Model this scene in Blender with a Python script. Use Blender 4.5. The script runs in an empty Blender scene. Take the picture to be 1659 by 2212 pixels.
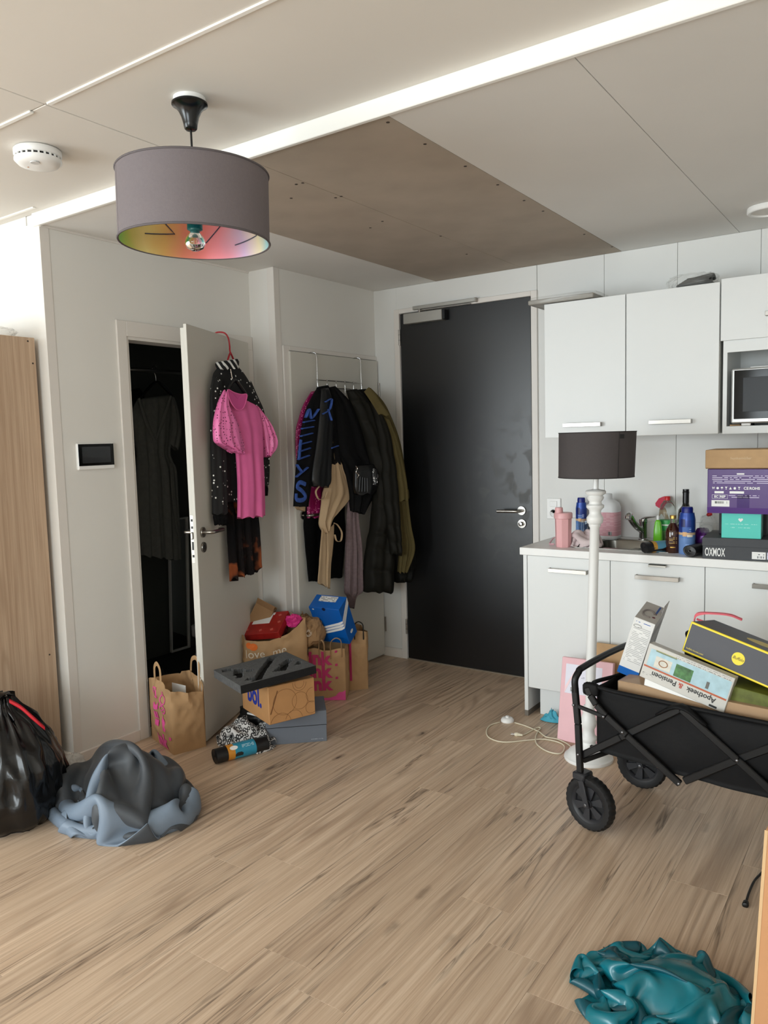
import bpy, math, random
import numpy as np
from mathutils import Matrix, Vector, noise as mnoise
random.seed(7)
PI = math.pi
SC = bpy.context.scene
COL = SC.collection

# ------------------------------------------------------------------ camera
IW, IH, FPX = 1659.0, 2212.0, 1670.875
CAM = np.array([3.0033, -4.2697, 1.4736])
YAW, PITCH, ROLL = 0.6072, -0.0931, -0.0272
def _cam_axes():
    cy, sy, cp, sp = math.cos(YAW), math.sin(YAW), math.cos(PITCH), math.sin(PITCH)
    f = np.array([-sy*cp, cy*cp, sp]); r = np.array([cy, sy, 0.0]); u = np.cross(r, f)
    return (r*math.cos(ROLL)+u*math.sin(ROLL), -r*math.sin(ROLL)+u*math.cos(ROLL), f)
CR, CU, CF = _cam_axes()
_cd = bpy.data.cameras.new('camera'); camera = bpy.data.objects.new('camera', _cd); COL.objects.link(camera)
_cd.sensor_fit = 'HORIZONTAL'; _cd.sensor_width = 36.0; _cd.lens = 36.0*FPX/IW
_cd.clip_start = 0.05; _cd.clip_end = 100
camera.matrix_world = Matrix(((CR[0], CU[0], -CF[0], CAM[0]), (CR[1], CU[1], -CF[1], CAM[1]), (CR[2], CU[2], -CF[2], CAM[2]), (0, 0, 0, 1)))
SC.camera = camera

# ------------------------------------------------------------------ light
W_ = bpy.data.worlds.new('overcast_sky'); SC.world = W_; W_.use_nodes = True
W_.node_tree.nodes['Background'].inputs[0].default_value = (0.80, 0.90, 1.0, 1)
W_.node_tree.nodes['Background'].inputs[1].default_value = 2.0
def area(name, loc, rot, sx, sy, power, col):
    d = bpy.data.lights.new(name, 'AREA'); d.shape = 'RECTANGLE'; d.size = sx; d.size_y = sy; d.energy = power; d.color = col
    o = bpy.data.objects.new(name, d); COL.objects.link(o); o.location = loc; o.rotation_euler = rot
    return o
# daylight through the inferred left window; the unseen right window is an added fill
WIN_Y = -7.2
WINS = ((-3.35, -0.25, 0.15, 2.30, 300), (1.2, 3.7, 0.85, 2.30, 130))
for _i, (a, b, c, d, p) in enumerate(WINS):
    area('window_daylight', ((a+b)/2, WIN_Y+0.02, (c+d)/2), (PI/2, 0, 0), b-a-0.1, d-c-0.1, p, (0.88, 0.965, 1.0))
SC.view_settings.view_transform = 'Standard'; SC.view_settings.look = 'None'
SC.view_settings.gamma = 1.0; SC.view_settings.use_curve_mapping = False
SC.view_settings.exposure = -0.42
SC.cycles.use_denoising = True; SC.cycles.use_adaptive_sampling = True; SC.cycles.adaptive_threshold = .025
SC.cycles.max_bounces = 8; SC.cycles.diffuse_bounces = 5; SC.cycles.transparent_max_bounces = 12

# ------------------------------------------------------------------ helpers
def lin(c):
    if isinstance(c, str): c = [int(c[i:i+2], 16) for i in (0, 2, 4)]
    return tuple(((v/255)/12.92 if v/255 <= .04045 else ((v/255+.055)/1.055)**2.4) for v in c)
def at(px, py, ax, v):
    """point of the plane ax=v that projects on photo pixel px,py"""
    d = CF+CR*(px-IW/2)/FPX+CU*(IH/2-py)/FPX; i = 'xyz'.index(ax)
    return CAM+d*((v-CAM[i])/d[i])
def atp(px, py, P, N):
    d = CF+CR*(px-IW/2)/FPX+CU*(IH/2-py)/FPX; N = np.array(N, float)
    return CAM+d*(((np.array(P)-CAM)@N)/(d@N))
def tag(o, label=None, cat=None, group=None, kind=None):
    if label: o['label'] = label
    if cat: o['category'] = cat
    if group: o['group'] = group
    if kind: o['kind'] = kind
    return o
def thing(name, label, cat, loc=(0, 0, 0), rot=(0, 0, 0), group=None):
    o = bpy.data.objects.new(name, None); COL.objects.link(o); o.empty_display_size = 0.05
    o.location = loc
    if isinstance(rot, Matrix): o.rotation_euler = rot.to_euler()
    else: o.rotation_euler = rot
    return tag(o, label, cat, group)
def mk(name, verts, faces, mat, parent=None, smooth=False, loc=None, uv=None):
    me = bpy.data.meshes.new(name); me.from_pydata([tuple(map(float, v)) for v in verts], [], faces)
    me.update()
    if mat: me.materials.append(mat)
    if smooth: me.polygons.foreach_set('use_smooth', [True]*len(me.polygons))
    if uv is not None:
        l = me.uv_layers.new(name='UVMap')
        l.data.foreach_set('uv', [c for p in me.polygons for vi in p.vertices for c in uv[vi]])
    o = bpy.data.objects.new(name, me); COL.objects.link(o)
    if parent: o.parent = parent
    if loc is not None: o.location = loc
    return o
def smooth_pts(pts, n=6, closed=False):
    P = np.array(pts, float); m = len(P); out = []
    rng = range(m if closed else m-1)
    for i in rng:
        p1, p2 = P[i], P[(i+1) % m]
        p0 = P[(i-1) % m] if closed or i > 0 else 2*p1-p2
        p3 = P[(i+2) % m] if closed or i+2 < m else 2*p2-p1
        for k in range(n):
            t = k/n
            out.append(.5*((2*p1)+(-p0+p2)*t+(2*p0-5*p1+4*p2-p3)*t*t+(-p0+3*p1-3*p2+p3)*t**3))
    if not closed: out.append(P[-1])
    return np.array(out)
class B:
    """collects shapes, then links them as ONE mesh object"""
    def __init__(s): s.v = []; s.f = []
    def add(s, v, f):
        k = len(s.v); s.v += [tuple(map(float, p)) for p in v]; s.f += [tuple(i+k for i in q) for q in f]; return s
    def box(s, lo, hi, bev=0.0, M=None):
        lo, hi = np.minimum(np.array(lo, float), np.array(hi, float)), np.maximum(np.array(lo, float), np.array(hi, float))
        if bev <= 0:
            v = [(x, y, z) for x in (lo[0], hi[0]) for y in (lo[1], hi[1]) for z in (lo[2], hi[2])]
            f = [(0, 1, 3, 2), (4, 6, 7, 5), (0, 4, 5, 1), (2, 3, 7, 6), (0, 2, 6, 4), (1, 5, 7, 3)]
        else:
            bev = min(bev, .49*min(hi-lo)); c = (lo+hi)/2; h = (hi-lo)/2
            v = []; idx = {}
            for sx in (-1, 1):
                for sy in (-1, 1):
                    for sz in (-1, 1):
                        for a in range(3):
                            p = np.array([sx, sy, sz])*h
                            for j in range(3):
                                if j != a: p[j] -= (sx, sy, sz)[j]*bev
                            idx[sx, sy, sz, a] = len(v); v.append(c+p)
            f = []
            for a in range(3):
                b1, b2 = (a+1) % 3, (a+2) % 3
                for sg in (-1, 1):
                    q = []
                    for (m, n) in ((-1, -1), (1, -1), (1, 1), (-1, 1)):
                        k = [0, 0, 0]; k[a] = sg; k[b1] = m; k[b2] = n; q.append(idx[k[0], k[1], k[2], a])
                    f.append(tuple(q if sg > 0 else q[::-1]))
            for a in range(3):            # edges along axis a
                b1, b2 = (a+1) % 3, (a+2) % 3
                for m in (-1, 1):
                    for n in (-1, 1):
                        k0 = [0, 0, 0]; k0[b1] = m; k0[b2] = n; k1 = list(k0); k0[a] = -1; k1[a] = 1
                        q = [idx[(*k0, b1)], idx[(*k1, b1)], idx[(*k1, b2)], idx[(*k0, b2)]]
                        f.append(tuple(q if m*n < 0 else q[::-1]))
            for sx in (-1, 1):
                for sy in (-1, 1):
                    for sz in (-1, 1):
                        q = [idx[sx, sy, sz, a] for a in range(3)]
                        f.append(tuple(q if sx*sy*sz > 0 else q[::-1]))
        if M is not None: v = [M @ Vector(tuple(map(float, p))) for p in v]
        return s.add(v, f)
    def tube(s, pts, r, n=8, closed=False, sm=0, flat=None):
        P = smooth_pts(pts, sm, closed) if sm else np.array(pts, float)
        m = len(P); R = (np.interp(np.linspace(0, 1, m), np.linspace(0, 1, len(r)), r) if hasattr(r, '__len__') else np.full(m, r))
        v = []; T0 = None; N = None
        for i in range(m):
            a = P[(i-1) % m] if closed or i > 0 else P[i]; b = P[(i+1) % m] if closed or i < m-1 else P[i]
            T = b-a; T = T/(np.linalg.norm(T)+1e-12)
            if N is None:
                h = np.array([0, 0, 1.]) if abs(T[2]) < .9 else np.array([1., 0, 0]); N = np.cross(T, h)
            N = N-T*(N@T); N /= np.linalg.norm(N)+1e-12; Bn = np.cross(T, N)
            for k in range(n):
                t = 2*PI*k/n; v.append(P[i]+R[i]*(math.cos(t)*N+(flat or 1)*math.sin(t)*Bn))
        f = []
        for i in range(m if closed else m-1):
            for k in range(n):
                a, b = i*n+k, i*n+(k+1) % n; c, d = ((i+1) % m)*n+(k+1) % n, ((i+1) % m)*n+k
                f.append((a, b, c, d))
        if not closed: f.append(tuple(range(n))[::-1]); f.append(tuple((m-1)*n+k for k in range(n)))
        return s.add(v, f)
    def lathe(s, prof, n=24, M=None, closed=False, cap=True):
        v = []; f = []; m = len(prof)
        for r, z in prof:
            for k in range(n):
                t = 2*PI*k/n; v.append(Vector((r*math.cos(t), r*math.sin(t), z)))
        for i in range(m if closed else m-1):
            for k in range(n):
                f.append((i*n+k, i*n+(k+1) % n, ((i+1) % m)*n+(k+1) % n, ((i+1) % m)*n+k))
        if not closed and cap:
            if prof[0][0] > 1e-6: f.append(tuple(range(n))[::-1])
            if prof[-1][0] > 1e-6: f.append(tuple((m-1)*n+k for k in range(n)))
        if M is not None: v = [M @ p for p in v]
        return s.add(v, f)
    def prism(s, poly, h0, h1, M=None):
        """polygon in xy extruded along z"""
        n = len(poly); v = [Vector((p[0], p[1], h)) for h in (h0, h1) for p in poly]
        f = [tuple(range(n))[::-1], tuple(range(n, 2*n))]+[(i, (i+1) % n, n+(i+1) % n, n+i) for i in range(n)]
        if M is not None: v = [M @ p for p in v]
        return s.add(v, f)
    def grid(s, G, cu=False, cv=False):
        """G[i][j] points"""
        G = np.asarray(G, float); a, b = G.shape[:2]; f = []
        for i in range(a if cu else a-1):
            for j in range(b if cv else b-1):
                f.append((i*b+j, ((i+1) % a)*b+j, ((i+1) % a)*b+(j+1) % b, i*b+(j+1) % b))
        return s.add(G.reshape(-1, 3), f)
    def obj(s, name, mat, parent=None, smooth=False, loc=None):
        o = mk(name, s.v, s.f, mat, parent, smooth, loc)
        return o
def sharp(o, ang=35):
    """smooth shading with hard edges kept"""
    me = o.data; me.polygons.foreach_set('use_smooth', [True]*len(me.polygons))
    try: me.set_sharp_from_angle(angle=math.radians(ang))
    except Exception: pass
    return o
def RT(loc=(0, 0, 0), rot=(0, 0, 0)):
    from mathutils import Euler
    return Matrix.Translation(loc) @ Euler(rot).to_matrix().to_4x4()
def frame(o, x, y):
    """matrix with origin o, local X along x, local Y along y"""
    x = Vector(x).normalized(); y = Vector(y); z = x.cross(y).normalized(); y = z.cross(x)
    return Matrix(((x.x, y.x, z.x, o[0]), (x.y, y.y, z.y, o[1]), (x.z, y.z, z.z, o[2]), (0, 0, 0, 1)))
def text(name, s, size, mat, parent, M, align='LEFT', bold=0.0, ext=0.0004, sx=1.0, spacing=1.0, shear=0.0, label=None):
    c = bpy.data.curves.new(name, 'FONT'); c.body = s; c.size = size; c.align_x = align; c.align_y = 'CENTER'
    c.extrude = ext; c.offset = bold*size; c.space_character = spacing; c.shear = shear; c.resolution_u = 3
    t = bpy.data.objects.new(name, c); me = bpy.data.meshes.new_from_object(t)
    bpy.data.objects.remove(t); bpy.data.curves.remove(c)
    me.transform(M @ Matrix.Diagonal((sx, 1, 1, 1))); me.materials.clear(); me.materials.append(mat)
    me.name = name
    o = bpy.data.objects.new(name, me); COL.objects.link(o); o.parent = parent
    if label: o['label'] = label
    return o

# ------------------------------------------------------------------ materials
def nodes(name):
    m = bpy.data.materials.new(name); m.use_nodes = True
    return m, m.node_tree, m.node_tree.nodes['Principled BSDF']
def mat(name, col, rough=.5, metal=0.0, spec=.5, var=0.0, vscale=4.0, bump=0.0, bscale=60.0, sheen=0.0, coat=0.0, trans=0.0, ior=1.45, alpha=1.0, stretch=None, emis=None):
    m, nt, p = nodes(name); c = lin(col)
    I = p.inputs; I['Base Color'].default_value = (*c, 1); I['Roughness'].default_value = rough; I['Metallic'].default_value = metal
    I['Specular IOR Level'].default_value = spec; I['Sheen Weight'].default_value = sheen; I['Coat Weight'].default_value = coat
    I['Transmission Weight'].default_value = trans; I['IOR'].default_value = ior; I['Alpha'].default_value = alpha
    if emis: I['Emission Color'].default_value = (*lin(emis[0]), 1); I['Emission Strength'].default_value = emis[1]
    if var or bump:
        tc = nt.nodes.new('ShaderNodeTexCoord'); src = tc.outputs['Object']
        if stretch:
            mp = nt.nodes.new('ShaderNodeMapping'); mp.inputs['Scale'].default_value = stretch; nt.links.new(src, mp.inputs[0]); src = mp.outputs[0]
    if var:
        n = nt.nodes.new('ShaderNodeTexNoise'); n.inputs['Scale'].default_value = vscale; n.inputs['Detail'].default_value = 5
        nt.links.new(src, n.inputs['Vector'])
        r = nt.nodes.new('ShaderNodeValToRGB'); e = r.color_ramp.elements
        e[0].position = .3; e[1].position = .7
        e[0].color = (*[max(0, v*(1-var)) for v in c], 1); e[1].color = (*[min(1, v*(1+var)) for v in c], 1)
        nt.links.new(n.outputs[0], r.inputs[0]); nt.links.new(r.outputs[0], I['Base Color'])
    if bump:
        n = nt.nodes.new('ShaderNodeTexNoise'); n.inputs['Scale'].default_value = bscale; n.inputs['Detail'].default_value = 3
        nt.links.new(src, n.inputs['Vector'])
        b = nt.nodes.new('ShaderNodeBump'); b.inputs['Strength'].default_value = bump; b.inputs['Distance'].default_value = .004
        nt.links.new(n.outputs[0], b.inputs['Height']); nt.links.new(b.outputs[0], I['Normal'])
    return m
def mixrgb(nt, fac, a, b, mode='MIX'):
    n = nt.nodes.new('ShaderNodeMix'); n.data_type = 'RGBA'; n.blend_type = mode
    for s, v in ((n.inputs[0], fac), (n.inputs[6], a), (n.inputs[7], b)):
        if hasattr(v, 'links') or hasattr(v, 'is_linked'): nt.links.new(v, s)
        else: s.default_value = v if not hasattr(v, '__len__') else (*v[:3], 1)
    return n.outputs[2]
def math_n(nt, op, a, b=None, c=None):
    n = nt.nodes.new('ShaderNodeMath'); n.operation = op
    for i, v in enumerate((a, b, c)):
        if v is None: continue
        if hasattr(v, 'is_linked'): nt.links.new(v, n.inputs[i])
        else: n.inputs[i].default_value = v
    return n.outputs[0]
def ramp(nt, src, stops):
    r = nt.nodes.new('ShaderNodeValToRGB'); e = r.color_ramp.elements
    while len(e) < len(stops): e.new(.5)
    for q, (p, c) in zip(e, stops): q.position = p; q.color = (*c, 1) if len(c) == 3 else c
    nt.links.new(src, r.inputs[0]); return r.outputs[0]
def wood_mat(name, cols, gs=1.0, along='Y', rough=.45, rnd=True, knots=True, bumps=.08, tone=.06):
    """sawn oak: long grain, cathedral figure, knots; every board its own cut"""
    m, nt, p = nodes(name); L = nt.links.new
    tc = nt.nodes.new('ShaderNodeTexCoord'); oi = nt.nodes.new('ShaderNodeObjectInfo')
    off = nt.nodes.new('ShaderNodeVectorMath'); off.operation = 'ADD'; L(tc.outputs['Object'], off.inputs[0])
    if rnd:
        cb = nt.nodes.new('ShaderNodeCombineXYZ'); r37 = math_n(nt, 'MULTIPLY', oi.outputs['Random'], 37.0); r91 = math_n(nt, 'MULTIPLY', oi.outputs['Random'], 91.0)
        L(r37, cb.inputs[0]); L(r91, cb.inputs[1]); L(r37, cb.inputs[2]); L(cb.outputs[0], off.inputs[1])
    def mapped(sc):
        mp = nt.nodes.new('ShaderNodeMapping'); mp.inputs['Scale'].default_value = sc; L(off.outputs[0], mp.inputs[0]); return mp.outputs[0]
    S = (lambda a, b: (a, b, a)) if along == 'Y' else ((lambda a, b: (a, a, b)) if along == 'Z' else (lambda a, b: (b, a, a)))
    def noise(vec, det=4, rough_=.55, sc=1.0, dist=0.0):
        n = nt.nodes.new('ShaderNodeTexNoise'); n.inputs['Scale'].default_value = sc; n.inputs['Detail'].default_value = det
        n.inputs['Roughness'].default_value = rough_; n.inputs['Distortion'].default_value = dist; L(vec, n.inputs['Vector']); return n.outputs[0]
    big = noise(mapped(S(5.5*gs, .42*gs)), 1, .4, 1, .35)             # slow figure of the log
    warp = noise(mapped(S(40*gs, 3*gs)), 2, .5)
    rings = math_n(nt, 'SINE', math_n(nt, 'ADD', math_n(nt, 'MULTIPLY', big, 120.0), math_n(nt, 'MULTIPLY', warp, 3.0)))
    rings = math_n(nt, 'POWER', math_n(nt, 'MULTIPLY_ADD', rings, .5, .5), 2.2)
    fine = noise(mapped(S(260*gs, 4*gs)), 3, .6)
    mid = noise(mapped(S(60*gs, 1.3*gs)), 4, .65)
    t = math_n(nt, 'ADD', math_n(nt, 'MULTIPLY', mid, .7), math_n(nt, 'MULTIPLY', fine, .4))
    base = ramp(nt, t, [(.42, lin(cols[0])), (.55, lin(cols[1])), (.68, lin(cols[2]))])
    patch_ = noise(mapped(S(5*gs, .7*gs)), 2, .5)
    mask = ramp(nt, patch_, [(.46, (0, 0, 0)), (.60, (1, 1, 1))])
    base = mixrgb(nt, math_n(nt, 'MULTIPLY', math_n(nt, 'MULTIPLY', rings, mask), .5), base, lin(cols[3]))
    if knots:
        # smoky veins that run along the grain, and dark knots in them
        wob = noise(mapped(S(6*gs, 1.1*gs)), 2, .5)
        st = noise(mapped(S(13*gs, .5*gs)), 4, .6, 1, .8)
        vein = ramp(nt, math_n(nt, 'ABSOLUTE', math_n(nt, 'SUBTRACT', st, .5)), [(0, (1, 1, 1)), (.007, (.6, .6, .6)), (.03, (0, 0, 0))])
        vm = ramp(nt, wob, [(.50, (0, 0, 0)), (.60, (1, 1, 1))])
        base = mixrgb(nt, math_n(nt, 'MULTIPLY', math_n(nt, 'MULTIPLY', vein, vm), .72), base, lin(cols[4]))
        vo = nt.nodes.new('ShaderNodeTexVoronoi'); vo.inputs['Scale'].default_value = 1.0
        wv = nt.nodes.new('ShaderNodeVectorMath'); wv.operation = 'ADD'; L(mapped(S(7*gs, 2.4*gs)), wv.inputs[0])
        wn = nt.nodes.new('ShaderNodeTexNoise'); wn.inputs['Scale'].default_value = 22*gs; L(off.outputs[0], wn.inputs['Vector'])
        wsc = nt.nodes.new('ShaderNodeVectorMath'); wsc.operation = 'SCALE'; L(wn.outputs['Color'], wsc.inputs[0]); wsc.inputs['Scale'].default_value = .12
        L(wsc.outputs[0], wv.inputs[1]); L(wv.outputs[0], vo.inputs['Vector'])
        kn = ramp(nt, vo.outputs['Distance'], [(0, (1, 1, 1)), (.035, (.95, .95, .95)), (.06, (.5, .5, .5)), (.15, (0, 0, 0))])
        sel = math_n(nt, 'GREATER_THAN', nt_sep(nt, vo.outputs['Color'], 0), .50)
        base = mixrgb(nt, math_n(nt, 'MULTIPLY', math_n(nt, 'MULTIPLY', kn, sel), .85), base, lin(cols[4]))
    if rnd:
        val = math_n(nt, 'MULTIPLY_ADD', oi.outputs['Random'], tone*2, 1-tone)
        hsv = nt.nodes.new('ShaderNodeHueSaturation'); L(base, hsv.inputs['Color']); L(val, hsv.inputs['Value']); base = hsv.outputs[0]
    L(base, p.inputs['Base Color']); p.inputs['Roughness'].default_value = rough
    b = nt.nodes.new('ShaderNodeBump'); b.inputs['Strength'].default_value = bumps; b.inputs['Distance'].default_value = .002
    L(fine, b.inputs['Height']); L(b.outputs[0], p.inputs['Normal'])
    return m
def nt_sep(nt, src, i):
    n = nt.nodes.new('ShaderNodeSeparateColor'); nt.links.new(src, n.inputs[0]); return n.outputs[i]
# ================================================================== structure
M_WALL = mat('wall_white', (226, 224, 219), .55, var=.015, vscale=2.0)
M_WALLB = mat('wall_panel_white', (222, 222, 219), .45, var=.012, vscale=2.0)
M_CEIL = mat('ceiling_white', (223, 219, 212), .6, var=.015, vscale=1.5)
M_CEILK = mat('ceiling_panel_white', (224, 222, 218), .6, var=.02, vscale=2.5)
M_BARE = mat('bare_gypsum_board', (172, 160, 146), .75, var=.07, vscale=5.0, bump=.1, bscale=30)
M_TRIM = mat('trim_white', (240, 239, 234), .4)
M_CASE = mat('casing_white', (224, 219, 213), .42)
M_DOORW = mat('door_white', (206, 203, 194), .42)
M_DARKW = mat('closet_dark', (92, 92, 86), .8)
M_STEEL = mat('brushed_steel', (168, 164, 158), .28, 1.0)
M_CHROME = mat('chrome', (205, 205, 205), .12, 1.0)
M_BLACK = mat('black_plastic', (17, 17, 18), .4)
M_SCREW = mat('dark_screw', (60, 52, 45), .6)
M_PLANK = wood_mat('oak_laminate', ['b89e86', 'c8af96', 'd6bfa7', '8c7460', '4a3c32'], rough=.42)
M_GAP = mat('floor_underlay', (74, 58, 45), .8)

RX0, RX1, RY0 = -3.6, 4.3, WIN_Y
# floor and its planks
floor = B().box((RX0, RY0, -.07), (RX1, 0, -.009)).obj('floor', M_GAP)
tag(floor, 'pale oak laminate floor of long planks with dark knots', 'floor', kind='structure')
PW, PL = .18, 1.26
_shared = {}
def plank(x0, x1, y0, y1):
    k = (round(x1-x0, 3), round(y1-y0, 3))
    if k not in _shared:
        o = B().box((0, 0, -.009), (x1-x0-.0004, y1-y0-.0004, 0), .0005).obj('plank', M_PLANK, floor)
        _shared[k] = o.data
    else:
        o = bpy.data.objects.new('plank', _shared[k]); COL.objects.link(o); o.parent = floor
    o.location = (x0, y0, 0)
_ends = {1.285: -2.863, 1.465: -2.73, 1.825: -2.2, 2.185: -2.487, .745: -1.96, 1.645: -1.55, 2.005: -1.1, .925: -1.2, 1.105: -2.35, .565: -2.6, 2.365: -1.75}
x = 1.285-PW*28; row = 0
while x < RX1-.001:
    xa, xb = max(x, RX0), min(x+PW, RX1)
    if xb > RX0+.001:
        key = round(x, 3); e = _ends.get(key, -((row*.47) % PL)-.2)
        y = e-PL*math.ceil((e-RY0)/PL)
        while y < -.001:
            ya, yb = max(y, RY0), min(y+PL, 0)
            if yb-ya > .002: plank(xa, xb, ya, yb)
            y += PL
    x += PW; row += 1

# ceiling: slab with the panels under it
ceiling = B().box((RX0, RY0, 2.512), (RX1, -2.25, 2.6)).box((-.29, -2.245, 2.462), (RX1, .1, 2.6)).obj('ceiling', M_CEILK)
tag(ceiling, 'white panelled ceiling with two bare unpainted boards', 'ceiling', kind='structure')
_kx = [-.19, .478, 1.06, 1.645, 2.232, 2.82, 3.41, RX1]
bare = []
for i in range(len(_kx)-1):
    o = B().box((0, -2.245, 0), (_kx[i+1]-_kx[i]-.002, 0, .012), .0012).obj('panel', M_BARE if i in (1, 2) else M_CEILK, ceiling)
    o.location = (_kx[i], 0, 2.45)
    if i in (1, 2): o['label'] = 'bare greige ceiling board with screw marks'; bare.append(o)
for (x0, x1, y0, y1) in ((RX0, .813, RY0, -2.842), (.817, RX1, RY0, -2.842), (RX0, .813, -2.838, -2.25), (.817, RX1, -2.838, -2.25)):
    B().box((x0, y0, 2.50), (x1, y1, 2.512), .0015).obj('panel', M_CEIL, ceiling)
for (x0, x1, y) in ((.832, RX1, -2.84), (RX0, .744, -2.84), (RX0, -.13, -2.305)):
    B().box((x0, y-.008, 2.495), (x1, y+.008, 2.5005), .002).obj('joint_strip', M_TRIM, ceiling)
_sc = [(838, 264), (918, 311), (1005, 359), (1075, 399), (1132, 433), (1173, 456), (1262, 506), (1322, 533)]
_sc2 = [(629, 428), (654, 395), (725, 427), (737, 424), (826, 478), (952, 510), (1008, 549), (800, 492), (640, 398)]
for q in _sc+_sc2:
    p = at(*q, 'z', 2.45); h = bare[1] if p[0] > 1.06 else bare[0]
    B().lathe([(.006, 0), (.006, .0012)], 8).obj('screw', M_SCREW, h, loc=(p[0]-h.location[0], p[1], -.0011))
trim_1 = tag(B().box((-.225, -2.262, 2.444), (RX1, -2.245, 2.5), .002).obj('trim_1', M_TRIM), 'bright white ledge strip where the ceiling steps down', 'trim', kind='structure')

# walls
def struct(name, o, label, cat='wall'): return tag(o, label, cat, kind='structure')
def panel_wall(name, backing, label): return struct(name, backing.obj(name, M_WALL), label)
DX0, DX1, DZ = .209, 1.115, 2.277
wall_back = panel_wall('wall_back', B().box((0, .012, 0), (DX0-.03, .12, 2.46)).box((DX1+.03, .012, 0), (RX1, .12, 2.46)).box((DX0-.03, .012, DZ+.03), (DX1+.03, .12, 2.46)), 'white panelled wall behind the kitchen and the black door')
_bx = [1.155, 1.548, 1.935, 2.33, 2.72, 3.11, 3.5, 3.9, RX1]
for a, b in zip(_bx, _bx[1:]): B().box((a+.0008, 0, 0), (b-.0008, .012, 2.45), .0012).obj('panel', M_WALLB, wall_back)
B().box((0, 0, 0), (.180, .012, 2.45), .001).obj('panel', M_WALLB, wall_back)
B().box((.180, 0, DZ+.025), (1.153, .012, 2.45), .001).obj('panel', M_WALLB, wall_back)
OY0, OY1, OZ = -1.834, -1.03, 2.007
wl = B().box((-.29, -2.25, 0), (-.19, OY0, 2.46)).box((-.29, OY1, 0), (-.19, -.868, 2.46)).box((-.29, OY0, OZ), (-.19, OY1, 2.46))
wall_left = panel_wall('wall_left', wl, 'white partition wall with the open cupboard door')
wall_step = panel_wall('wall_step', B().box((-.19, -.968, 0), (0, -.868, 2.46)).box((-.1, -.868, 0), (0, .1, 2.46)), 'white wall stepping out beside the coat door')
wall_alcove = panel_wall('wall_alcove', B().box((RX0, -2.25, 0), (-.29, -2.15, 2.52)), 'bright white wall behind the wardrobe')
wall_right = panel_wall('wall_right', B().box((RX1, RY0, 0), (RX1+.1, .12, 2.6)), 'plain white side wall')
wall_far = panel_wall('wall_far_left', B().box((RX0-.1, RY0, 0), (RX0, -2.15, 2.6)), 'plain white wall at the far end of the alcove')
wf = B(); xs = RX0-.1
for (a, b, c, d, _) in WINS:
    wf.box((xs, RY0-.15, 0), (a, RY0, 2.6)); wf.box((a, RY0-.15, 0), (b, RY0, c)); wf.box((a, RY0-.15, d), (b, RY0, 2.6)); xs = b
wf.box((xs, RY0-.15, 0), (RX1+.1, RY0, 2.6))
wall_front = panel_wall('wall_front', wf, 'white window wall')
M_GLASS = mat('clear_glass', (235, 240, 240), .02, trans=1.0, ior=1.45)
for i, (a, b, c, d, _) in enumerate(WINS):
    w = thing('window_%d' % (i+1), 'white framed window letting daylight in' if i else 'tall white framed glass balcony window', 'window', ((a+b)/2, RY0-.08, c)); w['kind'] = 'structure'
    h = (b-a)/2; H = d-c
    fr = B().box((-h, -.03, 0), (-h+.06, .03, H)).box((h-.06, -.03, 0), (h, .03, H)).box((-h+.06, -.03, 0), (h-.06, .03, .06)).box((-h+.06, -.03, H-.06), (h-.06, .03, H)).box((-.03, -.03, .06), (.03, .03, H-.06))
    fr.obj('frame', M_TRIM, w)
    for s in (-1, 1): B().box((min(s*.03, s*(h-.06)), -.004, .06), (max(s*.03, s*(h-.06)), .004, H-.06)).obj('pane', M_GLASS, w)

# corner trims
def trim(n, b, label): return tag(b.obj('trim_%d' % n, M_CASE), label, 'trim', kind='structure')
trim(2, B().box((-.19, -2.253, 0), (-.187, -2.208, 2.45), .0008), 'narrow white corner strip at the end of the partition wall')
trim(3, B().box((-.047, -.971, 0), (.003, -.968, 2.45), .0008).box((0, -.968, 0), (.003, -.926, 2.45), .0008), 'white corner strip on the stepped wall edge')
trim(4, B().box((-.19, -2.25, 2.44), (-.184, -.97, 2.452), .001), 'thin strip along the ceiling of the partition wall')
# skirting
tag(B().box((-.19, -2.253, 0), (-.176, -1.89, .057), .002).obj('baseboard_left', M_CASE), 'low white skirting along the partition wall', 'baseboard', kind='structure')
B().box((1.33, -.0125, .9005), (RX1-.01, -.0005, .996), .002).obj('upstand', M_WALLB, wall_back)
tag(B().box((.003, -.014, 0), (.163, 0, .062), .002).obj('baseboard_back', M_CASE), 'short white skirting left of the black door', 'baseboard', kind='structure')
tag(B().box((RX0, -2.264, 0), (-.19, -2.25, .06), .002).obj('baseboard_alcove', M_CASE), 'white skirting behind the wardrobe', 'baseboard', kind='structure')

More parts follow.
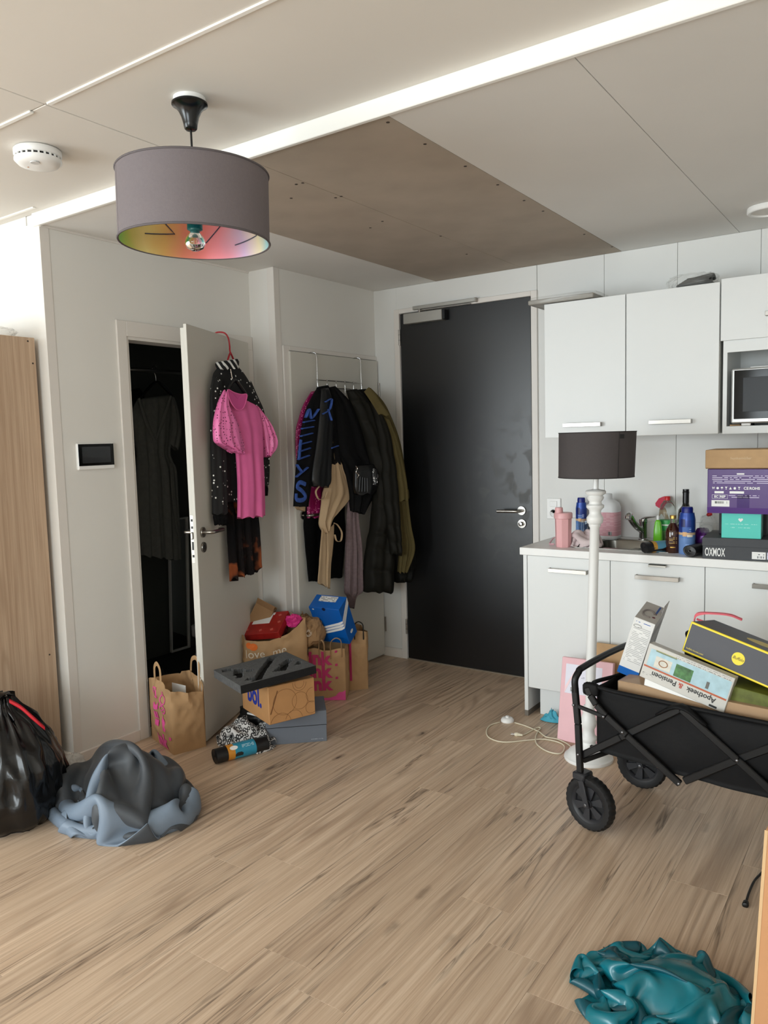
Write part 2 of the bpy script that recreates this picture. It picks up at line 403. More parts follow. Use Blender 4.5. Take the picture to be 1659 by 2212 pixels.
# ---- door_1: black entrance door
def black_door_mat():
    m, nt, p = nodes('black_door_laminate'); L = nt.links.new
    tc = nt.nodes.new('ShaderNodeTexCoord')
    def nz(scale, det, vec=None, dist=0):
        n = nt.nodes.new('ShaderNodeTexNoise'); n.inputs['Scale'].default_value = scale; n.inputs['Detail'].default_value = det; n.inputs['Distortion'].default_value = dist
        L(vec or tc.outputs['Object'], n.inputs['Vector']); return n.outputs[0]
    sx = nt.nodes.new('ShaderNodeSeparateXYZ'); L(tc.outputs['Object'], sx.inputs[0])
    # finger smears collect around the handle side
    gx = ramp(nt, sx.outputs[0], [(.42, (0, 0, 0)), (.8, (1, 1, 1))])
    dz = math_n(nt, 'ABSOLUTE', math_n(nt, 'SUBTRACT', sx.outputs[2], 1.15))
    gz = ramp(nt, dz, [(.1, (1, 1, 1)), (.55, (0, 0, 0))])
    sm = ramp(nt, nz(9, 6, None, .8), [(.5, (0, 0, 0)), (.62, (1, 1, 1))])
    mask = math_n(nt, 'MULTIPLY', math_n(nt, 'MULTIPLY', gx, gz), sm)
    L(mixrgb(nt, math_n(nt, 'MULTIPLY', mask, .55), lin((11, 11, 13)), lin((70, 70, 66))), p.inputs['Base Color'])
    L(math_n(nt, 'MULTIPLY_ADD', mask, .14, .34), p.inputs['Roughness']); p.inputs['Specular IOR Level'].default_value = .6
    b = nt.nodes.new('ShaderNodeBump'); b.inputs['Strength'].default_value = .03; b.inputs['Distance'].default_value = .002
    L(nz(180, 2), b.inputs['Height']); L(b.outputs[0], p.inputs['Normal'])
    return m
M_BDOOR = black_door_mat()
d1 = tag(thing('door_1', 'tall black entrance door with steel handle and closer', 'door', (DX0, 0, 0)), kind='structure')
dw = DX1-DX0
B().box((-.046, -.012, 0), (-.006, .1, DZ+.032), .002).box((dw+.004, -.012, 0), (dw+.042, .1, DZ+.032), .002).box((-.006, -.012, DZ+.003), (dw+.004, .1, DZ+.032), .002).obj('casing', M_CASE, d1)
sharp(B().box((0, -.004, .008), (dw, .036, DZ), .0015).obj('leaf', M_BDOOR, d1))
B().box((-.004, -.014, 0), (dw+.004, .04, .007), .002).obj('threshold', mat('threshold_aluminium', (170, 160, 145), .4, .6), d1)
def lever(parent, x, z, side, y, prefix='handle', ln=.135):
    """rosette and bent lever on the y=0 face, lever pointing to side (-1/+1)"""
    h = B().lathe([(0, 0), (.026, 0), (.027, .003), (.026, .009), (.0, .0095)], 28, RT((x, y, z), (PI/2, 0, 0))).obj(prefix, M_STEEL, parent, smooth=False); sharp(h)
    pts = [(x, y, z), (x, y-.045, z), (x+side*.006, y-.055, z), (x+side*.02, y-.06, z), (x+side*ln*.7, y-.06, z-.001), (x+side*ln, y-.06, z-.002)]
    sharp(B().tube(pts, .0095, 14, sm=4).obj('lever', M_STEEL, h), 50)
    return h
lever(d1, 1.047-DX0, 1.028, -1, -.004)
k = sharp(B().lathe([(0, 0), (.026, 0), (.027, .003), (.026, .009), (0, .0095)], 28, RT((1.049-DX0, -.004, .95), (PI/2, 0, 0))).obj('lock_rosette', M_STEEL, d1))
sharp(B().lathe([(0, .009), (.013, .009), (.0135, .03), (.011, .034), (0, .035)], 20, RT((1.049-DX0, -.004, .95), (PI/2, 0, 0))).obj('thumb_turn', M_CHROME, k))
for z in (2.129, 1.2, .224):
    hg = sharp(B().tube([(-.004, -.012, z-.05), (-.004, -.012, z+.05)], .007, 12).obj('hinge', M_STEEL, d1))
    B().tube([(-.004, -.012, z-.018), (-.004, -.012, z-.016)], .0078, 12).tube([(-.004, -.012, z+.016), (-.004, -.012, z+.018)], .0078, 12).obj('knuckle_gap', M_BLACK, hg)
M_ALU = mat('anodised_aluminium', (176, 174, 168), .35, .7)
cb = sharp(B().box((.262-DX0, -.052, 2.203), (.545-DX0, -.004, 2.268), .003).obj('closer_body', M_ALU, d1))
B().box((.545-DX0, -.050, 2.205), (.566-DX0, -.004, 2.266), .002).obj('closer_end_cap', M_BLACK, cb)
rl = sharp(B().box((.323-DX0, -.036, 2.288), (.773-DX0, -.012, 2.310), .002).obj('closer_rail', M_ALU, d1))
B().box((.765-DX0, -.038, 2.286), (.776-DX0, -.011, 2.312), .001).obj('rail_cap', M_STEEL, rl)
sharp(B().box((.36-DX0, -.030, 2.276), (.735-DX0, -.016, 2.284), .002).tube([(.372-DX0, -.028, 2.262), (.372-DX0, -.028, 2.29)], .007, 10).obj('closer_arm', M_STEEL, d1))

# ---- door_2: cupboard door standing ajar
d2 = tag(thing('door_2', 'white cupboard door standing open into the room', 'door', (-.19, OY1, 0)), kind='structure')
B().box((0, -.859, 0), (.012, -.804, 2.081), .002).box((0, -.804, OZ), (.012, .06, 2.081), .002).box((0, .004, 0), (.012, .06, OZ), .002).obj('casing', M_CASE, d2)
B().box((-.1, -.804, 0), (.004, -.79, OZ)).box((-.1, -.79, OZ-.014), (.004, .0, OZ)).box((-.1, -.012, 0), (.004, 0, OZ)).obj('jamb', M_CASE, d2)
HX, HY = -.165, -1.02; EX, EY = .142, -1.741
_l = math.hypot(EX-HX, EY-HY); LD = np.array([(EX-HX)/_l, (EY-HY)/_l, 0]); LN = np.array([-LD[1], LD[0], 0])   # along the leaf, and its face towards the room
LM = Matrix(((LD[0], LN[0], 0, HX+.19), (LD[1], LN[1], 0, HY-OY1), (0, 0, 1, 0), (0, 0, 0, 1)))               # u along leaf, v out of the face
leaf2 = B().box((0, -.016, .012), (_l, 0, 2.043), .0015, LM).box((.012, -.040, .012), (_l-.015, -.016, 2.028), .0012, LM).obj('leaf', M_DOORW, d2)
def lw(u, v, z):    # leaf coordinates -> world
    return np.array([HX, HY, 0])+LD*u+LN*v+np.array([0, 0, z])
def on_leaf(px, py, v=0.0):   # photo pixel on the plane v in front of the open leaf -> world
    return atp(px, py, lw(0, v, 0), LN)
for s in (0, 1):
    Mh = LM @ RT((0, 0, 0), (0, 0, PI)) if s == 0 else LM
    x, y = ((-.72, 0.0) if s == 0 else (.72, -.04))
    h = B().lathe([(0, 0), (.025, 0), (.026, .003), (.025, .009), (0, .0095)], 28, Mh @ RT((x, y, 1.046), (PI/2, 0, 0))).obj('handle', M_STEEL, d2); sharp(h)
    sg = 1 if s == 0 else -1
    pts = [Mh @ Vector(p) for p in [(x, y, 1.046), (x, y-.04, 1.046), (x+sg*.008, y-.052, 1.046), (x+sg*.03, y-.055, 1.046), (x+sg*.10, y-.055, 1.045), (x+sg*.128, y-.055, 1.045), (x+sg*.135, y-.03, 1.045)]]
    sharp(B().tube(pts, .009, 14, sm=4).obj('lever', M_STEEL, h), 50)
    kr = sharp(B().lathe([(0, 0), (.025, 0), (.026, .003), (.025, .009), (0, .0095)], 28, Mh @ RT((x, y, .972), (PI/2, 0, 0))).obj('key_rosette', M_STEEL, d2))
    B().box((-.003, -.0105, -.011), (.003, -.009, .006), 0, Mh @ RT((x, y, .972))).lathe([(.0045, 0), (.0045, .0105), (0, .0106)], 10, Mh @ RT((x, y, .979), (PI/2, 0, 0))).obj('keyhole', M_BLACK, kr)
pl = B().box((_l-.0152, -.038, .90), (_l-.013, -.018, 1.135), .0006, LM).obj('lock_plate', M_STEEL, d2)
for z, hh in ((1.11, .006), (1.075, .006), (1.035, .018), (.985, .02), (.935, .006)):
    B().box((_l-.0135, -.033, z-hh), (_l-.0125, -.023, z+hh), 0, LM).obj('lock_slot', M_BLACK, pl)
B().box((_l-.014, -.034, 1.02), (_l-.002, -.022, 1.05), .002, LM).obj('latch_bolt', M_STEEL, pl)

# ---- door_3: closed white door that carries the coats
d3 = tag(thing('door_3', 'closed white door with coats hanging on it', 'door', (0, -.92, 0)), kind='structure')
B().box((0, 0, 0), (.012, .05, 2.024), .002).box((0, .05, 1.998), (.012, .918, 2.024), .002).obj('casing', M_CASE, d3)
sharp(B().box((.003, .042, .012), (.024, .908, 1.993), .002).obj('leaf', M_DOORW, d3))
Md = RT((.024, .10, 1.044), (0, 0, PI/2))
h3 = B().lathe([(0, 0), (.025, 0), (.026, .003), (.025, .009), (0, .0095)], 28, Md @ RT((0, 0, 0), (PI/2, 0, 0))).obj('handle', M_STEEL, d3); sharp(h3)
sharp(B().tube([Md @ Vector(p) for p in [(0, 0, 0), (0, -.045, 0), (.01, -.055, 0), (.04, -.058, 0), (.13, -.058, 0)]], .009, 12, sm=4).obj('lever', M_STEEL, h3), 50)
for z in (1.80, 1.0, .22):
    sharp(B().tube([(.03, .912, z-.05), (.03, .912, z+.05)], .006, 10).obj('hinge', M_STEEL, d3))

# ---- cupboard behind door_2
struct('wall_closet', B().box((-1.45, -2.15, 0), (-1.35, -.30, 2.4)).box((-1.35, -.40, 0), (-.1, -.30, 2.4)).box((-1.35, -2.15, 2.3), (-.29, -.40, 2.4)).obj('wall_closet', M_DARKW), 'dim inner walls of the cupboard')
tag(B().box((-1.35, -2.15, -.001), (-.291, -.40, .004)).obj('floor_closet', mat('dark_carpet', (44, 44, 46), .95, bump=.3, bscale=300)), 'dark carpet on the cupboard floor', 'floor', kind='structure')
# ================================================================== kitchen
M_CAB = mat('cabinet_white', (224, 226, 225), .38, var=.008, vscale=3)
M_CABIN = mat('cabinet_inside', (196, 196, 192), .5)
M_TOP = mat('worktop_white', (236, 236, 234), .35)
M_INOX = mat('sink_steel', (150, 148, 142), .3, 1.0)
M_EDGE = mat('dark_edge_strip', (128, 122, 114), .4, .4)
M_WHITEP = mat('white_plastic', (238, 238, 236), .35)
def bow_handle(parent, x, z, y, w=.2):
    """flat steel bow pull on the y plane"""
    b = B().box((x-w/2, y-.030, z-.010), (x+w/2, y-.026, z+.010), .001)
    b.box((x-w/2, y-.026, z-.010), (x-w/2+.004, y, z+.010)).box((x+w/2-.004, y-.026, z-.010), (x+w/2, y, z+.010))
    return sharp(b.obj('handle', M_STEEL, parent))
_ux = [1.342, 1.778, 2.214, 2.650, 3.086]
_uname = ['white base cabinet at the end beside the black door', 'white base cabinet under the sink', 'white base cabinet under the stacked boxes', 'white base cabinet at the far end of the worktop']
for i in range(4):
    a, b = _ux[i], _ux[i+1]
    u = thing('base_cabinet', _uname[i], 'cabinet', ((a+b)/2, 0, 0), group='kitchen base cabinets'); h = (b-a)/2
    B().box((-h, -.57, .15), (-h+.016, -.012, .862)).box((h-.016, -.57, .15), (h, -.012, .862)).box((-h+.016, -.57, .15), (h-.016, -.012, .166)).box((-h+.016, -.03, .166), (h-.016, -.012, .862)).obj('body', M_CABIN, u)
    B().box((-h+(.04 if i == 0 else 0), -.53, 0), (h, -.514, .15), .001).obj('plinth', M_CAB, u)
    dr = sharp(B().box((-h+.0015, -.59, .158), (h-.0015, -.572, .858), .0012).obj('door', M_CAB, u))
    bow_handle(dr, (1.5675-(a+b)/2) if i == 0 else ((2.005-(a+b)/2) if i == 1 else .02 if i > 2 else (2.515-(a+b)/2)), .793, -.59)
    if i == 0:
        sp = B().box((-h-.021, -.592, .03), (-h-.001, -.002, .862), .001).obj('end_panel', M_CAB, u)
        B().box((-h-.0212, -.5925, 0), (-h-.0005, -.002, .03), .001).obj('foot_strip', M_EDGE, u)
    if i == 1:
        sharp(B().box((-.03, -.612, .853), (.05, -.592, .857), .0008).box((-.03, -.612, .845), (.05, -.610, .857), .0008).obj('tab_pull', M_ALU, u))
wt = thing('worktop', 'white laminate kitchen worktop', 'worktop', (2.2, 0, .862))
X0, X1, SX0, SX1, SY0, SY1 = 1.310-2.2, 3.1-2.2, 1.60-2.2, 1.99-2.2, -.47, -.13
sharp(B().box((X0, -.612, 0), (X1, SY0, .038), .002).box((X0, SY1, 0), (X1, -.001, .038), .002).box((X0, SY0, 0), (SX0, SY1, .038)).box((SX1, SY0, 0), (X1, SY1, .038)).obj('top', M_TOP, wt))
def rrect(cx, cy, hx, hy, r, n=6):
    out = []
    for k, (sx, sy) in enumerate(((1, 1), (-1, 1), (-1, -1), (1, -1))):
        for j in range(n+1):
            t = PI/2*(k+j/n); out.append((cx+sx*(hx-r)+r*math.cos(t), cy+sy*(hy-r)+r*math.sin(t)))
    return out
def loft(rings, cap=True):
    b = B(); b.grid(rings, cv=True); n = len(rings[0]); 
    if cap: b.f.append(tuple((len(rings)-1)*n+k for k in range(n)))
    return b
sk = thing('sink', 'stainless steel sink bowl set in the white worktop', 'sink', (1.795, -.30, .9))
R = []
for hx, hy, r, z in ((.255, .205, .03, .0005), (.255, .205, .03, .003), (.195, .168, .06, .003), (.188, .162, .06, -.004), (.183, .157, .06, -.12), (.165, .14, .06, -.138), (.03, .03, .02, -.142)):
    R.append([(x_, y_, z) for x_, y_ in rrect(0, 0, hx, hy, r)])
R.insert(0, [(x_, y_, -.142) for x_, y_ in rrect(0, 0, .17, .145, .06)]) if False else None
o = loft(R).obj('bowl', M_INOX, sk); sharp(o, 40)
sharp(B().lathe([(0, -.139), (.028, -.139), (.032, -.141), (.034, -.143)], 20).obj('drain', M_CHROME, sk))
tp = thing('kitchen_tap', 'chrome mixer tap behind the sink', 'tap', (1.79, -.085, .9))
sharp(B().lathe([(.026, 0), (.026, .006), (.022, .01), (.021, .09), (.023, .095), (.022, .112), (0, .115)], 24).obj('body', M_CHROME, tp))
sharp(B().tube([(0, 0, .045), (-.02, -.05, .075), (-.03, -.10, .115), (-.034, -.125, .142), (-.036, -.14, .142), (-.037, -.148, .125)], [.016, .017, .018, .018, .017, .015], 14, sm=5).obj('spout', M_CHROME, tp), 50)
sharp(B().tube([(0, 0, .112), (.02, -.012, .122), (.07, -.03, .13)], [.017, .012, .006], 12, sm=4, flat=.6).obj('lever', M_CHROME, tp), 50)

# wall cabinets
WT, WB = 2.159, 1.4626
for i, (a, b, lb) in enumerate(((1.3485, 1.779, 'white wall cabinet nearest the black door'), (1.781, 2.217, 'white wall cabinet between its twin and the microwave niche'))):
    u = thing('wall_cabinet', lb, 'cabinet', ((a+b)/2, 0, WB), group='kitchen wall cabinets'); h = (b-a)/2; H = WT-WB
    B().box((-h, -.34, 0), (-h+.016, -.001, H-.004)).box((h-.016, -.34, 0), (h, -.001, H-.004)).box((-h+.016, -.34, 0), (h-.016, -.001, .016)).box((-h+.016, -.34, H-.02), (h-.016, -.001, H-.004)).box((-h+.016, -.017, .016), (h-.016, -.001, H-.02)).obj('body', M_CABIN, u)
    dr = sharp(B().box((-h+.001, -.36, -.003), (h-.0015, -.342, H), .0012).obj('door', M_CAB, u))
    bow_handle(dr, (1.56 if i == 0 else 2.0)-(a+b)/2, 1.523-WB, -.36)
u = thing('microwave_cabinet', 'white wall cabinet with an open microwave niche and flap door', 'cabinet', (2.219, 0, WB))
H = WT-WB; WW = .60
b = B().box((.012, -.345, -.005), (.03, -.001, .424)).box((WW-.018, -.345, -.005), (WW, -.001, .424)).box((.03, -.345, -.005), (WW-.018, -.001, .03)).box((.012, -.345, .424), (WW, -.001, H-.004)).box((.03, -.345, .372), (WW-.018, -.335, .424)).box((.03, -.02, .03), (WW-.018, -.001, .424))
b.obj('body', M_CAB, u)
fl = sharp(B().box((.003, -.363, .426), (WW, -.346, H+.012), .0012).obj('flap_door', M_CAB, u))
bow_handle(fl, .293, .528, -.363)
mw = thing('microwave_oven', 'silver microwave oven with black glass door in the cabinet niche', 'microwave', (2.262, -.36, 1.4626+.034))
M_SILV = mat('silver_paint', (188, 188, 186), .3, .5); M_BGLASS = mat('black_glass', (8, 9, 10), .08, spec=.3)
sharp(B().box((.02, .02, .012), (.50, .335, .262), .004).obj('housing', M_SILV, mw))
dr = sharp(B().box((.012, -.018, .008), (.44, .02, .258), .006).obj('door', M_SILV, mw))
B().box((.024, -.0195, .028), (.432, -.017, .250), .003).obj('door_glass', M_BGLASS, dr)
B().box((.062, -.0205, .060), (.40, -.0190, .216), .002).obj('window_mesh', mat('oven_window', (40, 42, 45), .3, spec=.3), dr)
for fx in (.05, .46):
    for fy in (.05, .30): B().lathe([(.012, 0), (.012, .012)], 12, RT((fx, fy, 0))).obj('foot', M_BLACK, mw)
B().box((.08, .05, .262), (.42, .3, .268), .001).obj('top_plate', M_WHITEP, mw)
sharp(B().box((.444, -.016, .008), (.50, .02, .258), .004).obj('control_panel', M_BGLASS, mw))
M_PENC = mat('raw_wood', (196, 160, 120), .6)
pn = thing('pencil', 'pale wooden pencil lying under the microwave', 'pencil', (2.262, -.335, WB+.0345), (0, 0, .45))
B().tube([(0, 0, 0), (.075, 0, 0)], .0035, 6).obj('shaft', M_PENC, pn); B().tube([(.075, 0, 0), (.085, 0, 0)], [.0035, .0006], 6).obj('tip', M_BLACK, pn)
tag(B().box((-.02, -.006, 0), (.02, .006, .012), .003).obj('lighter', M_WHITEP, loc=(2.335, -.352, WB+.031)), 'small white lighter below the microwave', 'lighter')

# things on top of the wall cabinets
def film_mat(name, col, rough=.12, alpha=.35):
    m, nt, p = nodes(name); p.inputs['Base Color'].default_value = (*lin(col), 1); p.inputs['Roughness'].default_value = rough
    p.inputs['Alpha'].default_value = alpha; p.inputs['Specular IOR Level'].default_value = .8
    return m
M_FILM = film_mat('clear_film', (225, 225, 220), .1, .17)
def nz(v, s=1.0, seed=0): return mnoise.noise(Vector((v[0]*s+seed*7.3, v[1]*s-seed*3.1, v[2]*s+seed*1.7)))
def crumple(lo, hi, nu=36, nv=22, amp=.25, freq=3.0, seed=1, sq=.6, ridge=True, flatb=True):
    """crumpled closed bag filling the box lo..hi: a superellipsoid with sharp folds"""
    lo = np.array(lo, float); hi = np.array(hi, float); c = (lo+hi)/2; h = (hi-lo)/2
    sp = lambda t, e: math.copysign(abs(t)**e, t)
    G = []
    for i in range(nv+1):
        ph = -PI/2+PI*i/nv; row = []
        for j in range(nu):
            th = 2*PI*j/nu
            d = np.array([sp(math.cos(ph), sq)*sp(math.cos(th), sq), sp(math.cos(ph), sq)*sp(math.sin(th), sq), sp(math.sin(ph), sq)])
            n1 = nz(d, freq, seed); n2 = nz(d, freq*2.3, seed+5)
            if ridge: n1 = 1-2*abs(n1)*1.6; n2 = 1-2*abs(n2)*1.6
            k = 1-amp*(.5+.35*(-n1)+.2*(-n2))
            p = c+h*d*k
            if flatb: p[2] = max(p[2], lo[2])
            row.append(p)
        G.append(row)
    b = B(); b.grid(G, cv=True)
    n = nu; b.f.append(tuple(range(n))[::-1]); b.f.append(tuple(nv*n+k for k in range(n)))
    return b
w1 = thing('wrapped_shelf', 'flat parcel in clear film sticking out over the first wall cabinet', 'parcel', (1.45, -.25, WT))
B().box((-.186, -.125, .004), (.17, .1, .028), .004).obj('contents', mat('greige_board', (150, 146, 138), .5), w1)
crumple((-.20, -.14, 0), (.19, .115, .045), 40, 16, .12, 3, 3, .35).obj('film', M_FILM, w1, smooth=True)
w2 = thing('wrapped_cable_pack', 'black cables packed in clear film on the second wall cabinet', 'parcel', (2.08, -.24, WT))
b = B()
for k in range(5): b.tube([(-.075+.012*k, -.03, .02+.006*k), (-.02, .045-.01*k, .03+.005*k), (.07, .035-.012*k, .045), (.082, -.03, .035+.005*k), (0, -.05+.01*k, .025+.006*k)], .008, 8, closed=True, sm=5)
b.box((-.06, -.035, .004), (.085, .03, .03), .006)
b.obj('cables', M_BLACK, w2, smooth=True)
crumple((-.135, -.08, 0), (.115, .08, .075), 44, 20, .3, 2.2, 8, .6).obj('film', M_FILM, w2, smooth=True)

# wall switch and socket
so = thing('wall_socket', 'white light switch and socket plate above the worktop', 'socket', (1.25, 0, .985))
sharp(B().box((-.043, -.010, 0), (.043, 0, .122), .003).obj('plate', M_WHITEP, so))
sharp(B().box((-.022, -.014, .072), (.022, -.010, .106), .002).obj('rocker', M_WHITEP, so))
b = sharp(B().lathe([(.024, .010), (.024, .0125), (.0205, .0125), (.0195, .003), (0, .003)], 28, RT((0, 0, .035), (PI/2, 0, 0))).obj('socket_ring', mat('socket_shade', (214, 214, 212), .4), so))
for s in (-1, 1): B().lathe([(.0025, .0029), (.0025, .0045), (0, .0046)], 10, RT((s*.0095, 0, .035), (PI/2, 0, 0))).obj('pin_hole', M_BLACK, b)

# smoke detector, ceiling light, door-entry screen
sd = thing('smoke_detector', 'round white smoke detector on the ceiling', 'smoke detector', (.47, -2.655, 2.5))
sharp(B().lathe([(0, -.002), (.074, -.002), (.078, -.006), (.078, -.022), (.074, -.026), (.070, -.026)], 40).obj('base', M_WHITEP, sd), 50)
b = B().lathe([(.070, -.026), (.070, -.034)], 40).obj('vent_slot', M_BLACK, sd)
for k in range(24):
    t = 2*PI*k/24; B().box((-.003, .0695, -.034), (.003, .0755, -.026), 0, RT(rot=(0, 0, t))).obj('vent_rib', M_WHITEP, sd)
cv = sharp(B().lathe([(.070, -.034), (.077, -.034), (.0775, -.040), (.066, -.052), (.045, -.056), (0, -.057)], 40).obj('cover', M_WHITEP, sd), 50)
B().lathe([(0, -.0585), (.015, -.0585), (.016, -.056)], 16, RT((.028, -.03, 0))).obj('test_button', mat('detector_grey', (205, 205, 203), .4), cv)
led = B().lathe([(.003, -.0575), (.003, -.0565)], 8, RT((-.03, -.02, 0))).obj('indicator', mat('amber_lens', (190, 120, 60), .3), cv)
cl = thing('ceiling_spot', 'round white surface ceiling light above the wall cabinets', 'ceiling light', (2.42, -.40, 2.45))
sharp(B().lathe([(0, -.001), (.085, -.001), (.087, -.004), (.087, -.022), (.083, -.026), (.072, -.026), (.070, -.018), (0, -.018)], 48).obj('ring', M_WHITEP, cl), 40)
B().lathe([(0, -.020), (.069, -.020), (.070, -.0182)], 40).obj('diffuser', mat('opal_diffuser', (232, 230, 225), .5), cl)
sp = thing('door_entry_screen', 'white framed door-entry screen on the partition wall', 'screen', (-.19, -2.047, 1.372))
sharp(B().box((0, -.098, 0), (.018, .098, .122), .004).obj('housing', M_WHITEP, sp))
g = B().box((.0175, -.095, .018), (.0195, .095, .119), .001).obj('glass', M_BGLASS, sp)
B().box((.0193, -.076, .031), (.0199, .076, .106)).obj('display', mat('screen_off', (40, 43, 46), .12, coat=.3), g)

# ================================================================== pendant lamp
PC = (1.184, -2.606, 2.5)
pd = thing('pendant_lamp', 'grey drum pendant lamp with rainbow foil lining', 'lamp', PC)
sharp(B().lathe([(0, 0), (.047, 0), (.047, -.012), (0, -.013)], 32).obj('ceiling_plate', M_WHITEP, pd))
sharp(B().lathe([(0, -.012), (.046, -.012), (.053, -.016), (.053, -.021), (.044, -.026), (.034, -.038), (.026, -.055), (.021, -.075), (.019, -.088), (.015, -.092), (0, -.093)], 36).obj('ceiling_rose', mat('black_gloss', (14, 14, 15), .22), pd), 60)
B().tube([(0, 0, -.09), (.003, 0, -.345)], .0032, 8).obj('cord', M_BLACK, pd)
def foil_mat():
    m, nt, p = nodes('iridescent_foil'); L = nt.links.new
    tc = nt.nodes.new('ShaderNodeTexCoord'); s = nt.nodes.new('ShaderNodeSeparateXYZ'); L(tc.outputs['Object'], s.inputs[0])
    a = math_n(nt, 'MULTIPLY_ADD', math_n(nt, 'ARCTAN2', s.outputs[1], s.outputs[0]), 1/(2*PI), .5)
    n = nt.nodes.new('ShaderNodeTexNoise'); n.inputs['Scale'].default_value = 6; L(tc.outputs['Object'], n.inputs['Vector'])
    a = math_n(nt, 'ADD', a, math_n(nt, 'MULTIPLY', math_n(nt, 'SUBTRACT', n.outputs[0], .5), .08))
    a = math_n(nt, 'FRACT', math_n(nt, 'ADD', a, 1.0))
    c = ramp(nt, a, [(0, lin('f4dc8c')), (.05, lin('c0e070')), (.11, lin('80e070')), (.18, lin('60d0bc')), (.45, lin('4878d0')), (.60, lin('40a0b0')), (.67, lin('9ce0e4')), (.72, lin('f0ecc8')), (.77, lin('d8b8dc')), (.82, lin('ff98a4')), (.87, lin('ff8a84')), (.92, lin('ff9a78')), (.96, lin('ffc070')), (1, lin('f4dc8c'))])
    L(c, p.inputs['Base Color']); p.inputs['Metallic'].default_value = .3; p.inputs['Roughness'].default_value = .3
    return m
M_FOIL = foil_mat()
M_SHADE = mat('grey_lampshade', (112, 104, 106), .8, var=.03, vscale=120, bump=.1, bscale=300)
RS, ZB, ZT = .223, 2.081-2.5, 2.282-2.5
TILT = RT(rot=(-.005, .022, 0))
TILT = Matrix.Translation((0, 0, 2.25-2.5)) @ TILT @ Matrix.Translation((0, 0, .25))
sh = sharp(B().lathe([(RS-.003, ZB), (RS, ZB), (RS, ZT), (RS-.003, ZT)], 96, TILT, closed=True).obj('shade', M_SHADE, pd), 50)
B().lathe([(RS-.0035, ZB+.001), (RS-.0035, ZT-.001)], 96, TILT, cap=False).obj('foil_lining', M_FOIL, sh, smooth=True)
B().box((RS-.001, -.003, ZB), (RS+.0008, .003, ZT), 0, TILT @ RT(rot=(0, 0, -2.05))).obj('seam', mat('shade_seam', (120, 112, 113), .8), sh)
M_RIM1 = mat('shade_edge', (92, 86, 88), .7)
for z in (ZB+.0015, ZT-.0015): B().tube([TILT @ Vector((RS*math.cos(t)*1.002, RS*math.sin(t)*1.002, z)) for t in np.linspace(0, 2*PI, 72)[:-1]], .0032, 6, closed=True).obj('rim', M_RIM1, sh, smooth=True)
b = B()
for t in (.3, .3+2*PI/3, .3+4*PI/3): b.tube([TILT @ Vector(p) for p in [(.02*math.cos(t), .02*math.sin(t), ZT-.06), (.12*math.cos(t), .12*math.sin(t), ZT-.055), ((RS-.003)*math.cos(t), (RS-.003)*math.sin(t), ZT-.01)]], .0016, 6, sm=3)
b.obj('spider', M_CHROME, pd)
sharp(B().lathe([(0, ZT-.100), (.012, ZT-.100), (.030, ZT-.115), (.030, ZT-.133), (.023, ZT-.139), (.023, ZT-.162), (.014, ZT-.167), (0, ZT-.167)], 24, TILT).obj('lamp_holder', mat('petrol_holder', (20, 96, 98), .35), pd))
bl = B().lathe([(.012, ZT-.165), (.016, ZT-.172), (.029, ZT-.190), (.031, ZT-.203), (.024, ZT-.217), (.010, ZT-.224), (0, ZT-.225)], 24, TILT).obj('bulb', M_GLASS, pd, smooth=True)
b = B()
for k in range(4):
    t = k*PI/2; b.tube([TILT @ Vector((.004*math.cos(t), .004*math.sin(t), ZT-.175)), TILT @ Vector((.010*math.cos(t), .010*math.sin(t), ZT-.208))], .001, 5)
b.obj('filament', mat('filament', (225, 200, 150), .4), bl)
# thin dark lines of the broken-glass figure in the foil
M_FLINE = mat('foil_line', (62, 62, 84), .5); rr = RS-.005; rnd = random.Random(4)
for k in range(9):
    t0 = k*2*PI/9+rnd.uniform(-.1, .1); z0 = ZB+.01+rnd.uniform(0, .03)
    pts = [(t0, ZT-.01), (t0+.12*rnd.uniform(-1, 1), ZB+.12), (t0+.25*rnd.uniform(-1, 1), z0+.04), (t0+.45, z0+.02)]
    q = []
    for (ta, za), (tb, zb) in zip(pts, pts[1:]):
        for i in range(5): q.append((ta+(tb-ta)*i/5, za+(zb-za)*i/5))
    B().tube([TILT @ Vector((rr*math.cos(t), rr*math.sin(t), z)) for t, z in q], .0018, 5).obj('foil_line', M_FLINE, sh)

# ================================================================== floor lamp
FLX, FLY = 1.800, -.955
fl = thing('floor_lamp', 'white turned-wood floor lamp with dark grey drum shade', 'lamp', (FLX, FLY, 0))
M_LAMPW = mat('white_lacquer', (232, 232, 230), .35)
sharp(B().lathe([(0, 0), (.108, 0), (.110, .006), (.108, .014), (.096, .020), (.090, .034), (.070, .046), (.046, .052), (.034, .062), (.030, .082), (.038, .092), (.038, .104), (.028, .114), (.026, .14), (.034, .155), (.037, .175), (.030, .20), (.024, .215), (.028, .225), (.026, .238), (.0205, .25)], 40).obj('base', M_LAMPW, fl), 45)
LT = Matrix.Shear('XY', 4, (.0, 0)); LT[0][2] = .0285        # the pole leans a little
pole = [(.0205, .245), (.0225, .5), (.0215, .8), (.0205, 1.062), (.026, 1.07), (.026, 1.078), (.034, 1.085), (.036, 1.10), (.036, 1.108), (.030, 1.116), (.025, 1.125), (.026, 1.140), (.038, 1.152), (.038, 1.162), (.028, 1.168), (.026, 1.178), (.035, 1.190), (.036, 1.198), (.030, 1.204), (.043, 1.213), (.045, 1.222), (.040, 1.228), (.020, 1.231), (.012, 1.234)]
sharp(B().lathe(pole, 32, LT).obj('pole', M_LAMPW, fl), 45)
sharp(B().lathe([(.012, 1.232), (.012, 1.30), (.0, 1.301)], 16, LT).obj('stem', M_LAMPW, fl))
M_SHADE2 = mat('charcoal_lampshade', (70, 65, 65), .85, var=.06, vscale=250, bump=.15, bscale=400)
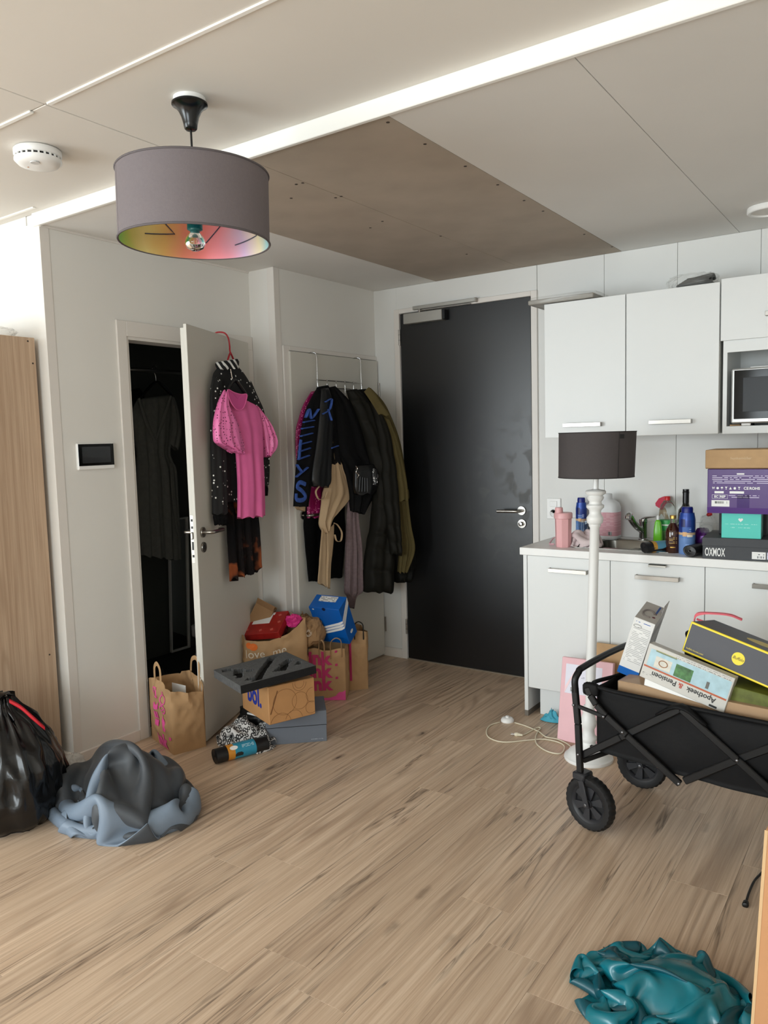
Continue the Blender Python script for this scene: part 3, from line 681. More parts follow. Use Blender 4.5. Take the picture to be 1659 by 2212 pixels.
s2 = sharp(B().lathe([(.158, 1.286), (.161, 1.286), (.164, 1.482), (.161, 1.482)], 72, LT, closed=True).obj('shade', M_SHADE2, fl), 50)
M_RIM2 = mat('shade_rim', (44, 41, 41), .8)
for z, r in ((1.287, .161), (1.481, .164)): B().tube([LT @ Vector((r*math.cos(t), r*math.sin(t), z)) for t in np.linspace(0, 2*PI, 60)[:-1]], .002, 6, closed=True).obj('rim', M_RIM2, s2, smooth=True)
# seam and little tag on the side towards the room
ta = -.66
B().box((.1615, -.001, 1.288), (.1652, .001, 1.480), 0, LT @ RT(rot=(0, 0, ta))).obj('seam', mat('seam_dark', (40, 37, 37), .8), s2)
tg = B().box((.1650, -.002, 1.452), (.1662, .020, 1.470), .0003, LT @ RT(rot=(0, 0, ta+.02))).obj('sewn_tag', M_BLACK, s2)
b = B()
for t in (0, 2*PI/3, 4*PI/3): b.tube([LT @ Vector(p) for p in [(.01*math.cos(t), .01*math.sin(t), 1.30), (.16*math.cos(t), .16*math.sin(t), 1.31)]], .0015, 5)
b.obj('spider', M_CHROME, fl)
# white cord, foot switch, plug
cz = .004
cp = [(FLX-.08, FLY-.03, .016)]+[tuple(at(*q, 'z', cz)) for q in [(1232, 1612), (1205, 1597), (1180, 1592), (1163, 1580), (1135, 1568), (1112, 1561)]]
cp2 = [tuple(at(*q, 'z', cz)) for q in [(1080, 1560), (1060, 1566), (1051, 1578), (1055, 1592), (1075, 1601), (1100, 1603), (1140, 1599), (1175, 1597), (1205, 1603), (1219, 1612), (1215, 1625), (1203, 1628), (1180, 1622), (1160, 1608), (1157, 1593), (1162, 1580), (1168, 1573), (1160, 1572), (1140, 1583), (1128, 1588)]]
M_CORD = mat('ivory_cord', (222, 214, 190), .5)
B().tube([np.array(p)-np.array((FLX, FLY, 0)) for p in cp], .0032, 8, sm=5).obj('cord', M_CORD, fl, smooth=True)
B().tube([np.array(p)-np.array((FLX, FLY, 0)) for p in cp2], .0032, 8, sm=5).obj('cord', M_CORD, fl, smooth=True)
fs = at(1096, 1558, 'z', 0)
sw = sharp(B().lathe([(0, 0), (.033, 0), (.034, .008), (.028, .018), (.02, .021), (0, .0215)], 32, RT((fs[0]-FLX, fs[1]-FLY, 0))).obj('foot_switch', M_WHITEP, fl), 50)
sharp(B().lathe([(.009, .02), (.009, .029), (0, .030)], 20, RT((fs[0]-FLX, fs[1]-FLY, 0))).obj('switch_button', M_WHITEP, sw))
pa, pb = at(1129, 1588, 'z', .008), at(1112, 1586, 'z', .008); dv = (pb-pa)/np.linalg.norm(pb-pa); off = np.array((FLX, FLY, 0))
pg = sharp(B().tube([pa-off, pa-off+dv*.02, pa-off+dv*.028, pa-off+dv*.04], [.005, .008, .011, .008], 10, sm=3).obj('plug', M_CORD, fl), 50)
sd_ = np.cross(dv, (0, 0, 1))
b = B()
for s in (-1, 1): b.tube([pa-off+dv*.038+sd_*s*.006, pa-off+dv*.058+sd_*s*.007], .002, 8)
b.obj('plug_pin', M_STEEL, pg)
# ================================================================== cloth relaxed into folds
def cloth(nx, ny, sx, sy, init, balls=(), steps=160, iters=8, seed=0, bend=.25, grav=-.0009, floor_z=0.0, outer=None, damp=.965, lbend=0.0, fric=.35):
    """position-based cloth: a sheet sx x sy starts squeezed by init(u,v) and settles over the balls and the floor"""
    u, v = np.meshgrid(np.linspace(0, 1, nx), np.linspace(0, 1, ny), indexing='ij')
    X = init(u, v).astype(np.float64); Q = X.copy(); idx = np.arange(nx*ny).reshape(nx, ny)
    dx, dy = sx/(nx-1), sy/(ny-1); C_ = []
    def add(a, b, rest, k):
        a = a.ravel(); b = b.ravel(); C_.append((a, b, rest, k))
    for s in (0, 1):
        a = idx[s:-1:2, :]; add(a, idx[s+1::2, :][:a.shape[0]], dx, 1.0)
        a = idx[:, s:-1:2]; add(a, idx[:, s+1::2][:, :a.shape[1]], dy, 1.0)
    dd = math.hypot(dx, dy)
    for s in (0, 1):
        a = idx[s:-1:2, :-1]; add(a, idx[s+1::2, 1:][:a.shape[0]], dd, .6)
        a = idx[s:-1:2, 1:]; add(a, idx[s+1::2, :-1][:a.shape[0]], dd, .6)
    for s in (0, 1, 2, 3):
        a = idx[s:-2:4, :]; add(a, idx[s+2::4, :][:a.shape[0]], 2*dx, bend)
        a = idx[:, s:-2:4]; add(a, idx[:, s+2::4][:, :a.shape[1]], 2*dy, bend)
    if lbend:
        for s in range(8):
            a = idx[s:-4:8, :]; add(a, idx[s+4::8, :][:a.shape[0]], 4*dx, lbend)
            a = idx[:, s:-4:8]; add(a, idx[:, s+4::8][:, :a.shape[1]], 4*dy, lbend)
    X = X.reshape(-1, 3); Q = Q.reshape(-1, 3)
    for it in range(steps):
        V = (X-Q)*damp; Q = X.copy(); X = X+V; X[:, 2] += grav
        for _ in range(iters):
            for a, b, r, k in C_:
                d = X[b]-X[a]; l = np.sqrt((d*d).sum(1))+1e-9
                if k < .5: w = np.where(l < r, k*.5*(l-r)/l, 0)      # bending only resists sharp folds
                else: w = k*.5*(l-r)/l
                d *= w[:, None]; X[a] += d; X[b] -= d
            for (c, rad) in balls:
                c = np.array(c); rad = np.array(rad); p = (X-c)/rad; l = np.sqrt((p*p).sum(1)); m = l < 1
                if m.any(): X[m] = c+rad*p[m]/l[m][:, None]; X[m] = Q[m]+(X[m]-Q[m])*(1-fric*.15)
            if outer is not None:
                c, rad = np.array(outer[0]), np.array(outer[1]); p = (X-c)/rad; l = np.sqrt((p*p).sum(1)); m = l > 1
                if m.any(): X[m] = c+rad*p[m]/l[m][:, None]
            m = X[:, 2] < floor_z
            X[m, 2] = floor_z
        m = X[:, 2] <= floor_z+.002
        X[m, :2] = Q[m, :2]+(X[m, :2]-Q[m, :2])*.25
    return X.reshape(nx, ny, 3)
def cloth_obj(name, X, m, parent=None, thick=.004, m2=None, loc=None, sub=True):
    nx, ny = X.shape[:2]; b = B(); b.grid(X); o = b.obj(name, m, parent, smooth=True, loc=loc)
    if m2: o.data.materials.append(m2)
    s = o.modifiers.new('thickness', 'SOLIDIFY'); s.thickness = thick; s.offset = 0
    if m2: s.material_offset = 1
    if sub: o.modifiers.new('soft', 'SUBSURF').levels = 1; o.modifiers['soft'].render_levels = 1
    return o
def squeeze(cx, cy, kx, ky, z0, amp, seed, sx, sy, rot=0.0, tilt=0.0):
    def f(u, v):
        x = (u-.5)*sx*kx; y = (v-.5)*sy*ky; r = np.random.RandomState(seed); z = np.full_like(x, z0)
        for _ in range(14):
            a, b, p = r.uniform(-16, 16), r.uniform(-16, 16), r.uniform(0, 6.28); z = z+amp*.35*np.sin(a*u+b*v+p)
        c, s = math.cos(rot), math.sin(rot)
        return np.stack([cx+c*x-s*y, cy+s*x+c*y, z+tilt*x+amp*.02*r.randn(*x.shape)], -1)
    return f

def dome(cx, cy, rx, ry, h, amp, seed, rot=0.0, flare=.9):
    """start of a heap: the sheet gathered over a dome, its edge along the rim"""
    def f(u, v):
        a, b = 2*u-1, 2*v-1; x = a*np.sqrt(1-b*b/2); y = b*np.sqrt(1-a*a/2); r = np.random.RandomState(seed)
        z = h*np.sqrt(np.maximum(0, 1-(x*x+y*y)*flare))
        nx_ = np.zeros_like(x); ny_ = np.zeros_like(x); nz_ = np.zeros_like(x)
        for _ in range(12):
            p, q = r.uniform(-13, 13, 2); ph = r.uniform(0, 6.28, 3)
            nx_ += np.sin(p*u+q*v+ph[0]); ny_ += np.sin(p*u+q*v+ph[1]); nz_ += np.sin(p*u+q*v+ph[2])
        X, Y = rx*x+amp*.3*nx_, ry*y+amp*.3*ny_; c, s = math.cos(rot), math.sin(rot)
        return np.stack([cx+c*X-s*Y, cy+s*X+c*Y, np.maximum(0, z+amp*.3*nz_)], -1)
    return f

# ================================================================== things on the worktop
CZ = .9
def axis_mat(name, stops, length, axis=2, rough=.4, metal=0.0, spec=.5, trans=0.0, coat=0.0):
    """bands of colour along one object axis (printing on a can, a wrapper, a label)"""
    m, nt, p = nodes(name); tc = nt.nodes.new('ShaderNodeTexCoord'); s = nt.nodes.new('ShaderNodeSeparateXYZ'); nt.links.new(tc.outputs['Object'], s.inputs[0])
    r = nt.nodes.new('ShaderNodeValToRGB'); r.color_ramp.interpolation = 'CONSTANT'; e = r.color_ramp.elements
    while len(e) < len(stops): e.new(.5)
    for q, (pz, c) in zip(e, stops): q.position = max(0, min(1, pz/length)); q.color = (*lin(c), 1)
    nt.links.new(math_n(nt, 'MULTIPLY', s.outputs[axis], 1/length), r.inputs[0]); nt.links.new(r.outputs[0], p.inputs['Base Color'])
    p.inputs['Roughness'].default_value = rough; p.inputs['Metallic'].default_value = metal; p.inputs['Specular IOR Level'].default_value = spec
    p.inputs['Transmission Weight'].default_value = trans; p.inputs['Coat Weight'].default_value = coat
    return m
def print_mat(name, bg, fg, rows=120.0, words=60.0, ax=0, ay=2, dens=.5, rough=.5):
    """lines of print too small to read, or bars"""
    m, nt, p = nodes(name); tc = nt.nodes.new('ShaderNodeTexCoord'); s = nt.nodes.new('ShaderNodeSeparateXYZ'); nt.links.new(tc.outputs['Object'], s.inputs[0])
    u, v = s.outputs[ax], s.outputs[ay]
    row = math_n(nt, 'FLOOR', math_n(nt, 'MULTIPLY', v, rows)) if rows else None
    fr = math_n(nt, 'FRACT', math_n(nt, 'MULTIPLY', v, rows)) if rows else None
    cb = nt.nodes.new('ShaderNodeCombineXYZ'); nt.links.new(math_n(nt, 'FLOOR', math_n(nt, 'MULTIPLY', u, words)), cb.inputs[0])
    if rows: nt.links.new(row, cb.inputs[1])
    wn = nt.nodes.new('ShaderNodeTexWhiteNoise'); wn.noise_dimensions = '3D'; nt.links.new(cb.outputs[0], wn.inputs['Vector'])
    k = math_n(nt, 'LESS_THAN', wn.outputs['Value'], dens)
    if rows: k = math_n(nt, 'MULTIPLY', k, math_n(nt, 'LESS_THAN', fr, .36))
    nt.links.new(mixrgb(nt, k, lin(bg), lin(fg)), p.inputs['Base Color']); p.inputs['Roughness'].default_value = rough
    return m
M_BARC = print_mat('barcode', (238, 238, 236), (60, 60, 62), 0, 900, dens=.5)
M_PINKP = mat('pink_plastic', (226, 172, 174), .35)
M_PAPERW = mat('white_paper', (236, 236, 234), .55)
M_INKB = mat('black_ink', (24, 24, 26), .5); M_INKW = mat('white_ink', (240, 240, 238), .5)
def facing(x, y): return math.atan2(CAM[1]-y, CAM[0]-x)
def wrap_text(name, s, size, m, parent, r, ang, z, bold=0.0, sx=1.0):
    o = text(name, s, size, m, parent, Matrix.Identity(4), 'CENTER', bold, .0, sx)
    for v in o.data.vertices:
        a = ang+v.co.x/r; v.co = Vector((r*math.cos(a), r*math.sin(a), z+v.co.y))
    return o
def wrap_patch(name, m, parent, r, a0, a1, z0, z1, n=14):
    return B().grid([[(r*math.cos(a0+(a1-a0)*i/n), r*math.sin(a0+(a1-a0)*i/n), z) for i in range(n+1)] for z in (z0, z1)]).obj(name, m, parent, smooth=True)

# pink shaker
sk = thing('shaker_bottle', 'pale pink protein shaker with screw lid', 'bottle', (1.504, -.50, CZ))
sharp(B().lathe([(0, 0), (.038, 0), (.040, .004), (.0405, .05), (.043, .147), (.043, .150), (0, .150)], 8, RT(rot=(0, 0, .2))).obj('body', M_PINKP, sk), 30)
sharp(B().lathe([(.043, .146), (.0465, .148), (.047, .172), (.044, .177), (0, .178)], 36).obj('lid', M_PINKP, sk))
ld = sharp(B().lathe([(.021, .176), (.020, .198), (.018, .204), (0, .2045)], 24, RT((-.018, -.012, 0))).obj('drink_cap', M_PINKP, sk))
sharp(B().tube([(-.03, .01, .045), (-.06, .02, .04), (-.085, .03, .012), (-.083, .02, .006), (-.05, .0, .01)], .006, 8, sm=4, flat=.35).obj('strap', mat('pink_strap', (214, 168, 176), .4), sk), 60)
# crumpled cloth
def drape(cx, cy, z0, rx, ry, h, seed, nu=72, nr=26, folds=7, amp=.25, edge=.012, lob=.12, prof=None):
    """a cloth or film dropped in a heap: radial folds over a mound, real hem with thickness"""
    G = []; rnd_ = random.Random(seed); ph = [rnd_.uniform(0, 6.28) for _ in range(6)]
    for i in range(nr+1):
        t = i/nr; row = []
        for j in range(nu):
            a = 2*PI*j/nu
            rim = 1+lob*math.sin(3*a+ph[0])+lob*.7*math.sin(5*a+ph[1])
            fold = math.sin(folds*a+ph[2]+2.5*t)+.6*math.sin((folds*2-1)*a+ph[3]-3*t)
            r = t*rim*(1+.06*fold*t)
            hh = (1-t**1.7) if prof is None else prof(t)
            n = mnoise.noise(Vector((r*math.cos(a)*2.4+seed, r*math.sin(a)*2.4, t*1.5))); n2 = mnoise.noise(Vector((r*math.cos(a)*6+seed, r*math.sin(a)*6, seed)))
            z = h*hh*(1+amp*fold*.35*(1-t*.5)+amp*1.6*n+amp*.7*(1-2*abs(n2)))
            z += h*amp*.35*max(0, fold)*t*(1-t)*2
            row.append((cx+rx*r*math.cos(a), cy+ry*r*math.sin(a), z0+max(0.002, z)))
        G.append(row)
    b = B(); b.grid(G, cv=True)
    return b
cl = cloth_obj('crumpled_cloth', cloth(44, 38, .30, .26, dome(0, 0, .085, .06, .085, .006, 5, .3), balls=[((0, 0, 0), (.055, .038, .055))], steps=70, iters=5, bend=.4, lbend=.15, grav=-.0001, outer=((0, 0, 0), (.092, .068, .10))), mat('dusty_pink_cloth', (206, 190, 190), .9, var=.1, vscale=18), None, .003, loc=(1.605, -.455, CZ+.004))
tag(cl, 'crumpled dusty pink cloth beside the shaker', 'cloth')
# blue spray cans
M_CAPB = mat('navy_cap', (22, 34, 120), .35)
def spray_can(x, y, r, h, label):
    c = thing('spray_can', label, 'can', (x, y, CZ), group='blue cream spray cans')
    mm = axis_mat('can_print', [(0, (120, 156, 214)), (.075*h/.19, (104, 146, 210)), (.09*h/.19, (228, 196, 160)), (.102*h/.19, (36, 62, 140)), (.16*h/.19, (38, 74, 160))], h, rough=.3, metal=.2)
    body = sharp(B().lathe([(0, 0), (r-.003, 0), (r, .004), (r, h-.03), (r-.003, h-.012), (r*.86, h), (r*.85, h+.003), (0, h+.003)], 36).obj('body', mm, c), 40)
    sharp(B().lathe([(r*.7, h+.002), (r*.7, h+.022), (r*.62, h+.03), (0, h+.031)], 28).obj('cap', M_CAPB, c), 40)
    a = facing(x, y)
    wrap_patch('orange_slice', mat('orange_print', (226, 176, 122), .4), body, r+.0004, a-.55, a-.05, .085*h/.19, .105*h/.19)
    wrap_patch('splash_print', mat('cream_print', (240, 226, 206), .4), body, r+.0004, a-.0, a+.7, .082*h/.19, .092*h/.19)
    wrap_patch('fine_print', print_mat('can_small_print', (64, 104, 180), (214, 222, 240), 260, 180, 1), body, r+.0004, a-.6, a+.5, .105*h/.19, .128*h/.19)
    wrap_patch('fine_print', print_mat('can_small_print_low', (134, 168, 222), (52, 72, 140), 260, 180, 1), body, r+.0004, a-.2, a+.6, .02, .05)
    d = wrap_patch('logo_diamond', mat('navy_print', (20, 30, 96), .35), body, r+.0005, a-.85, a-.25, .128*h/.19, .165*h/.19, 8)
    return c
spray_can(1.442, -.075, .031, .190, 'blue cream spray can standing behind the glass tumbler')
spray_can(2.111, -.490, .037, .192, 'blue cream spray can at the worktop edge beside the brown bottles')
# tumbler
gl = B().lathe([(0, .0), (.034, 0), (.036, .004), (.041, .100), (.0385, .100), (.033, .012), (0, .010)], 12).obj('glass_tumbler', M_GLASS, loc=(1.515, -.20, CZ)); sharp(gl, 20)
tag(gl, 'clear faceted glass tumbler behind the pink cloth', 'glass')
# big white tub with pink label
wb = thing('supplement_jar', 'large white plastic jar with pink label', 'jar', (1.597, -.115, CZ))
def sqring(hx, hy, r, z, n=6): return [(a, b, z) for a, b in rrect(0, 0, hx, hy, r, n)]
M_JAR = mat('milky_plastic', (226, 228, 230), .3)
loft([sqring(.066, .05, .03, 0), sqring(.072, .055, .032, .006), sqring(.073, .056, .032, .018), sqring(.0725, .0555, .032, .175), sqring(.066, .05, .034, .198), sqring(.046, .040, .034, .215), sqring(.033, .033, .0325, .220), sqring(.033, .033, .0325, .246), sqring(.030, .030, .0295, .248)]).obj('body', M_JAR, wb, smooth=True)
loft([sqring(.0735, .0565, .033, .022), sqring(.0732, .0562, .033, .150)], False).obj('label', print_mat('pink_label_print', (214, 158, 168), (232, 196, 202), 190, 50, dens=.35), wb, smooth=True)
B().box((.030, -.0575, .026), (.050, -.0567, .046)).obj('barcode', M_BARC, wb)
# green spray cleaner + clear bottle with red cap, red dish brush
M_PET = mat('clear_pet', (238, 244, 240), .06, trans=.95, ior=1.25)
sp = thing('soda_bottle', 'clear plastic bottle with red cap and green label', 'bottle', (1.915, -.085, CZ))
B().lathe([(0, .002), (.036, .0), (.0425, .012), (.0425, .15), (.041, .165), (.034, .192), (.020, .212), (.0125, .218), (.0125, .222), (0, .222)], 32).obj('body', M_PET, sp, smooth=True)
sharp(B().lathe([(.0145, .216), (.0148, .234), (.013, .237), (0, .2375)], 24).obj('cap', mat('red_cap', (196, 28, 36), .35), sp))
B().lathe([(.043, .06), (.0432, .062), (.0432, .112), (.043, .114)], 32, closed=False).obj('label', axis_mat('green_label', [(0, (60, 170, 70)), (.06, (36, 150, 72)), (.085, (228, 232, 220)), (.092, (52, 160, 80))], .2), sp, smooth=True)
B().lathe([(0, .004), (.037, .004), (.0405, .014), (.0405, .10), (0, .10)], 28).obj('drink', mat('green_drink', (130, 200, 90), .2, trans=.5), sp, smooth=True)
ds = thing('dish_soap_bottle', 'bright green dish soap bottle beside the tap', 'bottle', (1.885, -.15, CZ))
loft([sqring(.022, .014, .010, 0), sqring(.0235, .0155, .011, .004), sqring(.0215, .014, .010, .06), sqring(.016, .011, .009, .105), sqring(.007, .007, .006, .12)]).obj('body', mat('lime_soap', (124, 216, 48), .25, trans=.25), ds, smooth=True)
sharp(B().lathe([(.008, .118), (.009, .135), (.004, .142), (0, .142)], 16).obj('cap', M_WHITEP, ds))
db = thing('dish_brush', 'crimson silicone dish brush leaning behind the bottles', 'brush', (1.895, -.035, CZ))
B().tube([(.02, 0, 0), (.012, 0, .08), (-.004, 0, .165)], .006, 10, sm=4).obj('handle', M_PENC, db, smooth=True)
b = B()
prof = [(-.004, .16), (-.012, .158), (-.05, .182), (-.052, .196), (-.034, .222), (-.012, .232), (.008, .232), (.012, .20)]
b.prism(prof, -.016, .016, Matrix(((1, 0, 0, 0), (0, 0, 1, 0), (0, 1, 0, 0), (0, 0, 0, 1))))
b.obj('brush_head', mat('crimson_silicone', (190, 22, 62), .5, bump=.5, bscale=160), db)
# wine bottle, brown bottles
wn = thing('wine_bottle', 'dark wine bottle with black capsule', 'bottle', (2.035, -.20, CZ))
sharp(B().lathe([(0, 0), (.033, 0), (.037, .006), (.037, .16), (.034, .18), (.018, .20), (.0145, .215), (.014, .27), (0, .27)], 32).obj('body', mat('dark_glass', (16, 18, 14), .08, coat=.6), wn), 50)
sharp(B().lathe([(.0155, .215), (.0155, .262), (.0165, .263), (.0165, .270), (.0155, .272), (.0155, .284), (0, .285)], 28).obj('capsule', mat('black_foil', (12, 12, 13), .25), wn), 40)
M_AMBER = mat('amber_glass', (58, 24, 10), .07, coat=.7); M_GOLD = mat('gold_cap', (196, 160, 84), .3, .8); M_NECK = mat('clear_neck', (200, 196, 186), .06, trans=.85, ior=1.3)
for (x, y, lb) in ((2.043, -.475, 'small brown liqueur bottle with gold cap at the worktop edge'), (2.062, -.37, 'small brown liqueur bottle standing behind its twin')):
    w = thing('liqueur_bottle', lb, 'bottle', (x, y, CZ), group='brown liqueur bottles')
    sharp(B().lathe([(0, 0), (.031, 0), (.034, .005), (.034, .096), (.031, .112), (.018, .135), (.0135, .142), (0, .142)], 32).obj('body', M_AMBER, w), 50)
    sharp(B().lathe([(.0135, .141), (.0125, .165), (0, .165)], 24).obj('neck', M_NECK, w), 50)
    sharp(B().lathe([(.0145, .163), (.0148, .176), (.0135, .179), (0, .1792)], 24).obj('cap', M_GOLD, w))
    a = facing(x, y); wrap_patch('script_print', print_mat('bottle_script', (58, 24, 10), (196, 160, 84), 150, 330, 1, 2, .5), w, .0345, a-.55, a+.55, .046, .078); wrap_patch('seal', M_GOLD, w, .0345, a-.35, a+.35, .026, .031, 8)
# refuse sack rolls
def sack_roll(name, label, loc, rz, r, l, wrapc, group=None, soft=.06, tilt=0):
    t = thing(name, label, 'roll', loc, (0, tilt, rz), group)
    prof = []; b = B(); G = []; n = 40; m = 16
    for i in range(m+1):
        xx = l*i/m; row = []
        for k in range(n):
            a = 2*PI*k/n; rr = r*(1+soft*math.sin(2*a+.8)+soft*.5*mnoise.noise(Vector((math.cos(a)*2, math.sin(a)*2, xx*20))))
            row.append((xx, rr*math.cos(a)*1.05, r*.96+rr*math.sin(a)*.92))
        G.append(row)
    b.grid(G, cv=True)
    for i, s in ((0, -1), (m, 1)):
        c = [np.array(p) for p in G[i]]; cc = np.mean(c, 0)
        # wound end: spiral ridges sunk in
        rings = [c]
        for q in (.82, .74, .6, .52, .36, .28, .1): rings.append([cc+(p-cc)*q+np.array([-s*(.004 if int(q*100) in (82, 60, 36, 10) else 0.0), 0, 0]) for p in c])
        b.grid(rings[::s], cv=True)
    b.obj('sacks', mat('black_sack', (26, 26, 28), .38, bump=.4, bscale=60), t, smooth=True)
    if wrapc:
        a0, a1, stops = wrapc; ms = axis_mat('sack_wrapper', stops, l, 0, .4)
        G = [[(xx, 1.065*r*math.cos(a)*1.03, r*.97+1.05*r*math.sin(a)*.94) for a in np.linspace(0, 2*PI, 41)[:-1]] for xx in np.linspace(a0, a1, 6)]
        B().grid(G, cv=True).obj('paper_band', ms, t, smooth=True)
    return t
sack_roll('sack_roll', 'black refuse sack roll with orange and blue band on the worktop', (1.930, -.555, CZ), .88, .028, .17, (.035, .15, [(0, (200, 150, 60)), (.055, (200, 150, 60)), (.0555, (92, 150, 176)), (.16, (92, 150, 176))]))
sack_roll('sack_roll', 'short black sack roll against the grey shoebox', (2.146, -.590, CZ), 1.30, .029, .15, None)
# purple packet and a red-tipped pouch
pp = thing('snack_packet', 'glossy purple packet leaning by the shoebox', 'packet', (2.155, -.40, CZ))
b = crumple((-.035, -.03, 0), (.04, .035, .12), 30, 20, .3, 2.4, 12, .7); b.obj('pouch', mat('purple_foil', (78, 18, 104), .25, .3), pp, smooth=True)
crumple((-.01, -.03, .085), (.055, .02, .135), 24, 14, .3, 3, 14, .7, flatb=False).obj('clear_sleeve', M_FILM, pp, smooth=True)
pz = thing('pouch_with_spout', 'clear pouch with a red spout behind the purple packet', 'pouch', (2.12, -.10, CZ))
crumple((-.045, -.03, 0), (.045, .03, .15), 26, 18, .22, 2.2, 21, .7).obj('pouch', M_FILM, pz, smooth=True)
sharp(B().lathe([(.006, 0), (.010, .006), (.010, .02), (.006, .026), (0, .026)], 14, RT((-.005, 0, .145), (0, 1.2, 0))).obj('spout', mat('red_spout', (190, 30, 36), .35), pz), 50)

# stacked boxes
def carton(name, label, pos, R, dims, m, cat='box', bev=.002, group=None, sides=None):
    Mx = R if isinstance(R, Matrix) else Matrix([list(map(float, r)) for r in R])
    t = thing(name, label, cat, tuple(map(float, pos)), Mx, group)
    return t
def patch(parent, name, x0, x1, z0, z1, m, y=-.0006, th=.0005): return B().box((x0, y, z0), (x1, y+th, z1)).obj(name, m, parent)
FRONT = lambda x, z, y=-.0008: frame((x, y, z), (1, 0, 0), (0, 0, 1))
M_KRAFT = mat('kraft_board', (186, 152, 112), .75, var=.05, vscale=30, bump=.05, bscale=200)
M_KRAFTD = mat('kraft_board_brown', (168, 128, 88), .75, var=.06, vscale=14, bump=.06, bscale=150)
M_CHAR = mat('charcoal_board', (66, 68, 72), .6, var=.03, vscale=40)
RZ = lambda a: Matrix.Rotation(a, 3, 'Z')
t = carton('shoebox', 'charcoal shoebox with white OXMOX lettering on the worktop', (2.203, -.604, CZ), RZ(.06), None, None)
B().box((.002, .002, 0), (.348, .288, .070), .001).obj('tray', M_CHAR, t)
sharp(B().box((0, 0, .058), (.35, .29, .096), .0015).obj('lid', M_CHAR, t))
text('lettering', 'OXMOX', .052, M_INKW, t, FRONT(.012, .029, .0012), 'LEFT', .015, .0004, .42)
pr_ = patch(t, 'price_label', .205, .260, .008, .040, M_PAPERW, .0012); patch(t, 'price_print', .230, .254, .026, .034, print_mat('blurred_price', (236, 236, 236), (60, 66, 74), 110, 240, dens=.7), .0009, .0003)
patch(t, 'price_barcode', .226, .255, .012, .022, print_mat('label_bars', (236, 236, 236), (70, 70, 80), 0, 700), .0009, .0003)
patch(t, 'size_label', .265, .34, .008, .040, print_mat('lilac_label', (214, 214, 236), (120, 120, 150), 110, 60, dens=.3), .0012)
t = carton('gift_box', 'turquoise gift box with a white heart print', (2.281, -.588, CZ+.096), RZ(.08), None, None)
sharp(B().box((0, 0, 0), (.160, .115, .112), .0015).obj('body', mat('turquoise_card', (84, 204, 190), .45), t))
hp = [(.5*(.016*math.sin(a)**3), .5*(.013*math.cos(a)-.005*math.cos(2*a)-.002*math.cos(3*a)-.001*math.cos(4*a))) for a in np.linspace(0, 2*PI, 28)[:-1]]
B().prism([(p[0]*1.2, p[1]*1.2) for p in hp], 0, .0004, FRONT(.078, .082)).obj('heart', M_INKW, t)
M_PALE = print_mat('pale_print', (84, 204, 190), (168, 230, 222), 130, 330, dens=.62)
patch(t, 'faint_print', .014, .146, .057, .064, M_PALE); patch(t, 'faint_print', .038, .116, .043, .050, M_PALE)
B().box((.1602, .002, .001), (.1608, .113, .111)).obj('side_sleeve', mat('dark_teal_card', (40, 110, 104), .4), t)
tag(B().box((0, 0, 0), (.20, .10, .112), .002).obj('black_box', mat('matt_black_card', (30, 30, 33), .6), loc=(2.245, -.46, CZ+.0965)), 'small black box hidden behind the turquoise box', 'box')
t = carton('purple_box', 'glossy purple carton with white symbols and a barcode label', (2.226, -.618, CZ+.209), RZ(.03), None, None)
M_PURP = mat('purple_gloss_board', (76, 40, 114), .28)
sharp(B().box((0, 0, 0), (.37, .27, .196), .002).obj('body', M_PURP, t))
patch(t, 'clear_tape', .0, .37, .0, .026, mat('tape_purple', (72, 28, 116), .15)); patch(t, 'clear_tape', .122, .172, .026, .085, mat('tape_purple_dark', (58, 22, 104), .15))
M_PRT = print_mat('purple_small_print', (76, 40, 114), (206, 196, 222), 128, 130, dens=.72, rough=.35)
patch(t, 'maker_lines', .020, .30, .128, .168, M_PRT); patch(t, 'address_lines', .088, .21, .066, .082, M_PRT)
patch(t, 'hanger_slot', .120, .150, .171, .177, M_INKW)
sy = B(); x = .020
SYM = {'bin': [[(0, 12), (3, 0), (6, 9), (9, 0), (12, 12), (9, 12), (8, 6), (6, 12), (4, 6), (3, 12)]], 'umb': [[(0, 6), (2, 11), (6, 13), (10, 11), (12, 6), (7, 6), (7, 0), (5, 0), (5, 6)]], 'gls': [[(0, 13), (12, 13), (7, 6), (7, 2), (10, 0), (2, 0), (5, 2), (5, 6)]], 'tri': [[(0, 0), (6, 13), (12, 0)]], 'pen': [[(2, 0), (0, 8), (6, 13), (12, 8), (10, 0)]], 'rec': [[(6*math.cos(a)+6, 6*math.sin(a)+6) for a in np.linspace(0, 2*PI, 13)[:-1]]]}
for k in ('bin', 'rec', 'umb', 'gls', 'tri', 'pen', 'gls'):
    for poly in SYM[k]: B().prism([(p[0]*.0009, p[1]*.0009) for p in poly][::-1], 0, .0004, FRONT(x, .106)).obj('symbol', M_INKW, t)
    x += .0175
text('lettering', 'CE', .017, M_INKW, t, FRONT(.148, .111), 'LEFT', .02, .0002); text('lettering', 'ROHS', .016, M_INKW, t, FRONT(.171, .111), 'LEFT', .03, .0002)
for (a, b_) in ((.030, .068), (.092, .150)): patch(t, 'plug_symbol', a, b_, .088, .098, M_INKW)
for z0, z1 in ((.0645, .0655), (.0815, .0825)): patch(t, 'rep_frame', .020, .084, z0, z1, M_INKW)
for x0 in (.020, .0495, .083): patch(t, 'rep_frame', x0, x0+.001, .0655, .0815, M_INKW)
text('lettering', 'EC', .014, M_INKW, t, FRONT(.029, .0735), 'LEFT', .03, .0002); text('lettering', 'REP', .014, M_INKW, t, FRONT(.053, .0735), 'LEFT', .03, .0002)
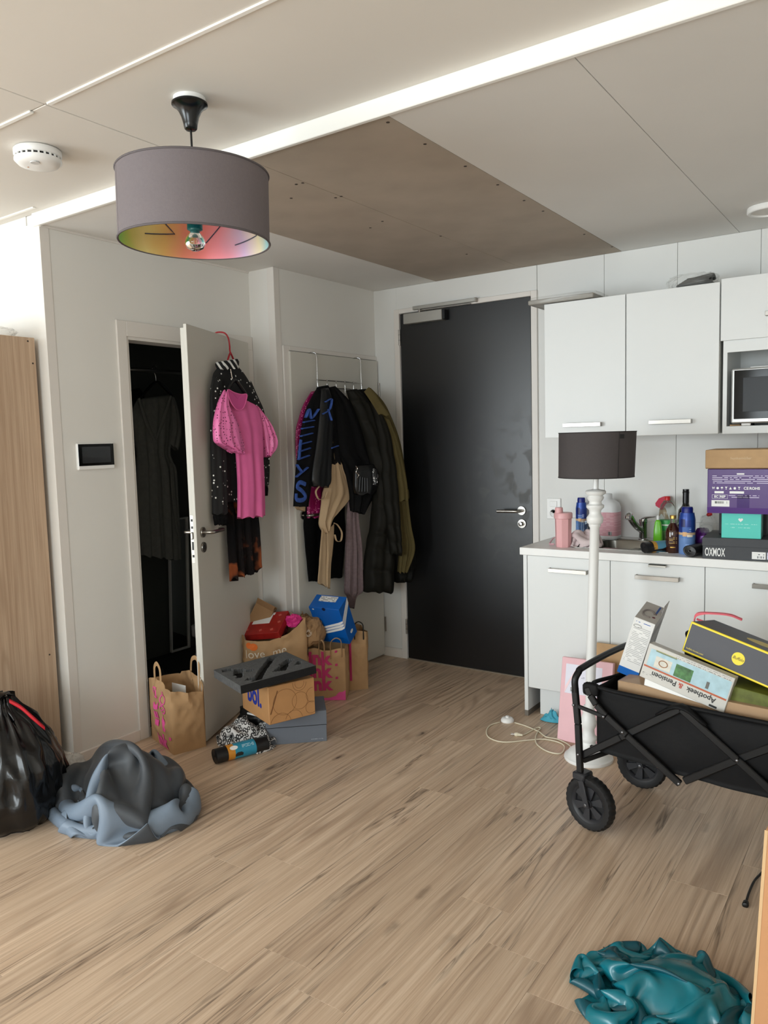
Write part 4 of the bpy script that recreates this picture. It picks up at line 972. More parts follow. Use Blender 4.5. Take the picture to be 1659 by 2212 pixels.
patch(t, 'barcode_label', .018, .092, .030, .058, M_PAPERW, -.0009); patch(t, 'barcode', .031, .084, .043, .053, M_BARC, -.0012)
t = carton('mailing_box', 'flat kraft mailing box on top of the purple carton', (2.218, -.628, CZ+.4065), RZ(.05), None, None)
b = B().box((0, 0, 0), (.40, .28, .083), .0025); sharp(b.obj('body', M_KRAFT, t))
B().box((.004, -.0006, .0), (.396, .0, .0035)).obj('edge_gap', mat('kraft_edge', (120, 92, 62), .8), t)
text('lettering', 'hunkemöller', .0165, mat('cream_print_faint', (214, 190, 156), .6), t, FRONT(.145, .045), 'CENTER', 0, .0002)
tag(B().box((-.14, 0, 0), (.2, .24, .008), .002).obj('loose_card', mat('grey_card', (122, 116, 104), .7), loc=(2.40, -.60, CZ+.0965+.112+.1965)), 'thin grey card under the kraft mailing box', 'card') if False else None
# ================================================================== folding wagon
WU = np.array([.994, -.113, 0]); WV = np.array([.113, .994, 0]); WP = np.array([2.03, -1.57, 0])
WM = Matrix(((WU[0], WV[0], 0), (WU[1], WV[1], 0), (0, 0, 1)))
M_FRAME = mat('black_powder_steel', (13, 13, 14), .4, .0, spec=.4)
M_FAB = mat('black_polyester', (8, 8, 10), .7, spec=.3, bump=.7, bscale=16)
M_TYRE = mat('tyre_rubber', (15, 15, 17), .6); M_RIM = mat('wheel_plastic', (40, 41, 45), .42); M_RIVET = mat('steel_rivet', (120, 120, 122), .35, .9)
wg = thing('folding_wagon', 'black folding wagon loaded with boxes', 'wagon', tuple(WP), WM)
WW_, WL = .46, .92
def barw(parent, name, pts, w=.026, t=.016, m=M_FRAME):
    """flat rectangular tube through points"""
    P = np.array(pts, float); b = B()
    for a, c in zip(P, P[1:]):
        d = c-a; L = np.linalg.norm(d); d /= L; yv = np.array([0, 1., 0]); z = np.cross(d, yv); z /= np.linalg.norm(z); yv = np.cross(z, d)
        Mx = Matrix(((d[0], yv[0], z[0], a[0]), (d[1], yv[1], z[1], a[1]), (d[2], yv[2], z[2], a[2]), (0, 0, 0, 1)))
        b.box((0, -t/2, -w/2), (L, t/2, w/2), .003, Mx)
    return sharp(b.obj(name, m, parent))
def rivet(parent, u, v, z, s=-1): return sharp(B().lathe([(0, 0), (.006, 0), (.0055, .003), (.003, .0045), (0, .005)], 12, RT((u, v, z), (PI/2 if s < 0 else -PI/2, 0, 0))).obj('rivet', M_RIVET, parent), 60)
# fabric tub: open box with sagging walls and a hemmed rim
def tub():
    nu, nz_ = 60, 12; b = B()
    def wall_pt(s, tz, inner):
        # s runs around the rectangle 0..1 ; tz 0 bottom..1 top
        L0, V0, L1, V1 = .015, .015, WL-.02, WW_-.015
        per = [(L0, V0), (L1, V0), (L1, V1), (L0, V1)]; lens = [L1-L0, V1-V0]*2; tot = sum(lens); d = s*tot; k = 0
        while k < 3 and d > lens[k]: d -= lens[k]; k += 1
        a, c = per[k], per[(k+1) % 4]; f = min(1, d/lens[k]); p = np.array([a[0]+(c[0]-a[0])*f, a[1]+(c[1]-a[1])*f]); nrm = [(0, -1), (1, 0), (0, 1), (-1, 0)][k]
        bul = math.sin(PI*tz)*math.sin(PI*f)*.012+.010*mnoise.noise(Vector((p[0]*7, p[1]*7, tz*2.2)))*math.sin(PI*min(1, f*1.0))
        p = p+np.array(nrm)*(bul-(.004 if inner else 0))
        ztop = .548-.010*math.sin(PI*f)*(1 if k in (0, 2) else .5); zb = .305-.012*math.sin(PI*f)
        if k == 3: ztop += .0; 
        if k == 0: ztop += .03*math.exp(-((p[0]-.335)/.09)**2)*0
        return (p[0], p[1], zb+(ztop-zb)*tz)
    n = 160
    out = [[wall_pt((j+.5)/n, i/nz_, False) for j in range(n)] for i in range(nz_+1)]
    inn = [[wall_pt((j+.5)/n, i/nz_, True) for j in range(n)] for i in range(nz_, -1, -1)]
    b.grid(out+inn, cv=True); m = len(out[0]); b.f.append(tuple(range(m))[::-1]); k = (2*(nz_+1)-1)*m; b.f.append(tuple(range(k, k+m)))
    return b
tb = tub().obj('fabric_tub', M_FAB, wg, smooth=True)
b = B().tube([(.01, .012, .552), (.3, .006, .545), (.6, .006, .545), (WL-.02, .012, .552), (WL-.015, WW_/2, .545), (WL-.02, WW_-.012, .552), (.6, WW_-.006, .545), (.3, WW_-.006, .545), (.01, WW_-.012, .552), (.012, WW_/2, .540)], .008, 8, closed=True, sm=8)
b.obj('rim_hem', M_FAB, tb, smooth=True)
# corner sleeves of the cloth over the frame
for v in (0.0, WW_): crumple((-.028, v-.014, .515), (.035, v+.014, .565), 20, 12, .12, 3, 5, .5, flatb=False).obj('corner_sleeve', M_FAB, tb, smooth=True)
ap = B().tube([(.25, -.006, .50), (.335, -.010, .548), (.42, -.006, .50)], [.010, .024, .010], 10, sm=5, flat=.4).obj('apex_sleeve', M_FAB, tb, smooth=True)
for side, v in ((-1, -.008), (1, WW_+.008)):
    sfx = []
    o1 = barw(wg, 'brace', [(-.008, v, .548), (.004, v, .520), (.028, v, .488), (.067, v, .455), (.145, v, .401), (.335, v, .274)], .024)
    o2 = barw(wg, 'brace', [(-.036, v+.012*(-side), .277), (.116, v+.012*(-side), .384), (.335, v+.012*(-side), .540)], .026)
    o3 = barw(wg, 'brace', [(.335, v, .540), (.52, v, .408), (.705, v, .274)], .024)
    o4 = barw(wg, 'brace', [(.345, v+.012*(-side), .284), (.52, v+.012*(-side), .408), (.73, v+.012*(-side), .545)], .026)
    for (u, z, o) in ((.131, .411, o1), (.333, .277, o1), (.52, .408, o3)): rivet(o, u, v+side*.008, z, side)
    # uprights, forks, wheels
    for u0, sg in ((-.045, 1), (WL+.02, -1)):
        if sg > 0: up = barw(wg, 'upright', [(u0+.008, v, .215), (u0, v, .40), (u0-.012, v, .53)], .024, .018)
        else: up = barw(wg, 'upright', [(u0, v, .215), (u0, v, .53)], .024, .018)
        rivet(up, u0+.004*sg, v+side*.009, .285, side)
rod = barw(wg, 'link_rod', [(-.062, -.012, .472), (.067, -.014, .452)], .016, .008); rivet(rod, .06, -.018, .453); rivet(rod, -.058, -.018, .472)
# end bow that runs up from the two uprights and across
sharp(B().tube([(-.055, -.008, .52), (-.058, -.006, .565), (-.052, .012, .592), (-.05, .035, .602), (-.05, WW_/2, .607), (-.05, WW_-.035, .602), (-.052, WW_-.012, .592), (-.058, WW_+.006, .565), (-.055, WW_+.008, .52)], .0125, 12, sm=5).obj('end_bow', M_FRAME, wg), 60)
for z in (.262,): sharp(B().tube([(-.036, 0, z), (-.036, WW_, z)], .009, 10).tube([(WL+.02, 0, z), (WL+.02, WW_, z)], .009, 10).obj('cross_bar', M_FRAME, wg), 60) if False else None
barw(wg, 'cross_bar', [(-.030, .0, .258), (.06, .12, .292)], .018, .012); barw(wg, 'floor_bar', [(-.03, .06, .296), (WL, .06, .296)], .010, .014); barw(wg, 'floor_bar', [(-.03, WW_-.06, .296), (WL, WW_-.06, .296)], .010, .014)
def wheel(u, v, rz, first=None):
    h = bpy.data.objects.new('wheel', None); COL.objects.link(h); h.parent = wg; h.location = (u, v, .104); h.rotation_euler = (0, 0, rz); h.empty_display_size = .02
    if first:
        for ch in first.children:
            c = ch.copy(); COL.objects.link(c); c.parent = h
        return h
    R0, Wd = .104, .046; X = RT(rot=(PI/2, 0, 0)); n = 60
    rings = []
    prof = [(.072, -.019), (.082, -.022), (.096, -.021), (.101, -.015), (.1035, -.008), (.104, 0), (.1035, .008), (.101, .015), (.096, .021), (.082, .022), (.072, .019)]
    G = []
    for (r, y) in prof:
        row = []
        for k in range(n*2):
            a = PI*k/n; tread = (.0022 if (k//2) % 2 == 0 else 0) if r > .0955 else 0
            row.append(((r-tread)*math.cos(a), y, (r-tread)*math.sin(a)))
        G.append(row)
    sharp(B().grid(G, cv=True).obj('tyre', M_TYRE, h), 30)
    sharp(B().lathe([(.073, -.018), (.073, .018), (.062, .012), (.058, .004), (.058, -.004), (.062, -.012)], 48, X, closed=True).obj('rim', M_RIM, h), 40)
    b = B().lathe([(.0, -.004), (.058, -.003), (.058, .003), (0, .004)], 40, X); b.obj('disc', mat('wheel_recess', (12, 12, 14), .6), h)
    for k in range(6):
        a = k*PI/3+.35; w0, w1 = .16, .26
        q = [(.016*math.cos(a-.5), .016*math.sin(a-.5)), (.062*math.cos(a-w1), .062*math.sin(a-w1)), (.0635*math.cos(a), .0635*math.sin(a)), (.062*math.cos(a+w1), .062*math.sin(a+w1)), (.016*math.cos(a+.5), .016*math.sin(a+.5))]
        B().prism(q, -.013, .013, X).obj('spoke', M_RIM, h)
    sharp(B().lathe([(0, -.02), (.015, -.02), (.017, -.016), (.017, .016), (.015, .02), (0, .02)], 24, X).obj('hub', M_RIM, h), 40)
    sharp(B().box((-.012, -.030, -.012), (.012, -.024, .09), .002, RT(rot=(0, -.28, 0))).box((-.012, .024, -.012), (.012, .030, .09), .002, RT(rot=(0, -.28, 0))).box((-.062, -.031, .082), (-.008, .031, .112), .006).obj('fork', M_RIM, h), 40)
    sharp(B().lathe([(0, .0305), (.007, .0305), (.006, .034), (0, .035)], 12, RT(rot=(PI/2, 0, 0))).obj('axle_nut', M_RIVET, h), 50)
    return h
w0 = wheel(0, 0, -.17)
wheel(.01, WW_-.01, .10, w0); wheel(WL-.04, 0, 0, w0); wheel(WL-.04, WW_, 0, w0)

# ---- load of the wagon
def wloc(u, v, z): return tuple(WP+WU*u+WV*v+np.array([0, 0, z]))
t = carton('brown_carton', 'large taped brown carton at the bottom of the wagon', wloc(.085, .05, .312), WM, None, None)
sharp(B().box((0, 0, 0), (.70, .33, .262), .003).obj('body', M_KRAFTD, t))
b = B().box((-.001, -.001, .20), (.70, .332, .2635), .001); b.obj('tape', film_mat('clear_tape_film', (214, 190, 160), .12, .35), t)
MA = Matrix(((.950, -.059, .308), (.089, .992, -.087), (-.300, .110, .947)))
t = carton('instrument_box', 'tall white carton with a grey hose picture leaning in the wagon', (2.085, -1.435, .578), MA, None, None)
M_WCARD = mat('white_card', (222, 222, 220), .45); M_GCARD = mat('grey_card_print', (176, 172, 166), .45)
Wd, Dp, Ht = .077, .19, .235
sharp(B().box((0, 0, 0), (Wd, Dp, Ht), .0015).obj('body', M_WCARD, t))
patch(t, 'instructions', .008, .070, .060, .205, print_mat('small_grey_print', (228, 228, 226), (168, 168, 170), 150, 90, dens=.75)); patch(t, 'blue_band', 0, Wd, .001, .030, mat('royal_blue_print', (22, 96, 176), .4))
patch(t, 'title_line', .010, .068, .217, .224, print_mat('blue_title', (226, 226, 226), (40, 90, 170), 140, 160, dens=.8))
B().tube([(.020+.014*math.cos(a), -.0008, .205+.006*math.sin(a)) for a in np.linspace(0, 2*PI, 20)[:-1]], .0011, 6, closed=True).obj('ring_picture', mat('pic_grey', (150, 150, 148), .5), t)
B().box((.001, .001, Ht), (Wd-.001, Dp-.001, Ht+.0006)).obj('top_print', M_GCARD, t)
B().tube([(.036+.021*math.cos(a), .075+.036*math.sin(a), Ht+.001) for a in np.linspace(.2, 5.2, 22)], .0042, 6).obj('hose_picture', mat('hose_print', (120, 112, 108), .5), t)
for (hx, hy) in ((.056, .09), (.058, .055)): B().lathe([(.006, 0), (.006, .0009), (0, .001)], 12, RT((hx, hy, Ht+.0008))).obj('valve_picture', mat('maroon_print', (96, 34, 44), .5), t)
B().box((.054, .10, Ht+.0006), (.061, .178, Ht+.0011)).obj('blue_strip', mat('deep_blue_print', (24, 76, 150), .4), t)
B().box((.066, .135, Ht+.0006), (.074, .165, Ht+.0011)).obj('logo_print', print_mat('logo_bars', (190, 190, 192), (40, 70, 130), 260, 200), t)
B().box((Wd, .001, .001), (Wd+.0006, Dp-.001, Ht-.001)).obj('side_print', axis_mat('side_photo', [(0, (40, 36, 38)), (.05, (70, 66, 66)), (.12, (110, 104, 100)), (.17, (58, 54, 54)), (.2, (130, 124, 120))], Ht, rough=.35), t)
B().box((0, -.0006, 0), (.0015, Dp*.55, .075), .0003, RT((Wd-.001, Dp*.5, Ht-.035), (-.1, 0, 0))).obj('open_flap', M_GCARD, t)
MB = Matrix(((.962, .069, .264), (-.087, .994, .058), (-.259, -.079, .963)))
t = carton('cardboard_game_box', 'flat grey and blue box lying upside down across the wagon', (2.204, -1.555, .612), MB, None, None)
Wd, Dp, Ht = .297, .042, .127
sharp(B().box((0, 0, 0), (Wd, Dp, Ht), .0015).obj('body', mat('pale_grey_card', (196, 194, 188), .3), t))
patch(t, 'sky_print', .012, .292, .050, .112, mat('sky_print', (166, 196, 206), .3, var=.12, vscale=30))
patch(t, 'orange_rule', .004, .292, .043, .049, mat('rust_print', (176, 88, 56), .35)); patch(t, 'olive_rule', .030, .105, .108, .114, mat('olive_print', (170, 168, 110), .4))
patch(t, 'photo_print', .036, .094, .054, .094, mat('cream_photo', (206, 202, 190), .35, var=.1, vscale=60), -.0010); patch(t, 'photo_print', .108, .168, .052, .096, mat('green_photo', (66, 112, 62), .35, var=.5, vscale=50), -.0010)
B().tube([(.066+.015*math.cos(a), -.0014, .075+.011*math.sin(a)) for a in np.linspace(0, 2*PI, 20)[:-1]], .0014, 6, closed=True).obj('picture_line', mat('brown_line', (150, 96, 50), .5), t)
B().box((.218, -.0013, .056), (.228, -.0008, .080)).obj('bottle_picture', mat('grey_pic', (96, 96, 92), .4), t)
UD = lambda x, z: frame((x, -.0011, z), (-1, 0, 0), (0, 0, -1))
text('lettering', 'Apotheek', .026, M_INKB, t, UD(.262, .028), 'LEFT', .012, .0002, .95)
text('lettering', '&', .026, mat('red_print', (176, 60, 40), .4), t, UD(.150, .029), 'LEFT', .012, .0002)
text('lettering', 'Pensioen', .026, M_INKB, t, UD(.127, .028), 'LEFT', .012, .0002, .95)
patch(t, 'small_caption', .006, .05, .016, .022, print_mat('caption_print', (196, 194, 188), (90, 90, 90), 200, 150)); patch(t, 'maker_mark', .246, .272, .004, .011, M_INKB)
patch(t, 'top_caption', .10, .286, .114, .122, print_mat('top_caption_print', (196, 194, 188), (96, 96, 94), 124, 300, dens=.6))
MC = Matrix(((.950, .170, .263), (-.204, .973, .109), (-.237, -.158, .959))).normalized()
t = carton('boot_box', 'dark grey boot box with yellow edges and round yellow badge', (2.332, -1.488, .705), MC, None, None)
M_GBOX = mat('slate_board', (72, 72, 78), .5); M_YEL = mat('yellow_board', (240, 214, 40), .45)
Wd, Dp, Ht = .36, .20, .111
sharp(B().box((0, .0, 0), (Wd, Dp, Ht), .002).obj('body', M_YEL, t))
patch(t, 'front_panel', .005, Wd-.005, .007, Ht-.007, M_GBOX)
B().box((.003, .004, Ht-.0002), (Wd-.003, Dp-.003, Ht+.0006)).obj('lid_panel', M_GBOX, t)
B().box((-.0006, .003, .004), (.0, Dp-.003, Ht-.004)).obj('side_panel', M_GBOX, t)
bd = B().lathe([(.0215, 0), (.0215, .0006), (0, .0006)], 40, FRONT(.186, .052)).obj('badge', M_YEL, t)
text('lettering', 'Buffalo', .015, M_INKB, t, FRONT(.186, .052, -.0018), 'CENTER', 0, .0001, .9, shear=.3)
text('lettering', 'buffalo-boots.com', .0085, mat('yellow_ink', (226, 204, 80), .5), t, FRONT(.012, .017), 'LEFT', 0, .0002)
B().lathe([(.06, 0), (.06, .0006), (0, .0006)], 40, Matrix.Translation((.22, .1, Ht+.0006)) @ Matrix.Diagonal((1, .55, 1, 1))).obj('lid_oval', mat('tan_yellow_print', (196, 176, 96), .5), t)
t = carton('green_box', 'olive green leaf-print box with a barcode label', wloc(.455, .075, .525), WM @ Matrix.Rotation(.10, 3, 'Y'), None, None)
M_OLIVE = mat('olive_leaf_print', (96, 104, 44), .4, var=.35, vscale=22)
sharp(B().box((0, 0, 0), (.22, .16, .10), .002).obj('body', M_OLIVE, t)); patch(t, 'light_band', 0, .22, 0, .022, mat('lime_print', (140, 150, 72), .4, var=.2, vscale=30)); patch(t, 'barcode', .065, .098, .030, .046, M_BARC)
t = carton('cosmetics_case', 'black cosmetics case with white NYX lettering between the boxes', wloc(.27, .14, .575), WM @ Matrix.Rotation(.35, 3, 'Y'), None, None)
sharp(B().box((0, 0, 0), (.20, .12, .10), .006).obj('body', mat('black_card', (22, 22, 24), .35), t)); B().box((.01, .01, .1), (.11, .11, .125), .004).obj('upper_case', mat('black_case', (28, 28, 30), .3), t)
B().box((-.0, -.001, .045), (.06, .0, .07)).obj('starry_print', mat('navy_dots', (40, 36, 66), .35, var=.6, vscale=120), t)
text('lettering', 'NYX', .034, M_INKW, t, FRONT(.055, .035), 'LEFT', .02, .0003)
bg_ = thing('black_toiletry_bag', 'black zipped toiletry bag behind the cosmetics case', 'bag', wloc(.30, .255, .577))
crumple((-.05, -.05, 0), (.10, .06, .155), 30, 20, .25, 2.2, 31, .7).obj('pouch', mat('black_shiny_nylon', (24, 24, 25), .35), bg_, smooth=True)
sharp(B().tube([(-.03, -.01, .13), (-.035, -.02, .165), (.0, -.03, .176), (.05, -.02, .17), (.055, -.01, .14)], .006, 8, sm=5).obj('strap', M_BLACK, bg_), 60)
st = thing('pink_strap', 'coral pink plastic strap lying on the boot box', 'strap', wloc(.33, .30, .76))
P_ = [(-.06, 0, .02), (-.05, 0, .045), (0, .0, .052), (.06, .01, .05), (.10, .02, .035)]
G = [[np.array(p)+np.array([0, dy, dz]) for (dy, dz) in ((-.008, 0), (.008, .001))] for p in smooth_pts(P_, 6)]
G2 = [[g[0], g[1], g[1]+np.array([0, 0, -.022*max(.25, 1-i/14)]), g[0]+np.array([0, 0, -.022*max(.25, 1-i/14)])] for i, g in enumerate(G)]
B().grid(G2, cv=True).obj('band', mat('coral_plastic', (226, 104, 116), .35), st, smooth=False)
B().tube([(-.05, 0, .022), (-.01, -.005, .012), (.04, -.01, -.002)], .004, 8, sm=4).obj('tail', mat('coral_plastic_dark', (214, 84, 100), .35), st)
ev = carton('white_envelope', 'white envelope lying on the brown carton', wloc(.205, .055, .5765), WM @ Matrix.Rotation(.13, 3, 'Y'), None, None)
sharp(B().box((-.02, -.012, .0), (.22, .11, .026), .001).obj('sheet', M_PAPERW, ev)); B().box((0, .002, .026), (.2, .10, .0285), .0005).obj('letter', mat('paper_grey', (216, 216, 216), .5), ev)

# ================================================================== leaning things by the kitchen
t = carton('pink_parcel', 'flat pink parcel with a torn white shipping label leaning on the cabinet', (1.594, -.822, 0.0), RZ(.02) @ Matrix.Rotation(-.20, 3, 'X'), None, None)
M_PINKB = mat('pink_board', (232, 186, 192), .55, var=.03, vscale=12)
sharp(B().box((0, 0, .0), (.25, .03, .402), .002).obj('body', M_PINKB, t))
lb = patch(t, 'shipping_label', .022, .20, .232, .372, mat('label_paper', (220, 218, 230), .4)); patch(t, 'barcode', .05, .092, .242, .262, M_BARC, -.0010); patch(t, 'barcode', .115, .16, .236, .258, M_BARC, -.0010)
patch(t, 'label_lines', .10, .16, .31, .318, print_mat('label_lines', (220, 218, 230), (120, 116, 130), 200, 120), -.0010)
B().prism([(.022, .232), (.022, .262), (.10, .40), (.085, .372)][::-1], 0, .0006, FRONT(0, 0, -.0009)).obj('torn_strip', mat('label_tear', (238, 206, 210), .4), t)
text('arrow_mark', '^', .05, mat('grey_ink', (110, 96, 100), .5), t, FRONT(.125, .125), 'CENTER', 0, .0002)
kb = carton('cardboard_sheet', 'plain brown cardboard sheet standing behind the pink parcel', (1.688, -.700, 0), Matrix.Rotation(-.12, 3, 'X'), None, None, 'cardboard')
sharp(B().box((0, 0, 0), (.235, .006, .462), .001).obj('board', M_KRAFT, kb))
tc_ = drape(0, 0, 0, .055, .04, .035, 9, 48, 14, 4, .5).obj('blue_cloth', mat('cyan_cloth', (74, 168, 192), .7), loc=tuple(at(1192, 1556, 'z', 0.001)), smooth=True)
tag(tc_, 'small cyan cloth on the floor beside the pink parcel', 'cloth')
# ================================================================== clothes
def rows3(rows, P, N):
    L = np.array([atp(r[0], r[1], P, N) for r in rows]); R = np.array([atp(r[2], r[3], P, N) for r in rows]); return L, R
def gbody(rows, P, N, t=.02, wave=.01, k=5, seed=0, nv=46, nu=56, off=0.0, puff=0.0, quilts=0, top=0.15, ripple=.006, topt=.5):
    """closed cloth volume: traced width at each height, own thickness, folds that open towards the hem"""
    P = np.array(P, float); N = np.array(N, float); N = N/np.linalg.norm(N)
    L, R = rows3(rows, P+N*off, N)
    per = max(2, nv//(len(rows)-1)); L = smooth_pts(L, per); R = smooth_pts(R, per); m = len(L); G = []
    rg = random.Random(seed); ph = [rg.uniform(0, 6.28) for _ in range(5)]
    for i in range(m):
        v = i/(m-1); c = (L[i]+R[i])/2; h = (R[i]-L[i])/2; row = []
        fade = top+(1-top)*v
        th = t*(topt+(1-topt)*min(1, v*3))*(1 if i not in (0,) else .55)
        if puff: th *= 1+puff*(abs(math.sin(PI*v*quilts))**.5-.6)
        for j in range(nu):
            a = 2*PI*j/nu; u = math.cos(a); s = math.sin(a)
            ss = math.copysign(abs(s)**.7, s)
            w = wave*fade*(math.sin(k*1.57*u+ph[0]+.9*v)+.55*math.sin(k*2.7*u+ph[1]-1.6*v)+.5*mnoise.noise(Vector((u*2.2+seed, v*3.0, seed*.7))))
            w += .22*wave*(1-2*abs(mnoise.noise(Vector((u*4+seed*2, v*7, 3.3)))))
            p = c+h*u*(1+.02*math.sin(9*v+seed))+N*(th*ss+w)
            if i >= m-2: p = p+np.array([0, 0, ripple*math.sin(k*2*u+ph[2])])
            row.append(p)
        G.append(row)
    return np.array(G)
def gobj(name, G, m, parent, cap=True):
    loc = np.array(parent.matrix_world.translation) if False else np.array(parent.location)
    b = B(); b.grid(G-loc, cv=True); n = G.shape[1]
    if cap: b.f.append(tuple(range(n))); b.f.append(tuple((len(G)-1)*n+k for k in range(n))[::-1])
    # outward normals
    o = b.obj(name, m, parent); sharp(o, 70)
    return o
def fabric(name, col, var=.08, vs=20, bump=.25, bs=120, rough=.9, sheen=.0): return mat(name, col, rough, spec=.15, var=var, vscale=vs, bump=bump, bscale=bs, sheen=sheen)
def speck_mat(name, base, spark, scale=55, thr=.16, dens=.4, rough=.8):
    m, nt, p = nodes(name); L = nt.links.new; tc = nt.nodes.new('ShaderNodeTexCoord')
    vo = nt.nodes.new('ShaderNodeTexVoronoi'); vo.inputs['Scale'].default_value = scale; L(tc.outputs['Object'], vo.inputs['Vector'])
    k = math_n(nt, 'LESS_THAN', vo.outputs['Distance'], thr)
    n = nt.nodes.new('ShaderNodeTexNoise'); n.inputs['Scale'].default_value = 9; L(tc.outputs['Object'], n.inputs['Vector'])
    k = math_n(nt, 'MULTIPLY', k, math_n(nt, 'LESS_THAN', nt_sep(nt, vo.outputs['Color'], 1), dens))
    k = math_n(nt, 'MULTIPLY', k, math_n(nt, 'GREATER_THAN', n.outputs[0], .47))
    L(mixrgb(nt, k, lin(base), lin(spark)), p.inputs['Base Color']); L(math_n(nt, 'MULTIPLY_ADD', k, .25-rough, rough), p.inputs['Roughness'])
    return m
def base_pt(G): 
    q = G.reshape(-1, 3); z = q[:, 2].min(); c = q.mean(0); return (c[0], c[1], z)
def garment(name, label, cat, rows, P, N, m, group=None, part='body', **kw):
    G = gbody(rows, P, N, **kw); t = thing(name, label, cat, base_pt(G), group=group); gobj(part, G, m, t); return t

# ---- on the open cupboard door
LP0 = np.array([.045, -1.4, 0.0]); GN = np.array([1.0, 0.0, 0.0])
def gp(px, py, v): return atp(px, py, LP0+GN*v, GN)
M_SEQ = speck_mat('black_sequin_knit', (16, 16, 17), (232, 232, 226), 60, .27, .5)
M_RIB = fabric('black_rib', (15, 15, 16), .1, 30, .5, 200)
hg = thing('red_clothes_hanger', 'red plastic clothes hanger hooked over the open door', 'hanger', tuple(on_leaf(487, 790, .03)))
HO = np.array(hg.location)
M_RED = mat('red_hanger_plastic', (178, 26, 40), .35)
hk = [lw(.352, -.048, 2.035), lw(.352, -.05, 2.05), lw(.350, -.03, 2.060), lw(.345, .005, 2.055), lw(.338, .022, 2.03), lw(.333, .026, 1.99), lw(.338, .028, 1.965), lw(.333, .03, 1.945)]
sharp(B().tube([p-HO for p in hk], .0042, 8, sm=4).obj('hook', M_RED, hg), 60)
sharp(B().tube([p-HO for p in (lw(.47, .028, 1.82), lw(.40, .03, 1.885), lw(.345, .03, 1.945), lw(.325, .03, 1.945), lw(.26, .03, 1.885), lw(.16, .028, 1.82))], .005, 8, sm=4).obj('shoulder_bar', M_RED, hg), 60)
jk = garment('sequin_jacket', 'black jacket sprinkled with silver sequins on the red hanger', 'jacket', [(472, 792, 508, 786), (459, 812, 532, 814), (458, 850, 550, 852), (462, 900, 562, 898), (470, 1000, 562, 1000), (478, 1085, 558, 1080)], LP0, GN, M_SEQ, off=.038, t=.018, wave=.005, k=4, seed=2)
def addpart(own, name, m, rows, P=LP0, N=GN, **kw): return gobj(name, gbody(rows, P, N, **kw), m, own)
addpart(jk, 'sleeve', M_SEQ, [(460, 812, 478, 818), (454, 850, 482, 850), (455, 900, 486, 900), (456, 960, 487, 960), (457, 1010, 488, 1010), (459, 1062, 489, 1062), (460, 1110, 490, 1110)], off=.062, t=.020, wave=.004, k=3, seed=3)
addpart(jk, 'cuff', M_RIB, [(460, 1109, 490, 1109), (462, 1120, 491, 1120), (464, 1133, 491, 1133)], off=.062, t=.019, wave=.002, k=8, seed=3)
addpart(jk, 'sleeve', M_SEQ, [(528, 820, 542, 824), (536, 850, 556, 858), (548, 890, 569, 892), (556, 950, 577, 952), (560, 1010, 580, 1010), (560, 1050, 578, 1050)], off=.03, t=.018, wave=.004, k=3, seed=4)
addpart(jk, 'cuff', M_RIB, [(560, 1049, 578, 1049), (561, 1060, 577, 1060), (561, 1069, 576, 1069)], off=.03, t=.017, wave=.002, k=8, seed=4)
def stripe_mat():
    m, nt, p = nodes('striped_rib'); tc = nt.nodes.new('ShaderNodeTexCoord'); w = nt.nodes.new('ShaderNodeTexWave'); w.wave_type = 'BANDS'; w.bands_direction = 'DIAGONAL'
    w.inputs['Scale'].default_value = 14; w.inputs['Distortion'].default_value = 2; nt.links.new(tc.outputs['Object'], w.inputs['Vector'])
    nt.links.new(ramp(nt, w.outputs[0], [(.6, lin((14, 14, 15))), (.7, lin((215, 215, 212)))]), p.inputs['Base Color']); p.inputs['Roughness'].default_value = .8
    return m
addpart(jk, 'collar', stripe_mat(), [(469, 782, 512, 775), (468, 790, 514, 784), (474, 799, 512, 794)], off=.045, t=.030, wave=.004, k=4, seed=6, topt=1)
B().tube([gp(498, 797, .082)-np.array(jk.location), gp(502, 818, .080)-np.array(jk.location)], .0022, 6).obj('zip', M_CHROME, jk)
# sheer dress under it
def sheer_mat():
    m, nt, p = nodes('sheer_dark_print'); L = nt.links.new; tc = nt.nodes.new('ShaderNodeTexCoord')
    n = nt.nodes.new('ShaderNodeTexNoise'); n.inputs['Scale'].default_value = 5; n.inputs['Detail'].default_value = 3; L(tc.outputs['Object'], n.inputs['Vector'])
    L(ramp(nt, n.outputs[0], [(.36, lin((16, 15, 16))), (.50, lin((30, 23, 22))), (.56, lin((140, 74, 42))), (.62, lin((120, 62, 36))), (.66, lin((40, 32, 30)))]), p.inputs['Base Color'])
    p.inputs['Roughness'].default_value = .8; p.inputs['Specular IOR Level'].default_value = .1; p.inputs['Alpha'].default_value = .93
    return m
garment('sheer_dress', 'dark sheer dress with rust print hanging below the sequin jacket', 'dress', [(478, 1010, 556, 1010), (487, 1090, 556, 1088), (491, 1123, 555, 1118), (493, 1180, 558, 1172), (497, 1254, 562, 1229)], LP0, GN, sheer_mat(), off=.026, t=.008, wave=.013, k=7, seed=9, nv=40, nu=72, ripple=.012)
